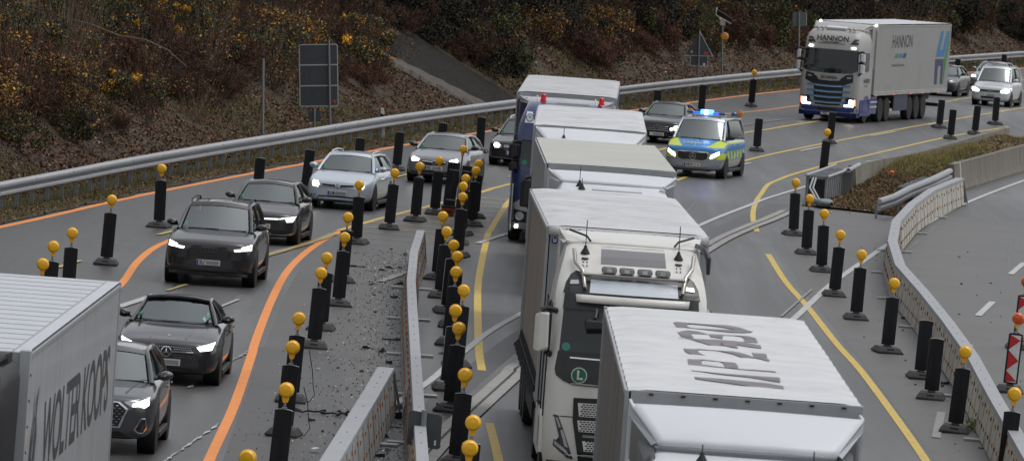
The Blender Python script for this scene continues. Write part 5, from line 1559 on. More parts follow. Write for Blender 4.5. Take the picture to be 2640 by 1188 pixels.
# --- grey SUV at the left edge
S = dict(W=1.85, L=4.49, H=1.57, fo=.90, wb=2.68, zb=.22, zn=.93, zc=1.08, yc=1.30, yr0=2.02, yr1=3.7, xb=.75, rw=.60, paint=P_GRAPH, rwheel=.36, ww=.255, mirror=P_GRAPH, zt=1.06)
t, bv, bw = car('suv', 'graphite grey SUV with honeycomb grille, half hidden by the lettered trailer', 'SUV', (-6.26, 108.1), .9, S)
f = FM((-561, 1005), (435, 1095), 1.58, (-63, 730), .08)
f.x0 = -.02
headlights(t, bv, f.P([(240, 602), (490, 567), (490, 640), (450, 678), (315, 655)]), [f.P([(335, 622), (482, 580), (480, 650), (440, 668), (395, 650), (325, 650)])])
gl = sym([(0, f(-63, 575)[1]), f(195, 600), f(278, 672), f(190, 850), (0, f(-63, 825)[1])])
o = decal('grille', gl, bv, M_TRIM, t, off=.01, thick=.02)
decal('grille_frame', grow(gl, .012), bv, M_CHR, o, off=.024, thick=.02, ring=.034)
for i in range(-6, 7):
    for j in range(9):
        x, z = i * .085 + (j % 2) * .042, f(-63, 600)[1] - .02 - j * .042
        if abs(x) < .50 - max(0, j - 3) * .03: decal('grille_stud', bar((x - .016, z), (x + .016, z), .010), bv, M_CHR, o, off=.018, thick=.008, step=0)
plate(t, (0, .60), bv, '', smudge=False, blue=True)
text_ob('plate_text', '8', .12, M_INK, t, Matrix.Translation((.215, -.045, .60)) @ Matrix.Rotation(math.radians(90), 4, 'X'), bold=.004)
badge_rings(t, (0, .83), bv, .055, M_CHR)
for g in (lambda p: p, mir):
    v = f.P([(332, 882), (408, 770), (448, 770), (460, 870), (420, 925), (368, 918)])
    decal('bumper_vent', g(v), bv, M_TRIM, t, off=.008); decal('vent_rim', g(v), bv, M_CHR, t, off=.018, thick=.016, ring=.022)
decal('lower_intake', sym([(0, f(-63, 860)[1]), f(190, 888), f(262, 942), (0, f(-63, 905)[1])]), bv, M_TRIM, t)
decal('bumper_strip', sym([(0, f(-63, 915)[1]), f(440, 958), f(440, 970), (0, f(-63, 928)[1])]), bv, M_CHR, t, off=.02, thick=.02)
for g in (lambda p: p, mir): decal('bonnet_crease', g([(.42, .3), (.45, .3), (.60, 1.2), (.58, 1.2)]), bv, M_TRIM2, t, side='top', off=.003, thick=.004)
# --- dark hatchback behind the SUV
S = dict(W=1.79, L=4.28, H=1.46, fo=.87, wb=2.62, zb=.17, zn=.80, zc=.99, yc=1.25, yr0=2.0, yr1=3.5, xb=.74, rw=.57, paint=P_DGREY, rwheel=.32, mirror=P_DGREY, zt=.98)
t, bv, bw = car('hatchback', 'dark grey hatchback with a full width white light strip, behind the large SUV', 'hatchback', (-6.02, 167.2), 4.2, S)
f = FM((6, 1015), (1010, 1105), 1.55, (500, 697), .05)
headlights(t, bv, f.P([(790, 695), (1060, 668), (1020, 765), (905, 765), (800, 730)]), [f.P([(905, 718), (1038, 692), (1005, 755), (918, 755)]), f.P([(800, 698), (1050, 678), (1035, 690), (805, 706)])], house=M_TRIM2)
for g in (lambda p: p, mir): decal('light_strip', g(bar(f(548, 690), f(790, 702), .03)), bv, M_DRL, t, off=.016, thick=.012)
badge_vw(t, (0, f(500, 697)[1]), bv, .075)
decal('grille', sym([(0, f(500, 715)[1]), f(790, 728), f(785, 742), (0, f(500, 735)[1])]), bv, M_TRIM, t)
plate(t, (0, f(490, 800)[1]), bv, '')
decal('lower_intake', sym([(0, f(500, 860)[1]), f(700, 872), f(985, 890), f(985, 930), f(900, 930), (0, f(500, 920)[1])]), bv, M_TRIM, t)
decal('bumper_strip', sym([(0, f(500, 930)[1]), f(880, 955), f(980, 945), f(975, 957), f(880, 968), (0, f(500, 942)[1])]), bv, M_CHR, t, off=.018, thick=.016)
# --- pale blue estate
S = dict(W=1.80, L=4.57, H=1.47, fo=.87, wb=2.62, zb=.17, zn=.81, zc=1.0, yc=1.25, yr0=2.0, yr1=4.05, xb=.74, rw=.58, paint=P_ICE, rwheel=.32, rails=M_CHR, mirror=P_ICE, zt=.99)
t, bv, bw = car('estate_car', 'pale blue silver estate car with bright roof rails and lit headlamps', 'estate car', (-4.63, 185.8), 7.6, S)
f = FM((110, 1010), (1120, 1110), 1.54, (552, 668), .045)
headlights(t, bv, f.P([(85, 590), (108, 540), (180, 545), (270, 620), (275, 650), (200, 672), (95, 650)]), [f.P([(90, 590), (112, 546), (195, 560), (218, 625), (197, 668), (95, 646)])])
decal('grille', sym([(0, f(552, 650)[1]), mir(f.P([(270, 612)]))[0], mir(f.P([(275, 648)]))[0], (0, f(552, 692)[1])]), bv, M_TRIM, t)
for g in (lambda p: p, mir):
    decal('grille_strip', g(bar(f(220, 655), f(500, 692), .022)), bv, M_CHR, t, off=.016, thick=.012)
    decal('lower_strip', g(bar(f(40, 868), f(552, 942), .03)), bv, M_CHR, t, off=.02, thick=.016)
    decal('fog_vent', g(f.P([(45, 790), (155, 800), (95, 835), (45, 835)])), bv, M_TRIM, t)
badge_vw(t, (0, f(552, 668)[1]), bv, .07)
plate(t, (0, f(540, 797)[1]), bv, 'OB')
decal('lower_intake', sym([(0, f(552, 845)[1])] + mir(f.P([(160, 860), (205, 818)])) [::-1][::-1] + mir(f.P([(195, 888)])) + [(0, f(552, 930)[1])]), bv, M_TRIM, t)
# --- grey hatchback
S = dict(W=1.77, L=4.06, H=1.43, fo=.84, wb=2.54, zb=.17, zn=.80, zc=.98, yc=1.22, yr0=1.95, yr1=3.35, xb=.73, rw=.57, paint=[P_GREYC, P_GRAPH], rwheel=.31, mirror=P_BLK, zt=.97)
t, bv, bw = car('hatchback', 'light grey two tone hatchback with black mirrors behind the tall board', 'hatchback', (-2.3, 204.4), 9.5, S)
f = FM((100, 975), (1085, 1075), 1.48, (555, 640), .04)
headlights(t, bv, f.P([(92, 540), (125, 488), (270, 552), (245, 600), (100, 592)]), [f.P([(95, 540), (128, 496), (262, 552), (240, 592), (104, 588)])])
decal('grille', sym([(0, f(555, 605)[1]), mir(f.P([(290, 573)]))[0], mir(f.P([(315, 628)]))[0], mir(f.P([(420, 690)]))[0], (0, f(555, 700)[1])]), bv, M_TRIM, t)
for g in (lambda p: p, mir): decal('grille_strip', g(bar(f(320, 595), f(520, 622), .02)), bv, M_CHR, t, off=.016, thick=.012)
o = decal('badge', disc(0, f(555, 640)[1], .065), bv, M_CHR, t, off=.02, thick=.01, step=0, ring=.014); decal('badge_stroke', bar((-.085, f(555, 640)[1]), (.085, f(555, 640)[1]), .012), bv, M_CHR, o, off=.02, thick=.01, step=0)
plate(t, (0, f(550, 745)[1]), bv, 'RE')
decal('lower_intake', sym([(0, f(555, 795)[1]), mir(f.P([(245, 772)]))[0], mir(f.P([(160, 842)]))[0], (0, f(555, 890)[1])]), bv, M_TRIM, t)
for g in (lambda p: p, mir): decal('bumper_strip', g(bar(f(75, 830), f(500, 895), .02)), bv, M_CHR, t, off=.018, thick=.014)
# --- dark estate by the blue truck
S = dict(W=1.82, L=4.77, H=1.50, fo=.93, wb=2.71, zb=.17, zn=.80, zc=.99, yc=1.3, yr0=2.05, yr1=4.2, xb=.75, rw=.58, paint=P_BLK, rwheel=.32, rails=M_CHR, mirror=P_BLK, zt=.98)
t, bv, bw = car('estate_car', 'black estate car with warm headlamp and chrome bars, half behind the blue truck', 'estate car', (.05, 219.3), 9, S)
f = FM((230, 1105), (1270, 1205), 1.55, (655, 760), .04)
headlights(t, bv, f.P([(188, 690), (205, 638), (290, 640), (375, 710), (370, 762), (290, 757), (200, 742)]), [f.P([(192, 688), (210, 643), (285, 648), (335, 700), (305, 748), (212, 742)])], lit=M_LITW)
gh = [(0, f(655, 718)[1]), mir(f.P([(388, 693)]))[0], mir(f.P([(382, 782)]))[0], (0, f(655, 818)[1])]
decal('grille', sym(gh), bv, M_TRIM, t)
for k in range(4):
    decal('grille_bar', bar((-.36, gh[0][1] - .018 - .042 * k), (.36, gh[0][1] - .018 - .042 * k), .016), bv, M_CHR, t, off=.016, thick=.01)
badge_vw(t, (0, f(655, 765)[1]), bv, .065)
plate(t, (-.02, f(610, 880)[1]), bv, '')
for g in (lambda p: p, mir): decal('bumper_strip', g(bar(f(165, 946), f(640, 1012), .025)), bv, M_CHR, t, off=.018, thick=.014)
# --- black saloon beside the police van
S = dict(W=1.77, L=4.58, H=1.44, fo=.80, wb=2.76, zb=.17, zn=.82, zc=.98, yc=1.45, yr0=2.15, yr1=3.3, xb=.72, rw=.57, paint=P_BLK, rwheel=.32, mirror=P_BLK, zt=.98, yb=4.0)
t, bv, bw = car('saloon_car', 'black saloon with star grille and warm lamp between truck and police van', 'saloon car', (5.05, 246.3), 11.5, S)
f = FM((-225, 1040), (905, 1140), 1.55, (305, 700), .035)
f.x0 = f(305, 700)[0] + f.x0
headlights(t, bv, f.P([(625, 750), (700, 690), (820, 655), (885, 690), (875, 770), (820, 800), (650, 790)]), [disc(*f(802, 735), .095, 14), disc(*f(676, 752), .05, 10)], lit=M_LITW)
gl = sym([(0, f(305, 640)[1]), f(625, 680), f(600, 790), (0, f(305, 785)[1])])
decal('grille', gl, bv, M_TRIM, t)
for zz in (665, 715, 765): decal('grille_bar', bar((-.40, f(305, zz)[1]), (.40, f(305, zz)[1]), .03), bv, M_CHR, t, off=.016, thick=.01)
badge_star(t, (0, f(305, 705)[1]), bv, .09)
plate(t, (0, f(285, 868)[1]), bv, '', blue=False)
for g in (lambda p: p, mir): decal('fog_lamp', g(f.P([(600, 935), (680, 940), (675, 975), (600, 970)])), bv, M_CHR, t)
decal('bonnet_badge', disc(0, .3, .035), bv, M_CHR, t, side='top', off=.006, thick=.02, step=0)
# --- police van
LV_B = mat('police blue', lin(44, 122, 182), .4, coat=.5); LV_Y = mat('police yellow', lin(190, 208, 44), .5, coat=.3); LV_S = carpaint('police silver', (.36, .38, .41), .5)
def pol(c, n):
    x, y, z = abs(c.x), c.y, c.z
    if y < 1.0:
        if z > .98 and n.z > .35: return 1 if x < .36 + .34 * y else 2
        if z > .80: return 1
        if z > .62: return 2
        return 0
    if n.z > .6: return 0
    if z > 1.10: return 2
    if z > .88: return 1
    if z > .62: return 2 if math.floor((y + z * .6) / .3) % 2 else 1
    return 0
S = dict(W=1.93, L=5.14, H=1.90, fo=.92, wb=3.2, zb=.22, zn=1.02, zc=1.22, yc=1.02, yr0=1.78, yr1=4.75, xb=.80, rw=.69, paint=[LV_S, LV_B, LV_Y], rule=pol, sub=3, rwheel=.34, mirror=M_TRIM, zt=1.2, roof=LV_S, handle=LV_B, ym=2.1)
t, bv, bw = car('police_van', 'blue, yellow and silver police van with flashing blue light on its roof bar', 'police van', (5.75, 220.9), 11, S)
f = FM((115, 985), (890, 1070), 1.67, (465, 720), .04)
headlights(t, bv, f.P([(715, 770), (738, 715), (895, 655), (892, 712), (800, 762), (720, 785)]), [f.P([(722, 765), (742, 722), (860, 675), (852, 725), (796, 752), (728, 778)])], lit=M_LIT)
gl = sym([(0, f(465, 652)[1]), f(690, 678), f(712, 700), f(690, 785), f(625, 805), (0, f(465, 790)[1])])
o = decal('grille', gl, bv, M_TRIM, t, off=.012, thick=.02)
decal('grille_frame', grow(gl, .015), bv, M_CHR, o, off=.024, thick=.02, ring=.05)
for zz in (690, 725, 760): decal('grille_bar', bar((-.40, f(465, zz)[1]), (.40, f(465, zz)[1]), .022), bv, M_TRIM2, o, off=.02, thick=.01)
badge_star(t, (0, f(465, 722)[1]), bv, .105)
plate(t, (0, f(452, 850)[1]), bv, 'NRW 5', smudge=True)
decal('lower_intake', sym([(0, f(455, 885)[1]), f(690, 905), f(715, 945), (0, f(455, 915)[1])]), bv, M_TRIM, t)
decal('bumper_strip', sym([(0, f(455, 930)[1]), f(720, 955), f(722, 968), (0, f(455, 944)[1])]), bv, LV_S, t, off=.02, thick=.02)
for g in (lambda p: p, mir): decal('fog_lamp', g(disc(*f(782, 925), .065, 14)), bv, M_CHR, t)
tm = text_mesh('POLIZEI', .24, .006)
for v in tm.vertices: v.co = Vector((-v.co.x * 1.0, .52 + v.co.y * .8 * 1.0, 0))
decal('bonnet_lettering', None, bv, M_WHITEP, t, side='top', off=.005, thick=.003, step=0, mesh=tm)
decal('bonnet_seam', bar((0, .12), (0, .95), .012), bv, M_WHITEP, t, side='top', off=.004, thick=.003)
M_BLUEON = mat('blue flash lit', (.3, .5, 1), .3, emit=(.03, .17, 1.0), es=4.2)
M_BLUEOFF = mat('blue lamp lens', lin(30, 96, 130), .2, coat=.5)
M_BLUECORE = mat('blue flash core', (.6, .8, 1), .3, emit=(.55, .78, 1.0), es=9)
M_BLUEDIM = mat('blue lens glow', (.05, .2, .8), .3, emit=(.02, .10, .9), es=.9)
M_AMBL = mat('amber lamp lens', lin(214, 128, 40), .3, coat=.4)
mb = MB(); mb.box(-.62, .62, 2.0, 2.28, 1.925, 1.97); mb.box(-.46, -.40, 2.05, 2.2, 1.86, 1.93); mb.box(.40, .46, 2.05, 2.2, 1.86, 1.93)
lb = mb.build('light_bar', M_WHITEP, t, bevel=.01)
mb = MB(); mb.box(-.62, -.42, 1.99, 2.29, 1.97, 2.05); mb.box(.42, .62, 1.99, 2.29, 1.97, 2.05); mb.build('blue_lens', M_BLUEOFF, lb, bevel=.02)
mb = MB(); mb.box(-.19, .21, 1.975, 2.3, 1.965, 2.11); fl_ = mb.build('flashing_lamp', M_BLUEON, lb, bevel=.03)
mb = MB(); mb.lathe([(.02, -.02), (.075, -.01), (.075, .02)], 'y', (.01, 1.965, 2.035), 16); mb.build('lamp_core', M_BLUECORE, fl_, smooth=40)
mb = MB(); mb.box(-.42, -.20, 2.0, 2.28, 1.97, 2.03); mb.box(.22, .42, 2.0, 2.28, 1.97, 2.03); mb.build('side_lens', M_BLUEDIM, lb, bevel=.01)
mb = MB(); mb.lathe([(.1, 0), (.1, .10), (.06, .14)], 'z', (.55, 4.3, 1.89), 16); mb.build('rear_blue_lamp', M_BLUEOFF, t, smooth=40)
mb = MB(); mb.lathe([(.02, -.05), (.11, -.03), (.11, .03), (.02, .05)], 'y', (-.60, 2.5, 2.0), 18); mb.lathe([(.02, -.05), (.12, -.03), (.12, .03), (.02, .05)], 'y', (.66, 4.6, 1.98), 18); mb.build('amber_lamp', M_AMBL, t, smooth=40)
pl = bpy.data.lights.new('blue_flash', 'POINT'); pl.energy = 7; pl.color = (.12, .25, 1.0); pl.shadow_soft_size = .12
po = bpy.data.objects.new('blue_flash', pl); COL.objects.link(po); po.parent = t; po.location = (.02, 2.14, 2.35)
for sx in (-1, 1):
    c = Vector((5.75, 220.9, 0)); a = math.radians(-11); R = Matrix.Rotation(a, 3, 'Z')
    p = c + R @ Vector((sx * .38, 1.62 - .92 + .55, 0)); 
    person('police officer at the wheel of the van, green vest' if sx > 0 else 'police officer in the passenger seat of the van, green vest', (p.x, p.y, .86), a, mat('police shirt', lin(60, 70, 90), .8), ('brown hair', (.03, .02, .014)), hands=((-.16, -.34, .36), (.16, -.34, .36)), hiviz=True)
# --- silver van, far right
S = dict(W=1.79, L=4.41, H=1.80, fo=.88, wb=2.68, zb=.19, zn=.92, zc=1.12, yc=1.05, yr0=1.75, yr1=4.1, xb=.75, rw=.64, paint=P_WSIL, rwheel=.32, mirror=P_WSIL, zt=1.1, rails=P_SILV)
t, bv, bw = car('compact_van', 'silver compact van with roof rails and lit headlamps at the far right', 'van', (21.6, 317.6), 13, S)
f = FM((620, 985), (1325, 1045), 1.53, (935, 690), .03)
headlights(t, bv, f.P([(1155, 722), (1205, 682), (1350, 665), (1352, 720), (1312, 765), (1165, 756)]), [f.P([(1160, 722), (1210, 690), (1345, 670), (1345, 720), (1308, 760), (1170, 752)])], lit=M_LIT)
decal('grille', sym([(0, f(935, 680)[1]), f(1150, 702), f(1148, 742), (0, f(935, 728)[1])]), bv, M_TRIM, t); badge_vw(t, (0, f(935, 695)[1]), bv, .08)
decal('grille_strip', bar((-.44, f(935, 700)[1]), (.44, f(935, 700)[1]), .016), bv, M_CHR, t, off=.014, thick=.01)
plate(t, (0, f(930, 795)[1]), bv, '', blue=False)
decal('lower_intake', sym([(0, f(935, 825)[1]), f(1110, 842), f(1100, 885), (0, f(935, 872)[1])]), bv, M_TRIM, t)
# --- the two behind
for nm, lb, ct, pos, yw, pt, H in (('saloon_car', 'grey saloon with one lit headlamp peering out behind the silver van', 'saloon car', (22.95, 340.5), 14, P_GREYC, 1.45), ('saloon_car', 'blue black car half hidden behind the lettered trailer', 'saloon car', (19.78, 327.6), 13, P_NAVY, 1.46)):
    S = dict(W=1.8, L=4.6, H=H, fo=.87, wb=2.7, zb=.18, zn=.82, zc=.99, yc=1.35, yr0=2.05, yr1=3.5, xb=.74, rw=.57, paint=pt, rwheel=.32, mirror=pt, zt=.98, yb=4.1)
    t, bv, bw = car(nm, lb, ct, pos, yw, S)
    headlights(t, bv, [(.50, .70), (.62, .64), (.84, .68), (.86, .80), (.56, .78)], [[(.54, .71), (.64, .66), (.80, .68), (.82, .78), (.60, .76)]], lit=M_LIT if H < 1.455 else M_HLG)
    decal('grille', sym([(0, .76), (.44, .74), (.40, .56), (0, .54)]), bv, M_TRIM, t); plate(t, (0, .44), bv, '')
    decal('lower_intake', sym([(0, .36), (.6, .36), (.56, .26), (0, .26)]), bv, M_TRIM, t)
# drivers whose hands show through the glass
a = math.radians(-1.2)
person('driver of the convertible, both hands on the steering wheel', (-5.92 + .36, 122.5 - .86 + 2.32 + .45, .43), a, mat('grey jumper', lin(150, 150, 152), .9), ('grey hair', (.12, .11, .10)), hands=((-.17, -.47, .58), (.15, -.46, .60)))
person('driver of the graphite SUV, one hand high on the steering wheel', (-6.26 + .36, 108.1 - .90 + 2.02 + .42, .55), a, mat('dark jacket', lin(50, 54, 62), .9), ('dark hair', (.015, .012, .01)), hands=((-.12, -.44, .62), (.17, -.42, .50)))
# ------------------------------------------------------------------ trucks
T_WHITE = mat('truck white', lin(206, 209, 213), .5, coat=.12, dirt=(1.2, lin(184, 184, 184), .5))
T_HAN = mat('greyed white', lin(166, 165, 162), .45, coat=.2, dirt=(1.2, lin(140, 138, 134), .6))  # white turned greyer, for the far lorry's cab, spoiler and trailer frame
T_BONE = mat('truck warm white', lin(212, 210, 204), .35, coat=.4, dirt=(1.2, lin(170, 166, 160), .5))
T_TARP = mat('white tarpaulin', lin(202, 202, 204), .24, noise=[(.9, .6, lin(186, 186, 188))], dirt=(1.5, lin(160, 158, 156), .5))
T_CURT = mat('grey brown curtain', lin(128, 119, 110), .45, noise=[(.8, .6, lin(112, 104, 97), (1, 1, .3))], bump=(.9, .35, .08, (1, 6, .4)))
T_CORR = mat('grimy corrugated side', lin(104, 98, 92), .5, noise=[(5, .9, lin(66, 62, 58), (1, 3, .12)), (1.2, .5, lin(130, 124, 116), (1, 2, .3))])
T_BOX = mat('panel box', lin(186, 188, 190), .3, coat=.3, dirt=(.9, lin(164, 164, 164), .5))
T_ROOFG = mat('dusty box roof', lin(178, 178, 170), .5, noise=[(.6, .7, lin(166, 166, 158)), (7, .3, lin(186, 186, 178))])
T_ALU = mat('aluminium frame', lin(168, 170, 172), .4, metal=.4, noise=[(3, .4, lin(146, 148, 150))])
T_SILV = mat('silver box', lin(172, 174, 177), .38, metal=.05, coat=.15, noise=[(1.4, .5, lin(160, 162, 166), (1, 3, .15))], dirt=(1.8, lin(140, 139, 139), .7, (1, 3, .12)))
T_CHAS = mat('chassis', (.016, .016, .017), .7)
T_NAVY = mat('navy truck paint', lin(24, 44, 92), .3, coat=.7)
T_DARK = mat('black truck paint', lin(13, 14, 18), .5, spec=.25)
T_BLUE = mat('royal blue paint', lin(36, 52, 120), .35, coat=.5)
M_BLK2 = mat('satin black', (.012, .013, .015), .35, coat=.2)
M_SMOKE = mat('smoked roof hatch', lin(104, 102, 104), .12, coat=.5)
M_TGL = mat('truck windscreen', (.008, .011, .011), .04, spec=.5, noise=[(1.1, .8, (.02, .027, .027), (1, 1, .6))])
M_LAMPG = mat('spot lamp glass', lin(196, 200, 204), .12, metal=.5, coat=.5, noise=[(14, .5, lin(150, 154, 158))])
M_SIGNL = mat('roof sign panel', lin(206, 212, 220), .3, coat=.3)
M_TEXTD = mat('grey lettering', lin(58, 60, 64), .5, spec=.3)
M_ROOFTX = mat('roof lettering', lin(84, 78, 78), .4, noise=[(2, .6, lin(120, 112, 112))])
FR = Matrix.Rotation(math.radians(90), 4, 'X')
SIDER = Matrix(((0, 0, 1, 0), (1, 0, 0, 0), (0, 1, 0, 0), (0, 0, 0, 1)))     # text on a +x side: right = +y, up = +z

def shell(mb, rings, yb, n=9):
    """cab body: rings of (z, front y, half width, corner radius), straight back wall at yb"""
    k = None
    V = []
    for (z, f, w, r) in rings:
        pts = [(w, yb)]
        for i in range(n + 1):
            a = math.pi / 2 * i / n; pts.append((w - r + r * math.cos(a), f + r - r * math.sin(a)))
        nf = 8
        row = [pts[0]] + [(w, yb + (f + r - yb) * q) for q in (.3, .6)] + pts[1:]
        xr = w - r
        row += [(xr - 2 * xr * j / nf, f) for j in range(1, nf)]
        row += [(-x, y) for x, y in pts[1:][::-1]] + [(-w, yb + (f + r - yb) * q) for q in (.6, .3)] + [(-w, yb)]
        row = [(x, y - .055 * max(0, 1 - (x / max(xr, .1)) ** 2) if abs(x) <= xr and y < yb - .1 else y) for x, y in row]
        k = len(row); V += [(x, y, z) for x, y in row]
    F = []
    for i in range(len(rings) - 1):
        for j in range(k): F.append((i * k + j, i * k + (j + 1) % k, (i + 1) * k + (j + 1) % k, (i + 1) * k + j))
    F += [tuple(range(k))[::-1], tuple(range((len(rings) - 1) * k, len(rings) * k))]
    mb.add(V, F)
def side_wheels(t, ys, r=.50, W=2.5, double=()):
    for y in ys:
        for s in (-1, 1): wheel(t, s * (W / 2 - .16), y, r, .30, M_RIM, 8, .6)
def roof_fn(h, L, y0, amp, pitch, scallop=.03, seed=0, hw=1.275, long=0.0):
    r = np.random.default_rng(seed); ph = r.uniform(0, 6.28, 8)
    def fn(x, y):
        e = max(0.0, 1 - abs(x) / hw); k = min(1, e * 6)
        q_ = min(1, max(0, (y - y0) * 1.2), max(0, (y0 + L - y) * 1.2)); 
        w = math.sin(2 * math.pi * (y - y0) / pitch + .5 * math.sin(x * 1.7 + ph[0] + y * .6) + .35 * math.sin(y * 1.3 + ph[1]))
        w2 = math.sin(2 * math.pi * y / (pitch * .47) + 2.4 * math.sin(x * 1.2 + ph[2] + y * .23) + ph[3])
        z = h + q_ * (amp * w * (.35 + .65 * k) + amp * .25 * w2 * k + long * math.sin(x * 5 + math.sin(y * .8 + ph[4]))) - .015 + .02 * k
        return z - (scallop * (1 - k) * (.5 - .5 * w))
    return fn
def trailer(t, y0, L, h, side, roofm, fn=None, ny=240, front=None, kind='curtain', frame=None, axles=(9.0, 10.3, 11.6), zb=1.12):
    hw = 1.275; frame = frame or T_ALU
    mb = MB()
    if kind == 'corr':   # vertical corrugation
        ns = 150
        for s in (-1, 1):
            mb.grid(lambda u, v: (s * (hw - .012 + .012 * math.copysign(1, math.sin(u * ns * math.pi / 2.0 + .3))), y0 + .06 + (L - .12) * u, zb + (h - .08 - zb) * v), ns, 1)
        mb.box(-hw + .03, hw - .03, y0 + .03, y0 + L - .02, zb, h - .08)
    elif kind == 'curtain':
        for s in (-1, 1):
            mb.grid(lambda u, v: (s * (hw - .02 + .012 * math.sin(u * 71) * math.sin(math.pi * v) + .008 * math.sin(u * 23 + 2)), y0 + .06 + (L - .12) * u, zb + (h - .1 - zb) * v), 120, 6)
        mb.box(-hw + .05, hw - .05, y0 + .03, y0 + L - .02, zb, h - .1)
    else:
        mb.box(-hw, hw, y0, y0 + L, zb, h - .06)
    body = mb.build('trailer', side, t, smooth=35, bevel=.01 if kind == 'box' else 0)
    if fn is None: fn = lambda x, y: h + .0
    mb = MB(); mb.grid(lambda u, v: (-hw + .004 + (2 * hw - .008) * u, y0 + .01 + (L - .02) * v, fn(-hw + 2 * hw * u, y0 + L * v)), 26, ny)
    rf = mb.build('trailer_roof', roofm, body, smooth=60)
    mb = MB()
    for s in (-1, 1):
        mb.box(s * hw - .035, s * hw + .012, y0 - .01, y0 + .09, zb, h - .02)
        mb.box(s * hw - .035, s * hw + .012, y0 + L - .09, y0 + L + .01, zb, h - .02)
        mb.box(s * hw - .03, s * hw + .014, y0 + .09, y0 + L - .09, h - (.11 if kind != 'box' else .10), h - .045)
        mb.box(s * hw - .03, s * hw + .016, y0 + .09, y0 + L - .09, zb - .04, zb + .12)
    mb.box(-hw + .03, hw - .03, y0 - .016, y0 + .02, h - .18, h - .016)
    mb.box(-hw + .03, hw - .03, y0 + L - .02, y0 + L + .016, h - .16, h - .02)
    mb.build('trailer_frame', frame, body, bevel=.006)
    if front:
        mb = MB(); mb.box(-hw + .03, hw - .03, y0 - .006, y0 + .015, zb, h - .18); mb.build('front_wall', front, body)
    mb = MB(); mb.box(-.55, -.42, y0 + 1, y0 + L - .2, .75, zb - .04); mb.box(.42, .55, y0 + 1, y0 + L - .2, .75, zb - .04)
    for a in axles: mb.box(-1.0, 1.0, y0 + a - .07, y0 + a + .07, .43, .57)
    mb.box(-1.1, 1.1, y0 + L - .25, y0 + L - .1, .45, .6); mb.build('trailer_chassis', T_CHAS, body)
    for s in (-1, 1):
        mb = MB(); mb.box(s * 1.2 - .03, s * 1.2 + .03, y0 + 4.0, y0 + axles[0] - .9, .5, 1.0); mb.build('side_guard', T_CHAS if kind != 'corr' else T_ALU, t)
    side_wheels(t, [y0 + a for a in axles])
    return body, rf
def tractor_base(t, ys, m, skirt=None):
    mb = MB(); mb.box(-.45, .45, 1.0, 6.2, .55, .95); mb.box(-1.15, 1.15, 2.6, 4.0, .42, .9); mb.build('tractor_chassis', T_CHAS, t)
    side_wheels(t, ys)
    for s in (-1, 1):
        mb = MB(); pts = [(.62 * math.cos(a), .62 * math.sin(a)) for a in [math.radians(q) for q in range(0, 181, 15)]]; inn = [(.54 * math.cos(a), .54 * math.sin(a)) for a in [math.radians(q) for q in range(180, -1, -15)]]
        mb.prism([(ys[0] + p, .5 + q) for p, q in pts + inn], 'x', s * 1.27 - (.3 if s > 0 else 0), s * 1.27 + (0 if s > 0 else .3)); mb.build('mudguard', m, t, smooth=40)
        mb = MB(); mb.box(s * 1.2 - .05, s * 1.2 + .05, ys[0] + .75, ys[1] - .8, .35, 1.05); mb.build('side_skirt', skirt or m, t, bevel=.02)
def spoiler(t, m, pts, wing=True, zlow=2.4, yb=2.95):
    """pts: (half width, y, z) bottom edge and top edge of the sloping roof panel"""
    (wb_, yb_, zb_), (wt_, yt_, zt_) = pts
    mb = MB()
    def pan(u, v):
        w = wb_ + (wt_ - wb_) * v; x = -w + 2 * w * u; k = 1 - (2 * u - 1) ** 2
        return (x, yb_ + (yt_ - yb_) * v ** 1.15 - .10 * k * (1 - v * .4), zb_ + (zt_ - zb_) * v ** .85 - .02 * (1 - k))
    mb.grid(pan, 20, 8); o = mb.build('roof_spoiler', m, t, smooth=60); so = o.modifiers.new('s', 'SOLIDIFY'); so.thickness = .05; so.offset = -1
    if wing:
        for s in (-1, 1):
            mb = MB(); sd = .16
            mb.add([(s * wb_, yb_ + .01, zb_), (s * wt_, yt_, zt_ - .01), (s * (wt_ + .004), yt_ + .10, zt_ - sd), (s * (wb_ + .06), yb_ + .12, zb_ - .05)], [(0, 1, 2, 3)])
            mb.add([(s * wt_, yt_, zt_ - .01), (s * (wt_ + .004), yb, zt_ - .02), (s * (wt_ + .004), yb, zlow), (s * (wt_ + .004), yt_ + .22, zlow), (s * (wt_ + .004), yt_ + .10, zt_ - sd)], [(0, 1, 2, 3, 4)])
            o = mb.build('spoiler_wing', m, t); so = o.modifiers.new('s', 'SOLIDIFY'); so.thickness = .03
def antenna(t, x, y, z, h=.45):
    mb = MB(); mb.lathe([(.075, 0), (.07, .02), (.03, .09), (.02, .13)], 'z', (x, y, z), 12); mb.tube([(x, y, z + .1), (x, y + .06, z + .1 + h)], .008, 5); mb.build('antenna', M_TRIM, t, smooth=40)
def truck_mirror(t, s, x, y, z0, z1, m, m2=M_TRIM, w=.24):
    mb = MB()
    mb.hexa([(s * x, y - .06, z0 + .08), (s * (x + w * .7), y - .03, z0), (s * (x + w), y + .08, z0 + .03), (s * x, y + .1, z0), (s * (x + .02), y - .05, z1 - .02), (s * (x + w * .7), y - .02, z1), (s * (x + w), y + .08, z1 - .06), (s * x, y + .1, z1)])
    o = mb.build('mirror', m, t, bevel=.03)
    mb = MB(); mb.tube([(s * (x - .2), y + .3, z1 - .02), (s * (x + .06), y + .04, z1 + .05), (s * (x + w * .6), y + .03, z1 + .02)], .045, 6); mb.tube([(s * (x - .2), y + .3, z0 - .12), (s * (x + .02), y + .06, z0 + .02)], .05, 6)
    mb.box(min(s * (x - .03), s * (x + .0)), max(s * (x - .03), s * (x + .0)), y, y + .1, z0 + .06, z1 - .05)
    mb.build('mirror_arm', m2, o, smooth=40)
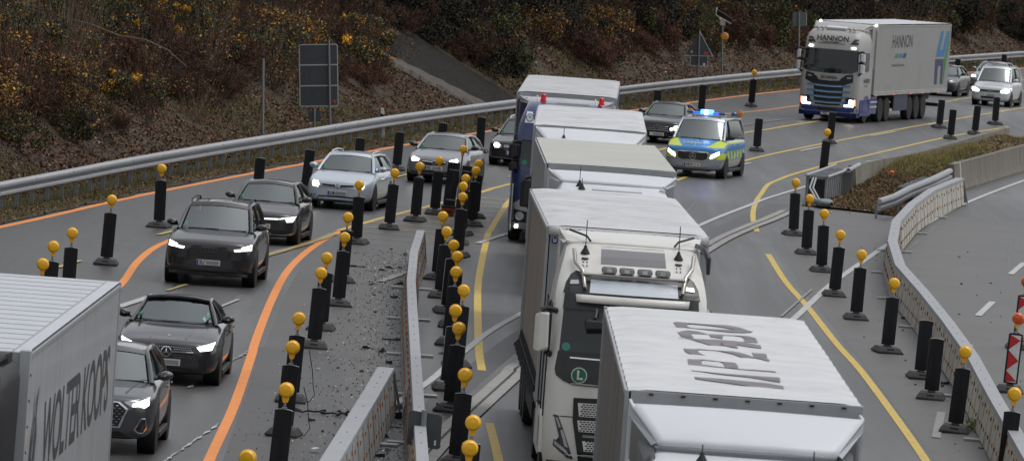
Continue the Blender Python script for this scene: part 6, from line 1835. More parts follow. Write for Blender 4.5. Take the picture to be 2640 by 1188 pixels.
GENR = [(.34, .14, 1.18, .25), (.55, .02, 1.22, .28), (1.1, .0, 1.24, .28), (1.7, .0, 1.24, .28), (2.2, .04, 1.23, .28), (2.8, .14, 1.2, .28)]

# --- white truck with roof lamps and the round L sign
t = thing('lorry', 'white curtainsided lorry with roof lamp bar and round green L sign', 'lorry', (1.935, 106.7, .008), math.radians(1.4), 'lorries')
mb = MB(); shell(mb, GENR + [(3.05, .24, 1.18, .30), (3.22, .38, 1.15, .32), (3.42, .62, 1.10, .34), (3.60, .95, 1.05, .36), (3.72, 1.3, 1.02, .38), (3.78, 1.6, .98, .38)], 2.35)
cab = mb.build('cab', T_BONE, t, smooth=35); cv = bvh_of(cab)
decal('windscreen', [(-1.075, 2.14), (1.075, 2.14), (1.045, 2.82), (-1.045, 2.82)], cv, M_TGL, cab, off=.012, thick=.012)
decal('window_header', [(-1.06, 2.80), (1.06, 2.80), (1.04, 3.055), (-1.04, 3.055)], cv, M_BLK2, cab, off=.03, thick=.03)
mb = MB(); mb.grid(lambda u, v: ((-.86 + 1.74 * u) * (1 + .02 * v), .06 - .12 * (1 - (2 * u - 1) ** 2) + .05 * v, 2.925 + .115 * v), 16, 2); o = mb.build('sun_visor', T_BONE, cab, smooth=60); so = o.modifiers.new('s', 'SOLIDIFY'); so.thickness = .03
decal('sign_recess', [(-.76, 3.05), (.78, 3.05), (.75, 3.31), (-.73, 3.31)], cv, M_BLK2, cab, off=.02, thick=.02)
decal('roof_sign', [(-.66, 3.065), (.72, 3.065), (.70, 3.26), (-.65, 3.26)], cv, M_SIGNL, cab, off=.035, thick=.02)
for g in (lambda p: p, mir):
    o = decal('corner_pod', g([(.72, 3.04), (1.07, 3.04), (1.03, 3.2), (.96, 3.32), (.88, 3.375), (.74, 3.36)]), cv, M_BLK2, cab, off=.015, thick=.02)
    decal('marker_lamp', g([(.83, 3.185), (.97, 3.175), (.96, 3.235), (.84, 3.245)]), cv, M_LAMPG, o, off=.03, thick=.02)
    decal('lower_panel_edge', g([(.86, 2.06), (1.02, 2.07), (1.02, 2.09), (.86, 2.08)]), cv, M_BLK2, cab, off=.02, thick=.01)
    o = decal('headlight', g([(1.09, 1.16), (1.02, 1.15), (.93, .95), (.74, .48), (.84, .50), (1.07, .68), (1.06, .78), (.96, .74), (1.03, .98)]), cv, M_TRIM2, cab, off=.012, thick=.02)
    decal('lamp', g([(1.06, 1.12), (1.02, 1.11), (.96, .97), (.995, .96)]), cv, M_HLG, o, off=.02, thick=.012); decal('lamp', g([(.97, .93), (.93, .93), (.83, .66), (.89, .68)]), cv, M_HLG, o, off=.02, thick=.012); decal('lamp', g([(1.05, .70), (1.05, .76), (.86, .62), (.79, .52)]), cv, M_HLG, o, off=.02, thick=.012)
decal('lower_panel', sym([(0, 2.14), (1.09, 2.15), (1.125, 1.86), (1.10, 1.77), (.98, 1.69), (.82, 1.635), (0, 1.615)]), cv, M_BLK2, cab, off=.016, thick=.02)
for x0, x1, z in ((-.9, .9, 2.035), (-.86, .86, 1.635)):
    decal('chrome_line', sym([(0, z), (x1, z + .012), (x1, z + .034), (0, z + .022)]), cv, M_CHR, cab, off=.026, thick=.014)
o = decal('sign_disc', disc(-.74, 1.79, .125), cv, M_WHITEP, cab, off=.024, thick=.008, step=0)
decal('green_disc', disc(-.74, 1.79, .11), cv, mat('sign green', lin(20, 98, 62), .5), o, off=.030, thick=.006, step=0)
text_ob('letter', 'L', .19, M_WHITEP, o, Matrix.Translation((-.735, -.075, 1.79)) @ FR, bold=.008)
for v in bpy.data.objects[-1:] if False else []: pass
decal('grille', sym([(0, 1.46), (.80, 1.44), (.79, 1.10), (.66, .45), (0, .44)]), cv, M_BLK2, cab, off=.014, thick=.02)
gm = None
for z0, z1, wd in ((1.155, 1.375, .73), (.92, 1.105, .72), (.62, .79, .62)):
    gm = decal('grille_mesh', sym([(0, z1), (wd, z1 - .01), (wd - .035, z0), (0, z0)]), cv, T_BONE, cab, off=.02, thick=.012)
    mb = MB(); nr = int((z1 - z0) / .034)
    for j in range(nr):
        for i in range(-13, 14):
            x = i * .055 + (j % 2) * .027; z = z0 + .02 + j * .034
            if abs(x) < wd - .05:
                h_ = cv.ray_cast(Vector((x, -20, z)), Vector((0, 1, 0)))
                if h_[0]: mb.obox((x, h_[0].y - .022, z), (.019, 0, 0), (0, .003, 0), (0, 0, .009))
    mb.build('mesh_opening', M_INK, gm)
for z in (.865, .845, .56, .54): decal('grille_bar', bar((-.62, z), (.62, z), .012), cv, T_ALU, cab, off=.024, thick=.012)
decal('cab_seam', bar((-1.1, 1.14), (1.1, 1.14), .014), cv, M_INK, cab, off=.006, thick=.006)
decal('bumper', sym([(0, .44), (1.16, .44), (1.1, .34), (0, .34)]), cv, M_TRIM2, cab, off=.012, thick=.02)
decal('roof_hatch', [(-.50, 3.495), (.52, 3.495), (.50, 3.735), (-.49, 3.735)], cv, M_SMOKE, cab, off=.012, thick=.02, step=.08)
decal('windscreen_sticker', disc(-.97, 2.22, .065, 14), cv, mat('green badge', lin(60, 130, 116), .5), cab, off=.016, thick=.004, step=0)
mb = MB(); mb.tube([(-.70, .36, 3.03), (-.74, .22, 3.15), (-.78, .40, 3.38), (-.90, .62, 3.50), (-.925, .9, 3.68)], .032, 10); mb.tube([(.73, .36, 3.03), (.78, .22, 3.15), (.82, .40, 3.38), (.92, .62, 3.50), (.945, .9, 3.68)], .032, 10); mb.tube([(-.775, .34, 3.34), (.815, .34, 3.34)], .034, 10)
lbar = mb.build('lamp_bar', mat('polished steel', lin(176, 172, 166), .25, metal=.9), cab, smooth=60)
for x in (-.375, -.10, .18, .46):
    mb = MB(); mb.prism([(q[0] + x, q[1]) for q in rrect(-.118, .118, 3.375, 3.475, .04)], 'y', .30, .40); lp = mb.build('spot_lamp', M_TRIM2, t, bevel=.01)
    mb = MB(); mb.prism([(q[0] + x, q[1]) for q in rrect(-.106, .106, 3.385, 3.465, .035)], 'y', .288, .30); mb.build('lamp_glass', M_LAMPG, lp, bevel=.006)
    mb = MB(); mb.prism([(q[0] + x, q[1]) for q in rrect(-.04, .04, 3.40, 3.45, .015)], 'y', .282, .288); mb.build('lamp_bulb', M_WHITEP, lp)
for x in (-.745, .715):
    antenna(t, x, 1.02, 3.62, .42)
    mb = MB(); mb.lathe([(.06, 0), (.05, .012)], 'z', (x, .86, 3.555), 14); mb.build('rubber_cap', M_TRIM, t)
    decal('roof_plate', [(x - .06, 3.435), (x + .06, 3.435), (x + .06, 3.52), (x - .06, 3.52)], cv, M_WHITEP, cab, off=.008, thick=.008)
    for dx in (-.03, .03):
        for dz in (3.455, 3.5): decal('plate_dot', disc(x + dx, dz, .013, 8), cv, M_INK, cab, off=.012, thick=.004, step=0)
spoiler(t, T_BONE, ((1.02, 1.55, 3.78), (1.12, 2.35, 3.915)), zlow=2.2, yb=2.95)
for s in (-1, 1):
    mb = MB(); mb.tube([(s * .98, 1.95, 3.93), (s * .72, 1.5, 3.87), (s * .66, 1.4, 3.80)], .018, 6); mb.build('roof_cable', M_TRIM, t)
mb = MB(); mb.tube([(1.02, 1.75, 3.83), (1.13, 1.3, 3.78), (1.19, 1.1, 3.66), (1.20, 1.1, 3.42)], [.03, .05, .05, .03], 8); mb.build('air_horn', M_BLK2, t, smooth=50)
truck_mirror(t, -1, 1.25, .05, 2.10, 2.74, T_BONE); truck_mirror(t, 1, 1.25, .05, 2.10, 2.74, T_BONE)
mb = MB(); mb.hexa([(-.72, -.30, 2.52), (-.44, -.32, 2.54), (-.40, -.15, 2.60), (-.72, -.13, 2.60), (-.70, -.28, 2.66), (-.44, -.3, 2.66), (-.40, -.13, 2.70), (-.70, -.11, 2.70)]); mb.tube([(-.56, -.2, 2.68), (-.54, -.02, 2.83)], .04, 6); mb.build('kerb_mirror', M_TRIM, t, bevel=.03)
for s in (-1, 1):
    mb = MB(); mb.box(s * 1.245 - .012, s * 1.245 + .012, .62, 1.7, 2.2, 2.85); mb.build('door_window', G_DARK, cab)
    mb = MB(); mb.box(s * 1.25 - .012, s * 1.25 + .012, .35, .37, 1.1, 2.9); mb.box(s * 1.25 - .012, s * 1.25 + .012, 1.78, 1.8, 1.1, 2.9); mb.build('door_seam', M_INK, cab)
tractor_base(t, (1.38, 5.1), T_BONE, T_BONE)
rfn = roof_fn(3.92, 12.1, 3.1, .034, .37, .05, 3)
body, rf = trailer(t, 3.1, 12.1, 3.92, T_CURT, T_TARP, rfn, 300, front=mat('bulkhead', lin(150, 154, 156), .45))
mb = MB()
mb.grid(lambda u, v: (-1.275 + 2.55 * u, 3.07 - .02 * v, 3.91 - .14 * v), 20, 2); o = mb.build('front_flap', T_TARP, body, smooth=60); so = o.modifiers.new('s', 'SOLIDIFY'); so.thickness = .02
for k in range(11):
    x = -.99 + k * .199
    mb = MB(); mb.lathe([(.035, 0), (.035, -.012)], 'y', (x, 3.045, 3.845), 12); mb.box(x - .008, x + .008, 3.015, 3.035, 3.79, 3.86); mb.build('eyelet', M_TRIM2, body)
for x in (-1.17, 1.2):
    mb = MB(); mb.lathe([(.055, 0), (.055, -.006)], 'y', (x, 3.03, 3.68), 16); o = mb.build('round_badge', mat('badge blue', lin(30, 56, 110), .5), body)
    text_ob('badge_mark', 'U', .07, M_WHITEP, o, Matrix.Translation((x, 3.02, 3.68)) @ FR, bold=.004)
for k in range(30):
    y = 3.4 + k * .38
    mb = MB(); mb.tube([(-1.29, y, 1.46), (-1.31, y + .01, 1.3), (-1.36 - .02 * (k % 3), y - .03, 1.2), (-1.33, y - .08, 1.08), (-1.29, y + .02, .98)], .022, 5); mb.obox((-1.315, y, 1.3), (.02, 0, 0), (0, .04, .01), (0, -.01, .05)); mb.build('curtain_strap', M_INK, body)

# --- front white truck with numbers on its roof
t = thing('lorry', 'nearest white lorry seen from above, dark letters along its tarpaulin roof', 'lorry', (2.68, 71.7, .008), math.radians(.4), 'lorries')
LOWR = GENR + [(3.05, .22, 1.17, .3), (3.25, .42, 1.12, .34), (3.38, .72, 1.05, .38), (3.46, 1.1, 1.0, .4), (3.50, 1.5, .97, .4)]
def low_cab(t, m, yb=2.3):
    mb = MB(); shell(mb, LOWR, yb); cab = mb.build('cab', m, t, smooth=35); cv = bvh_of(cab)
    decal('windscreen', [(-1.07, 1.98), (1.07, 1.98), (1.04, 2.72), (-1.04, 2.72)], cv, M_TGL, cab, off=.012, thick=.012)
    decal('sun_visor', [(-1.04, 2.74), (1.04, 2.74), (1.0, 2.92), (-1.0, 2.92)], cv, M_BLK2, cab, off=.06, thick=.05)
    decal('grille', sym([(0, 1.7), (.85, 1.68), (.8, .6), (0, .6)]), cv, M_BLK2, cab, off=.014, thick=.02)
    for z in (.8, 1.0, 1.2, 1.4, 1.6): decal('grille_bar', bar((-.78, z), (.78, z), .03), cv, T_ALU, cab, off=.024, thick=.014)
    for g in (lambda p: p, mir):
        o = decal('headlight', g([(.84, .55), (1.12, .58), (1.12, .86), (.88, .8)]), cv, M_HLG, cab, off=.012, thick=.02); decal('lamp', g(disc(1.0, .7, .06, 12)), cv, M_LIT, o, off=.02, thick=.01, step=0)
    for s in (-1, 1):
        mb = MB(); mb.box(s * 1.245 - .012, s * 1.245 + .012, .62, 1.7, 2.05, 2.75); mb.build('door_window', G_DARK, cab)
        truck_mirror(t, s, 1.25, .1, 1.95, 2.6, M_TRIM)
    return cab, cv
cab, cv = low_cab(t, T_WHITE)
tractor_base(t, (1.45, 5.1), T_WHITE, T_WHITE)
spoiler(t, T_WHITE, ((.96, 1.62, 3.60), (1.26, 2.35, 3.955)), zlow=2.0, yb=2.98)
decal('roof_hatch', [(-.33, 3.40), (-.25, 3.365), (.45, 3.365), (.52, 3.40), (.45, 3.44), (-.25, 3.44)], cv, M_SMOKE, cab, off=.02, thick=.03, step=.06)
antenna(t, -.50, 1.0, 3.45, .10); antenna(t, .68, 1.0, 3.44, .12)
for s in (-1, 1):
    mb = MB(); mb.hexa([(s * 1.0, .9, 3.0), (s * 1.2, .9, 2.9), (s * 1.22, 2.2, 2.8), (s * 1.02, 2.2, 3.1), (s * .98, 1.3, 3.5), (s * 1.08, 1.3, 3.46), (s * 1.16, 2.2, 3.6), (s * .98, 2.2, 3.62)]); mb.build('roof_corner', M_TRIM2, t, bevel=.05)
    mb = MB(); mb.box(s * 1.24 - .02, s * 1.24 + .02, 2.3, 2.96, 1.2, 3.3); mb.build('side_fairing', T_WHITE, t, bevel=.01)
rfn = roof_fn(4.03, 14.0, 3.1, .014, .92, .01, 8, long=.004)
body, rf = trailer(t, 3.1, 14.0, 4.04, T_CORR, T_TARP, rfn, 240, front=mat('grey front wall', lin(128, 126, 124), .45), kind='corr')
mb = MB(); mb.box(-1.29, -1.28, 3.14, 3.22, 2.9, 3.95); mb.build('red_marker', M_REDP, body)
mb = MB()
for k in range(7): mb.box(-1.05 + k * .35, -1.0 + k * .35, 3.06, 3.09, 3.98, 4.0)
mb.build('rail_clip', M_TRIM, body)
xr = []
tx = 'IIP2430'   # read from the trailer front towards its rear, tops to the left
ycs = [5.05, 6.15, 7.75, 9.6, 11.25, 12.55, 14.05]
for ch, yc_ in zip(tx, ycs):
    me = text_mesh(ch, 1.0, .012)
    bm = bmesh.new(); bm.from_mesh(me)
    xs = [v.co.x for v in bm.verts]; zs = [v.co.y for v in bm.verts]
    lx, hx, ly, hy = min(xs), max(xs), min(zs), max(zs)
    wid = 1.25 if ch != 'I' else .36
    for v in bm.verts:
        a = (v.co.x - lx) / (hx - lx) - .5; b = (v.co.y - ly) / (hy - ly) - .5
        v.co = Vector((a * wid, b * .98, 0))
    dice_bm(bm, .1)
    for v in bm.verts:
        a, b = v.co.x, v.co.y
        x = -b + .0; y = yc_ + a + .55 * b
        v.co = Vector((x, y, rfn(x, y) + .008))
    bm.to_mesh(me); bm.free(); me.materials.clear(); me.materials.append(M_ROOFTX); me.name = 'roof_lettering'
    o = bpy.data.objects.new('roof_lettering', me); COL.objects.link(o); o.parent = rf

# --- box truck behind
t = thing('lorry', 'white box lorry with a flat dusty beige roof, third in the queue', 'lorry', (1.92, 132.2, .008), math.radians(1.0), 'lorries')
cab, cv = low_cab(t, T_WHITE); tractor_base(t, (1.45, 5.1), T_WHITE)
spoiler(t, T_WHITE, ((1.0, 1.85, 3.545), (1.25, 2.45, 3.72)), zlow=2.0, yb=2.95)
decal('roof_hatch', [(-.43, 3.18), (.56, 3.18), (.55, 3.47), (-.42, 3.47)], cv, M_SMOKE, cab, off=.012, thick=.02, step=.08)
antenna(t, -.66, 1.2, 3.46, .30); antenna(t, -.62, .95, 3.42, .12)
mb = MB(); mb.lathe([(.06, 0), (.06, .06), (.03, .08)], 'z', (.95, 1.3, 3.44), 12); mb.build('roof_beacon', M_WHITEP, t, smooth=40)
mb = MB(); mb.tube([(-.86, .7, 3.36), (-.80, .5, 3.30), (-.66, .45, 3.26)], .03, 6); mb.build('roof_rail', M_TRIM, t)
body, rf = trailer(t, 3.25, 12.3, 3.80, T_SILV, T_ROOFG, lambda x, y: 3.79 + .012 * math.sin(y * .7) * (1 - (x / 1.275) ** 2), 40, front=T_SILV, kind='box', axles=(8.2, 9.5, 10.8))
mb = MB(); mb.box(-1.27, -.95, 3.235, 3.25, 3.69, 3.77); mb.box(.98, 1.22, 3.225, 3.25, 3.58, 3.68); mb.build('front_lamp_box', M_TRIM2, body)
mb = MB()
for k in range(16): mb.box(-1.30, -1.288, 3.6 + k * .75, 3.66 + k * .75, 1.3, 3.68)
mb.build('side_rib', T_ALU, body)

# --- second curtain truck
t = thing('lorry', 'white lorry with finely wrinkled roof and broad curved spoiler, fourth in the queue', 'lorry', (1.6, 153.8, .008), math.radians(-.4), 'lorries')
cab, cv = low_cab(t, T_WHITE); tractor_base(t, (1.45, 5.1), T_WHITE)
spoiler(t, T_WHITE, ((.98, 1.7, 3.42), (1.25, 2.55, 3.70)), zlow=2.0, yb=3.1)
rfn = roof_fn(3.71, 13.2, 3.25, .022, .34, .0, 12)
trailer(t, 3.25, 13.2, 3.72, T_SILV, T_TARP, rfn, 300, front=T_SILV)
antenna(t, -.6, 1.7, 3.45, .2)

# --- blue truck with red beacons at the head of the visible queue
t = thing('lorry', 'dark blue lorry with red roof beacons and silver trailer, farthest in the queue', 'lorry', (1.12, 174.9, .008), math.radians(-1.0), 'lorries')
mb = MB(); shell(mb, GENR[:-1] + [(2.7, .12, 1.2, .28), (3.0, .2, 1.14, .3), (3.2, .3, 1.08, .32), (3.42, .55, 1.0, .34), (3.55, .9, .95, .36), (3.60, 1.3, .92, .38)], 2.3); cab = mb.build('cab', T_NAVY, t, smooth=35); cv = bvh_of(cab)
decal('windscreen', [(-1.05, 1.95), (1.05, 1.95), (1.03, 2.62), (-1.03, 2.62)], cv, M_TGL, cab, off=.012, thick=.012)
decal('sun_visor', [(-1.06, 2.62), (1.06, 2.62), (1.0, 2.9), (-1.0, 2.9)], cv, T_NAVY, cab, off=.08, thick=.05)
decal('roof_visor', [(-.25, 3.53), (.62, 3.53), (.60, 3.585), (-.22, 3.585)], cv, M_BLK2, cab, off=.06, thick=.05, step=.1)
for g in (lambda p: p, mir):
    o = decal('roof_lamp', g([(.74, 3.05), (1.0, 3.05), (.96, 3.33), (.82, 3.33)]), cv, T_WHITE, cab, off=.012, thick=.02); decal('lamp', g(disc(.87, 3.18, .085, 14)), cv, M_HLG, o, off=.024, thick=.02, step=0); decal('lamp_rim', g(disc(.87, 3.18, .1, 14)), cv, M_INK, o, off=.018, thick=.01, step=0)
    decal('grey_lower', g([(.55, .36), (1.12, .36), (1.16, 1.0), (.9, 1.15), (.55, 1.15)]), cv, T_ALU, cab, off=.012, thick=.02)
    o = decal('headlight', g([(.72, .52), (1.1, .55), (1.12, .86), (.74, .80)]), cv, M_TRIM, cab, off=.022, thick=.02); decal('lamp', g(disc(.96, .69, .11, 14)), cv, M_HLG, o, off=.03, thick=.012, step=0)
    decal('fog_lamp', g(disc(1.03, .42, .05, 12)), cv, M_LITW, cab, off=.03, thick=.012, step=0)
decal('grille', sym([(0, 1.8), (.75, 1.78), (.7, .45), (0, .45)]), cv, M_BLK2, cab, off=.014, thick=.02)
for g in (lambda p: p, mir): decal('grey_pillar', g([(1.06, 1.2), (1.2, 1.2), (1.2, 1.9), (1.08, 1.9)]), cv, T_NAVY, cab, off=.006, thick=.01)
decal('windscreen_sticker', disc(-.93, 2.05, .07, 12), cv, mat('green badge', (0, .2, .1), .5), cab, off=.016, thick=.004, step=0)
for x in (-.58, .905):
    mb = MB(); mb.lathe([(.085, 0), (.085, .03), (.07, .03), (.065, .17), (.045, .19)], 'z', (x, 1.25, 3.585), 16); mb.build('red_beacon', mat('red beacon lens', lin(176, 20, 26), .2, coat=.5, emit=lin(200, 20, 20), es=.25), t, smooth=40)
    mb = MB(); mb.tube([(x - .12, 1.1, 3.56), (x - .16, 1.3, 3.72)], .02, 6); mb.build('beacon_stay', M_WHITEP, t)
tractor_base(t, (1.45, 5.1), T_NAVY)
for s in (-1, 1):
    truck_mirror(t, s, 1.12, -.02, 2.12, 2.52, M_TRIM, w=.24); truck_mirror(t, s, 1.12, -.02, 1.80, 2.06, M_TRIM, w=.22)
    mb = MB(); mb.box(s * 1.23 - .012, s * 1.23 + .012, .62, 1.6, 2.0, 2.7); mb.build('door_window', G_DARK, cab)
    mb = MB(); mb.tube([(s * 1.26, -.02, 1.68), (s * 1.33, -.05, 1.64)], .03, 6); mb.build('mirror_lamp', M_WHITEP, t)
mb = MB(); mb.box(-1.2, -1.16, -.12, .1, .3, 1.5); mb.build('step_panel', T_ALU, t, bevel=.02)
spoiler(t, T_SILV, ((.9, 1.5, 3.54), (1.2, 2.5, 3.66)), zlow=2.2, yb=3.2)
for s in (-1, 1):
    mb = MB(); mb.grid(lambda u, v: (s * (1.0 + .28 * math.sin(u * 1.4)), 2.0 + 1.15 * u, 2.2 + (1.42 - .12 * u * u) * v), 8, 4); o = mb.build('side_fairing', T_NAVY if s < 0 else T_SILV, t, smooth=60)
rfn = roof_fn(3.74, 14.2, 3.35, .02, .45, .0, 15, long=.006)
body, rf = trailer(t, 3.35, 14.2, 3.74, T_SILV, mat('silver tarpaulin', lin(186, 187, 188), .32, noise=[(1.2, .6, lin(166, 167, 168))], dirt=(1.6, lin(140, 140, 140), .5)), rfn, 260, front=T_SILV)
mb = MB(); mb.box(1.262, 1.292, 3.46, 17.4, 1.6, 3.66); mb.build('blue_side_band', T_BLUE, body)
mb = MB(); mb.box(-1.26, -.95, 3.30, 3.36, 3.2, 3.66); mb.build('front_box', T_SILV, body)

# --- lettered trailer at the left edge
t = thing('lorry', 'silver lorry trailer with tall dark side lettering, its dark tractor cut by the left edge', 'lorry', (-6.45, 71.3, .008), math.radians(-1.0), 'lorries')
mb = MB(); shell(mb, GENR[:-1] + [(2.8, .12, 1.24, .26), (3.4, .2, 1.25, .26), (3.75, .3, 1.25, .28), (3.88, .5, 1.22, .3), (3.94, .8, 1.17, .34)], 2.65); cab = mb.build('cab', T_DARK, t, smooth=35); cv = bvh_of(cab)
decal('windscreen', [(-1.07, 1.98), (1.07, 1.98), (1.04, 2.75), (-1.04, 2.75)], cv, M_TGL, cab, off=.012, thick=.012)
decal('grille', sym([(0, 1.7), (.85, 1.68), (.8, .6), (0, .6)]), cv, M_BLK2, cab, off=.014, thick=.02)
for g in (lambda p: p, mir): decal('headlight', g([(.84, .55), (1.12, .58), (1.12, .86), (.88, .8)]), cv, M_HLG, cab, off=.012, thick=.02)
spoiler(t, T_DARK, ((1.02, 1.2, 3.92), (1.17, 1.9, 4.06)), zlow=3.6, yb=2.4)
for s in (-1, 1): truck_mirror(t, s, 1.24, .2, 2.0, 2.7, T_DARK)
tractor_base(t, (1.45, 5.0), T_DARK)
body, rf = trailer(t, 3.15, 12.85, 4.0, T_SILV, mat('pale panel roof', lin(186, 190, 196), .32, noise=[(.8, .5, lin(174, 178, 184))], dirt=(2, lin(160, 160, 160), .4)), lambda x, y: 3.985, 40, front=T_SILV, kind='box', axles=(8.5, 9.8, 11.1))
mb = MB()
for k in range(17): mb.box(-1.2, 1.10, 3.5 + k * .75, 3.525 + k * .75, 3.980, 3.990)
mb.box(1.10, 1.115, 3.2, 15.95, 3.978, 3.993)
mb.build('roof_seam', mat('roof seam', lin(158, 157, 154), .6), rf)
mb = MB(); mb.box(1.19, 1.31, 3.10, 3.26, 1.1, 4.01); mb.build('corner_post', T_SILV, body, bevel=.01)
mb = MB()
for k in range(9): mb.lathe([(.015, 0), (.015, .01)], 'x', (1.312, 3.18, 1.5 + k * .28), 8)
mb.build('rivet', T_CHAS, body)
me = text_mesh('WOLTER KOOPS', 1.0, .018, .92)
bm = bmesh.new(); bm.from_mesh(me)
xs = [v.co.x for v in bm.verts]; zs = [v.co.y for v in bm.verts]
for v in bm.verts: v.co = Vector((1.2775, 5.72 + (v.co.x - min(xs)) / (max(xs) - min(xs)) * 9.35, 2.43 + (v.co.y - min(zs)) / (max(zs) - min(zs)) * .83))
bm.to_mesh(me); bm.free(); me.materials.clear(); me.materials.append(M_TEXTD); me.name = 'lettering'
o = bpy.data.objects.new('lettering', me); COL.objects.link(o); o.parent = body
# sketchy figure mark in front of the letters
mb = MB(); r = np.random.default_rng(4)
mark = [(3.95, 1.7), (4.0, 2.6), (4.15, 3.0), (4.35, 3.25), (4.55, 3.35), (4.85, 3.5), (4.75, 3.2), (4.9, 2.95), (4.8, 2.6), (4.95, 2.3), (4.7, 1.9), (4.6, 1.7)]
mb.add([(1.2775, a, b) for a, b in mark], [tuple(range(len(mark)))])
o = mb.build('figure_mark', M_TEXTD, body)
mb = MB()
for k in range(16):
    y, z = 3.98 + r.random() * .75, 1.75 + r.random() * 1.5; mb.add([(1.2785, y, z), (1.2785, y + .03 + .05 * r.random(), z + .02), (1.2785, y + .08 + .1 * r.random(), z + .18 + .25 * r.random()), (1.2785, y + .03, z + .14)], [(0, 1, 2, 3)])
mb.build('mark_highlight', T_SILV, o)

# --- lettered white truck far right
t = thing('lorry', 'white and blue lorry with lettered trailer and lit headlamps coming round the bend', 'lorry', (12.42, 280.6, .008), math.radians(-16), 'lorries')
mb = MB(); shell(mb, [(.22, .16, 1.16, .25), (.4, .03, 1.22, .28), (1.0, 0, 1.24, .26), (1.9, .02, 1.24, .26), (2.2, .05, 1.23, .26), (2.95, .16, 1.2, .28), (3.3, .26, 1.19, .32), (3.55, .4, 1.14, .38), (3.70, .62, 1.05, .42), (3.76, 1.0, .95, .42)], 2.3)
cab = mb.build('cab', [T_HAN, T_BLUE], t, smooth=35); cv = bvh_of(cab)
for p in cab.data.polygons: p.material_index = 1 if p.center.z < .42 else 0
decal('windscreen', sym([(0, 2.94), (1.10, 2.94), (1.14, 2.12), (.9, 2.0), (0, 1.97)]), cv, M_TGL, cab, off=.012, thick=.012)
decal('bumper', sym([(0, .60), (1.22, .60), (1.2, .22), (0, .22)]), cv, T_BLUE, cab, off=.014, thick=.02)
text_ob('lettering', 'HANNON', .30, M_INK, cab, Matrix.Translation((0, .13, 3.37)) @ Matrix.Rotation(math.radians(80), 4, 'X'), bold=.008, sx=.98)
decal('sign_strip', bar((-.42, 3.225), (0, 3.225), .035), cv, mat('sign green strip', lin(70, 140, 60), .5), cab, off=.012, thick=.008); decal('sign_strip', bar((0, 3.225), (.25, 3.225), .035), cv, M_INK, cab, off=.012, thick=.008)
decal('sign_line', bar((-.62, 3.17), (.5, 3.17), .02), cv, M_TEXTD, cab, off=.012, thick=.008)
for g in (lambda p: p, mir):
    decal('roof_lamp', g([(.72, 3.17), (1.05, 3.17), (1.05, 3.40), (.88, 3.40)]), cv, M_BLK2, cab, off=.012, thick=.02)
    decal('marker_lamp', g(rrect(.80, .98, 3.00, 3.065, .02)), cv, M_LIT, cab, off=.03, thick=.02)
    decal('corner_pod', g([(.46, 1.66), (.66, 1.92), (.98, 1.98), (1.0, 1.66), (.62, 1.5)]), cv, M_BLK2, cab, off=.014, thick=.02)
    decal('upper_lamp', g([(.72, 1.84), (.92, 1.87), (.92, 1.80), (.75, 1.77)]), cv, M_LAMPG, cab, off=.024, thick=.012)
    o = decal('headlight', g([(.66, .62), (1.16, .62), (1.18, 1.0), (.76, 1.02)]), cv, M_BLK2, cab, off=.016, thick=.02)
    decal('lamp', g([(.70, .65), (1.08, .66), (1.10, .92), (.90, .94), (.88, .74), (.70, .72)]), cv, M_LIT, o, off=.028, thick=.012)
    decal('amber_lamp', g([(1.10, .7), (1.16, .7), (1.16, .95), (1.1, .98)]), cv, mat('amber lit', (1, .3, .1), .4, emit=(1, .25, .08), es=1.2), o, off=.028, thick=.012)
decal('grille', sym([(0, 1.66), (.42, 1.68), (.58, 1.86), (.62, 1.55), (.60, 1.0), (.52, .68), (0, .66)]), cv, M_BLK2, cab, off=.012, thick=.02)
for k, z in enumerate((1.46, 1.23, 1.01, .79)):
    decal('grille_bar', sym([(0, z - .03), (.56, z - .01), (.9, z + .0), (.9, z + .055), (.56, z + .045), (0, z + .025)]), cv, mat('bar blue', lin(70, 130, 180), .4), cab, off=.03, thick=.02)
    decal('grille_bar_white', sym([(0, z - .045), (.56, z - .025), (.56, z - .008), (0, z - .028)]), cv, T_WHITE, cab, off=.034, thick=.015)  # white lower edge of each blue bar
text_ob('maker_lettering', 'SCANIA', .17, mat('steel lettering', lin(92, 92, 94), .3, metal=.6), cab, Matrix.Translation((0, -.085, 1.80)) @ FR, bold=.006, sx=1.15)
decal('lower_grille', sym([(0, .56), (.42, .56), (.36, .46), (0, .46)]), cv, M_INK, cab, off=.02, thick=.012)
plate(cab, (0, .34), cv, 'VUZ', w=.5, smudge=False, blue=False)
for s in (-1, 1):
    truck_mirror(t, s, 1.25, .0, 2.0, 2.42, T_WHITE, w=.2); truck_mirror(t, s, 1.25, .0, 2.48, 2.86, T_WHITE, w=.2)
    mb = MB(); mb.box(s * 1.235 - .012, s * 1.235 + .012, .6, 1.62, 2.1, 2.86); mb.build('door_window', G_DARK, cab)
    mb = MB(); mb.box(s * 1.245 - .012, s * 1.245 + .012, .4, 2.25, .3, .95); mb.build('blue_skirt', T_BLUE, cab)
text_ob('door_lettering', 'HANNON', .26, M_INK, cab, Matrix.Translation((1.262, 1.35, 1.72)) @ SIDER, bold=.006, sx=.9)
mb = MB(); mb.box(1.25, 1.258, 1.05, 1.6, 1.50, 1.55); mb.build('door_strip', MATS['sign green strip'], cab)
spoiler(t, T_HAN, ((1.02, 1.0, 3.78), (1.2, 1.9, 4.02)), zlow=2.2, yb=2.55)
mb = MB(); mb.obox((0, .72, 3.80), (.42, 0, 0), (0, .14, .03), (0, -.01, .05)); mb.build('roof_visor', T_WHITE, t, bevel=.02)
for x, z in ((-1.0, 4.02), (1.24, 3.98)):
    mb = MB(); mb.lathe([(.02, -.03), (.05, -.02), (.05, .02), (.02, .03)], 'y', (x, 1.95 if x < 0 else 2.4, z), 10); mb.build('marker_lamp', M_LIT, t)
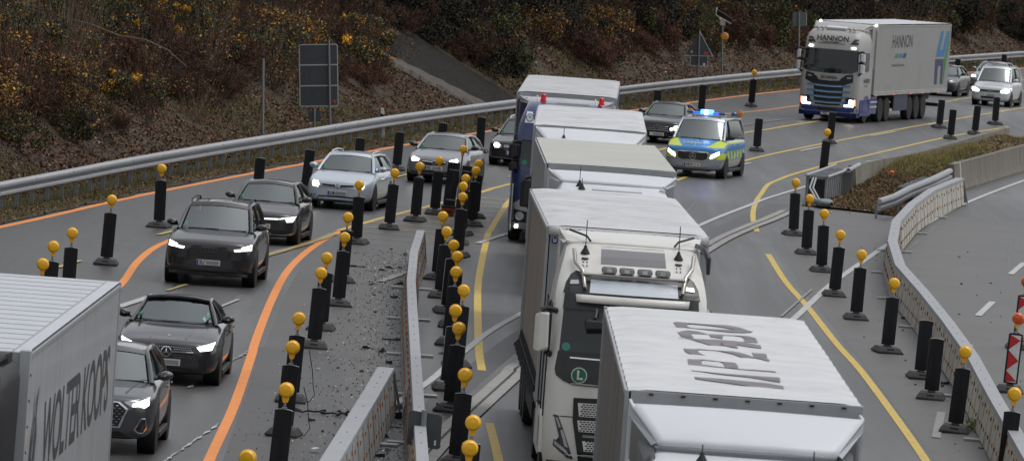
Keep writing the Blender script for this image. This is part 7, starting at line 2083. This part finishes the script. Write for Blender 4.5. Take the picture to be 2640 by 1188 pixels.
for x in (-.75, -.55, .6, .78):
    mb = MB(); mb.lathe([(.02, -.1), (.06, -.08), (.03, .1)], 'y', (x, .62, 3.78), 10); mb.build('air_horn', M_CHR, t, smooth=40)
tractor_base(t, (1.45, 4.2), T_BLUE, T_BLUE); side_wheels(t, [5.4])
for s in (-1, 1):
    mb = MB()
    for z in (.62, .82): mb.box(s * 1.262 - .006, s * 1.262 + .006, 2.2, 3.4, z, z + .05)
    mb.build('skirt_stripe', T_WHITE, t)
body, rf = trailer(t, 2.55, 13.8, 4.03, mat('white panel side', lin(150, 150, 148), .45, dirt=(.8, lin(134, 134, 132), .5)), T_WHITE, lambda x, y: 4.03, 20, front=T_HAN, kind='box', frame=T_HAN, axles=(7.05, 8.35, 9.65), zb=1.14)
me = text_mesh('HANNON', 1.0, .012, 1.02); bm = bmesh.new(); bm.from_mesh(me)
xs = [v.co.x for v in bm.verts]; zs = [v.co.y for v in bm.verts]
for v in bm.verts: v.co = Vector((1.279, 5.4 + (v.co.x - min(xs)) / (max(xs) - min(xs)) * 3.7, 3.05 + (v.co.y - min(zs)) / (max(zs) - min(zs)) * .53))
bm.to_mesh(me); bm.free(); me.materials.clear(); me.materials.append(M_TEXTD); me.name = 'lettering'
o = bpy.data.objects.new('lettering', me); COL.objects.link(o); o.parent = body
def sidepoly(nm, pts, m, x=1.279):
    mb = MB(); mb.add([(x, a, b) for a, b in pts], [tuple(range(len(pts)))]); return mb.build(nm, m, body)
C_LB = mat('logo light blue', lin(30, 118, 166), .4); C_NV = mat('logo navy', lin(38, 42, 84), .4); C_GN = mat('logo green', lin(58, 126, 54), .4)
for k, m in enumerate((C_GN, C_LB, C_NV)): sidepoly('colour_bar', [(5.95 + k * .72, 2.62), (6.55 + k * .72, 2.62), (6.72 + k * .72, 2.81), (6.12 + k * .72, 2.81)], m)
text_ob('small_lettering', 'www.hannon', .20, M_TEXTD, body, Matrix.Translation((1.279, 6.7, 2.33)) @ SIDER, sx=2.2)
sidepoly('logo_letter', [(13.7, 2.62), (15.35, 2.62), (16.15, 3.70), (15.55, 3.70), (14.98, 2.92), (14.5, 2.92), (15.02, 3.70), (14.45, 3.70)], C_LB)
sidepoly('logo_letter', [(13.65, 2.52), (15.3, 2.52), (15.3, 1.45), (14.85, 1.45), (14.85, 2.22), (14.3, 2.22), (14.3, 1.45), (13.75, 1.45)], C_NV)
sidepoly('logo_wedge', [(15.42, 2.56), (16.22, 3.6), (16.2, 3.2), (15.5, 1.45), (15.36, 1.45), (15.38, 2.5)], C_GN)
for y in (4.9, 5.6): sidepoly('small_label', [(y, 1.28), (y + .12, 1.28), (y + .12, 1.5), (y, 1.5)], M_BLUR)
for y in (3.0, 6.2, 9.3, 11.6, 14.6):
    mb = MB(); mb.box(1.27, 1.31, y, y + .07, 1.09, 1.13); mb.build('side_lamp', mat('small red lamp', lin(190, 70, 40), .4, emit=(1, .15, .05), es=.8), t)
for s in (-1, 1):
    mb = MB(); mb.box(s * 1.21 - .03, s * 1.21 + .03, 6.6, 9.1, .42, 1.08); mb.build('fuel_locker', mat('locker navy', lin(44, 50, 74), .5), t, bevel=.02)
# ------------------------------------------------------------------ crash debris and small finds on the road
M_DEB = mat('black plastic shard', (.010, .010, .011), .5)
M_DEBW = mat('white shard', lin(190, 190, 190), .5)
M_DEBG = mat('grey shard', lin(112, 112, 112), .6)
def shard_mesh(seed, L, W, H):
    r = np.random.default_rng(seed); n = 7; pts = []
    for k in range(n):
        a = 2 * math.pi * k / n; q = r.uniform(.55, 1.0); pts.append((L / 2 * math.cos(a) * q, W / 2 * math.sin(a) * q))
    b = MB(); vs = [(x, y, .003) for x, y in pts] + [(x * .9, y * .9, H * r.uniform(.35, 1.2)) for x, y in pts]
    b.add(vs, [tuple(range(n))[::-1], tuple(range(n, 2 * n))] + [(i, (i + 1) % n, n + (i + 1) % n, n + i) for i in range(n)]); return b
PROTS = []
for i, (L, W, H, m) in enumerate([(.42, .10, .05, M_DEB), (.26, .16, .08, M_DEB), (.16, .10, .05, M_DEB), (.12, .12, .04, M_DEB), (.7, .06, .03, M_DEB), (.14, .10, .05, M_DEBW), (.10, .07, .04, M_DEBG)]):
    b = shard_mesh(40 + i, L, W, H)
    if L > .3: b.obox((L * .2, .02, H), (L * .22, .02, 0), (0, .012, .01), (0, 0, H * .4))
    PROTS.append([b.build('plastic_shard', m), i])
_sh = set()
NM = {0: ('black plastic bumper shard lying in the debris field by the steel barrier', 'bumper shards'), 1: ('chunky black plastic piece lying in the debris field by the steel barrier', 'chunky shards'), 2: ('small black plastic chip on the grey asphalt by the barriers', 'small shards'), 3: ('tiny black plastic chip on the grey asphalt by the barriers', 'tiny shards'), 4: ('long thin strip of black trim on the debris strewn asphalt', 'trim strips'), 5: ('small white broken piece on the asphalt by the barriers', 'white pieces'), 6: ('small grey broken piece on the asphalt by the barriers', 'grey pieces')}
def shard(i, x, y, s=1.0, rz=None):
    p = PROTS[i][0]
    if i in _sh:
        o = p.copy(); COL.objects.link(o)
    else:
        _sh.add(i); o = p
    o.location = (x, y, .008); o.rotation_euler = (0, 0, RND.uniform(0, 6.28) if rz is None else rz); o.scale = (s, s, s)
    tag(o, NM[i][0], 'debris', NM[i][1]); return o
def bx(y): return float(np.interp(y, [100, 112.7, 132.7, 153, 162], [-1.06, -1.34, -1.79, -2.14, -2.14]))
for (x, y, i, s) in [(-2.55, 166.3, 4, 1.2), (-2.9, 168, 2, 1), (-2.4, 165.5, 5, 1.2), (-2.35, 164.6, 0, 1.2), (-3.55, 160.0, 4, 1.3), (-3.1, 159.6, 5, 1.2), (-2.9, 159.3, 0, .9), (-2.75, 160.4, 0, 1), (-2.55, 160.8, 1, .8), (-2.85, 157.2, 4, .5), (-2.3, 157.6, 0, 1.1), (-2.45, 154.6, 0, 1.2), (-2.3, 154.1, 0, 1.2), (-2.8, 154.4, 5, .9), (-3.05, 153.8, 0, .8), (-2.45, 149.8, 1, 1.2), (-2.9, 150.2, 2, 1), (-2.75, 144.7, 1, .7), (-2.3, 141.2, 6, 1), (-2.15, 136.8, 4, 1.5), (-2.65, 134.0, 0, 1.2), (-2.35, 133.4, 0, 1.6), (-2.3, 133.7, 5, .9), (-2.15, 130.5, 1, 1.2), (-3.05, 128.4, 0, .6), (-2.6, 127.9, 2, 1.2), (-3.4, 127.6, 5, 1.2), (-2.25, 127.2, 1, .9), (-2.75, 123.6, 4, .8), (-2.9, 122.9, 4, .7), (-3.5, 118.2, 0, 1.3), (-3.0, 117.9, 1, 1.5), (-3.15, 116.2, 1, .9), (-2.75, 115.9, 6, 1.2), (-2.45, 115.7, 0, .9), (-2.9, 114.2, 0, .8), (-2.35, 114.4, 1, .6), (-3.2, 112.6, 4, .5), (-2.9, 110.2, 5, 2.4), (-3.5, 108.6, 2, 1),
    (-1.75, 118.1, 1, 2.2), (-1.7, 120.0, 0, 1.4), (-1.62, 121, 5, 1.2), (-1.72, 116, 4, .7), (-1.82, 114.0, 0, 1.0), (-1.75, 111.4, 6, 2), (-1.85, 110.2, 1, 1.2), (-1.7, 109, 5, 1.4), (-1.8, 107.2, 0, 1.2), (-1.6, 112.6, 5, 1), (-1.9, 105.4, 2, 2),
    (-1.6, 160.8, 4, .8), (-1.55, 151, 1, 1), (-1.2, 134, 0, .8), (-1.1, 127.8, 4, 1.2), (-1.05, 121.5, 1, 1), (-.95, 119.6, 6, 1), (-.6, 105.8, 0, 1.0), (-.5, 103.4, 1, 1.4), (-.55, 102.3, 0, 1.6), (-1.3, 141.6, 2, 1.3),
    (8.95, 155.3, 1, 1.2), (8.7, 143.9, 5, 1.5), (8.6, 142.4, 6, 2), (8.45, 140.2, 6, 2.2), (8.72, 135.6, 1, 1.3), (8.62, 134.9, 2, 1.2), (8.45, 128.3, 0, 1.0), (8.5, 131.2, 5, .8), (8.3, 131.6, 2, .7), (8.6, 121.6, 5, 1.3), (8.55, 120.4, 4, .9), (8.7, 120.6, 6, 1.2), (7.7, 148, 2, .6), (11.9, 183.2, 6, 2.2), (10.1, 164.8, 4, 1), (12.3, 186, 2, .8), (11.2, 170.7, 2, 1.2), (12.0, 172, 3, 1.2), (13.2, 176, 5, .8), (9.7, 165.1, 6, 1.5), (9.5, 148.2, 1, .9), (10.0, 147.6, 5, 1), (9.3, 203.0, 5, 2.2), (9.9, 203.2, 5, 1.6), (10.6, 205.6, 5, 1.4), (9.6, 208.4, 6, 3)]:
    shard(i, x, y, s * .62)
r = np.random.default_rng(77)
for k in range(14):
    y = r.uniform(106, 166); x = bx(y) - r.gamma(1.6, .5) if r.random() < .75 else bx(y) + r.uniform(.25, .7)
    if x < -4.2: continue
    shard(int(r.choice([2, 3, 3, 3, 6, 5, 2])), x, y, r.uniform(.25, .55))
for k in range(50):
    y = r.uniform(115, 185); x = float(np.interp(y, [111, 132, 152, 162, 183], [8.5, 8.98, 9.16, 9.16, 10.18])) + (r.uniform(-1.0, -.3) if r.random() < .55 else r.uniform(.3, 4))
    shard(int(r.choice([3, 3, 6, 2])), x, y, r.uniform(.22, .5))
# the crumbs nobody could count
n = 5000
P = np.zeros((n, 3)); P[:, 1] = r.uniform(104, 168, n); P[:, 0] = np.interp(P[:, 1], [100, 112.7, 132.7, 153, 162], [-1.06, -1.34, -1.79, -2.14, -2.14]) - r.gamma(1.5, .55, n); P[:, 2] = .012
P = P[P[:, 0] > -4.3]; n = len(P)
ang = r.uniform(0, 6.28, n); s = r.uniform(.006, .022, n)
A = np.stack([np.cos(ang) * s, np.sin(ang) * s, np.zeros(n)], 1); B = np.stack([-np.sin(ang) * s * .6, np.cos(ang) * s * .6, s * .8], 1)
L_CRB = leafmat('crumbs', [(0, lin(70, 68, 66)), (.25, lin(150, 150, 148)), (.7, lin(120, 118, 114)), (.88, lin(205, 205, 205))], .5)
o = obj_of('glass_crumbs', quads_mesh('glass_crumbs', np.stack([P - A, P + B, P + A, P - B], 1).reshape(-1, 3), L_CRB)); tag(o, kind='stuff')
t = thing('tow_cable', 'coil of black cable with a hook lying beside the beacons', 'cable', (-3.45, 117.6, .01))
b = MB(); b.tube([(-.3 + .1 * k, .12 * math.sin(k * 1.3), .03 + .02 * (k % 2)) for k in range(12)], .018, 6); b.tube([(.8 + .12 * math.cos(a), .3 * math.sin(a), .05 + .03 * math.sin(3 * a)) for a in [q * .5 for q in range(16)]], .02, 6); b.build('cable', M_DEB, t, smooth=60)
for x, y, z0 in ((-3.33, 120.2, .9), (-3.18, 113.2, .8)):
    t = thing('beacon_cable', 'thin black lamp cable hanging beside a beacon on the left row', 'cable', (x, y, 0), 0, 'lamp cables')
    b = MB(); b.tube([(-.05, 0, z0), (.03, .02, .55), (.06, 0, .3), (.10, -.1, .14), (.02, -.2, .02), (-.15, -.15, .015)], .008, 5); b.build('cable', M_DEB, t)
t = thing('weed', 'scraggly green weed behind the leaning beacon base', 'weed', (8.52, 124.4, 0))
obj_of('foliage', quads_mesh('foliage', leaf_cloud([(0, 0, .1), (.12, -.1, .08)], [.16, .13], 160, .06, .2, .5, 3), L_GRN), t)
b = MB(); b.tube([(0, 0, 0), (.1, -.2, .08), (.3, -.9, .03)], .008, 5); b.build('stem', M_TWIG, t)
t = thing('fallen_branch', 'thin pale branch arching over the bramble slope', 'branch', hill_pt(206, 4.5))
b = MB(); b.tube([(-2.2, 2, 1.6), (-1.2, 1, 1.75), (-.2, 0, 1.6), (.7, -.6, 1.35), (1.5, -1, 1.3), (2.2, -1.2, 1.05), (2.8, -1.4, .6)], [.03, .035, .035, .03, .025, .02, .01], 6); b.build('wood', M_TWIGP, t)
t = thing('traffic_cone_piece', 'bright orange broken lamp piece on the grassy reserve', 'debris', (11.9, 219.0, .62))
b = MB(); b.lathe([(.02, 0), (.07, .02), (.08, .06), (.03, .10)], 'z', (0, 0, 0), 14); b.build('shell', mat('orange shell', lin(230, 80, 40), .4), t, smooth=50)
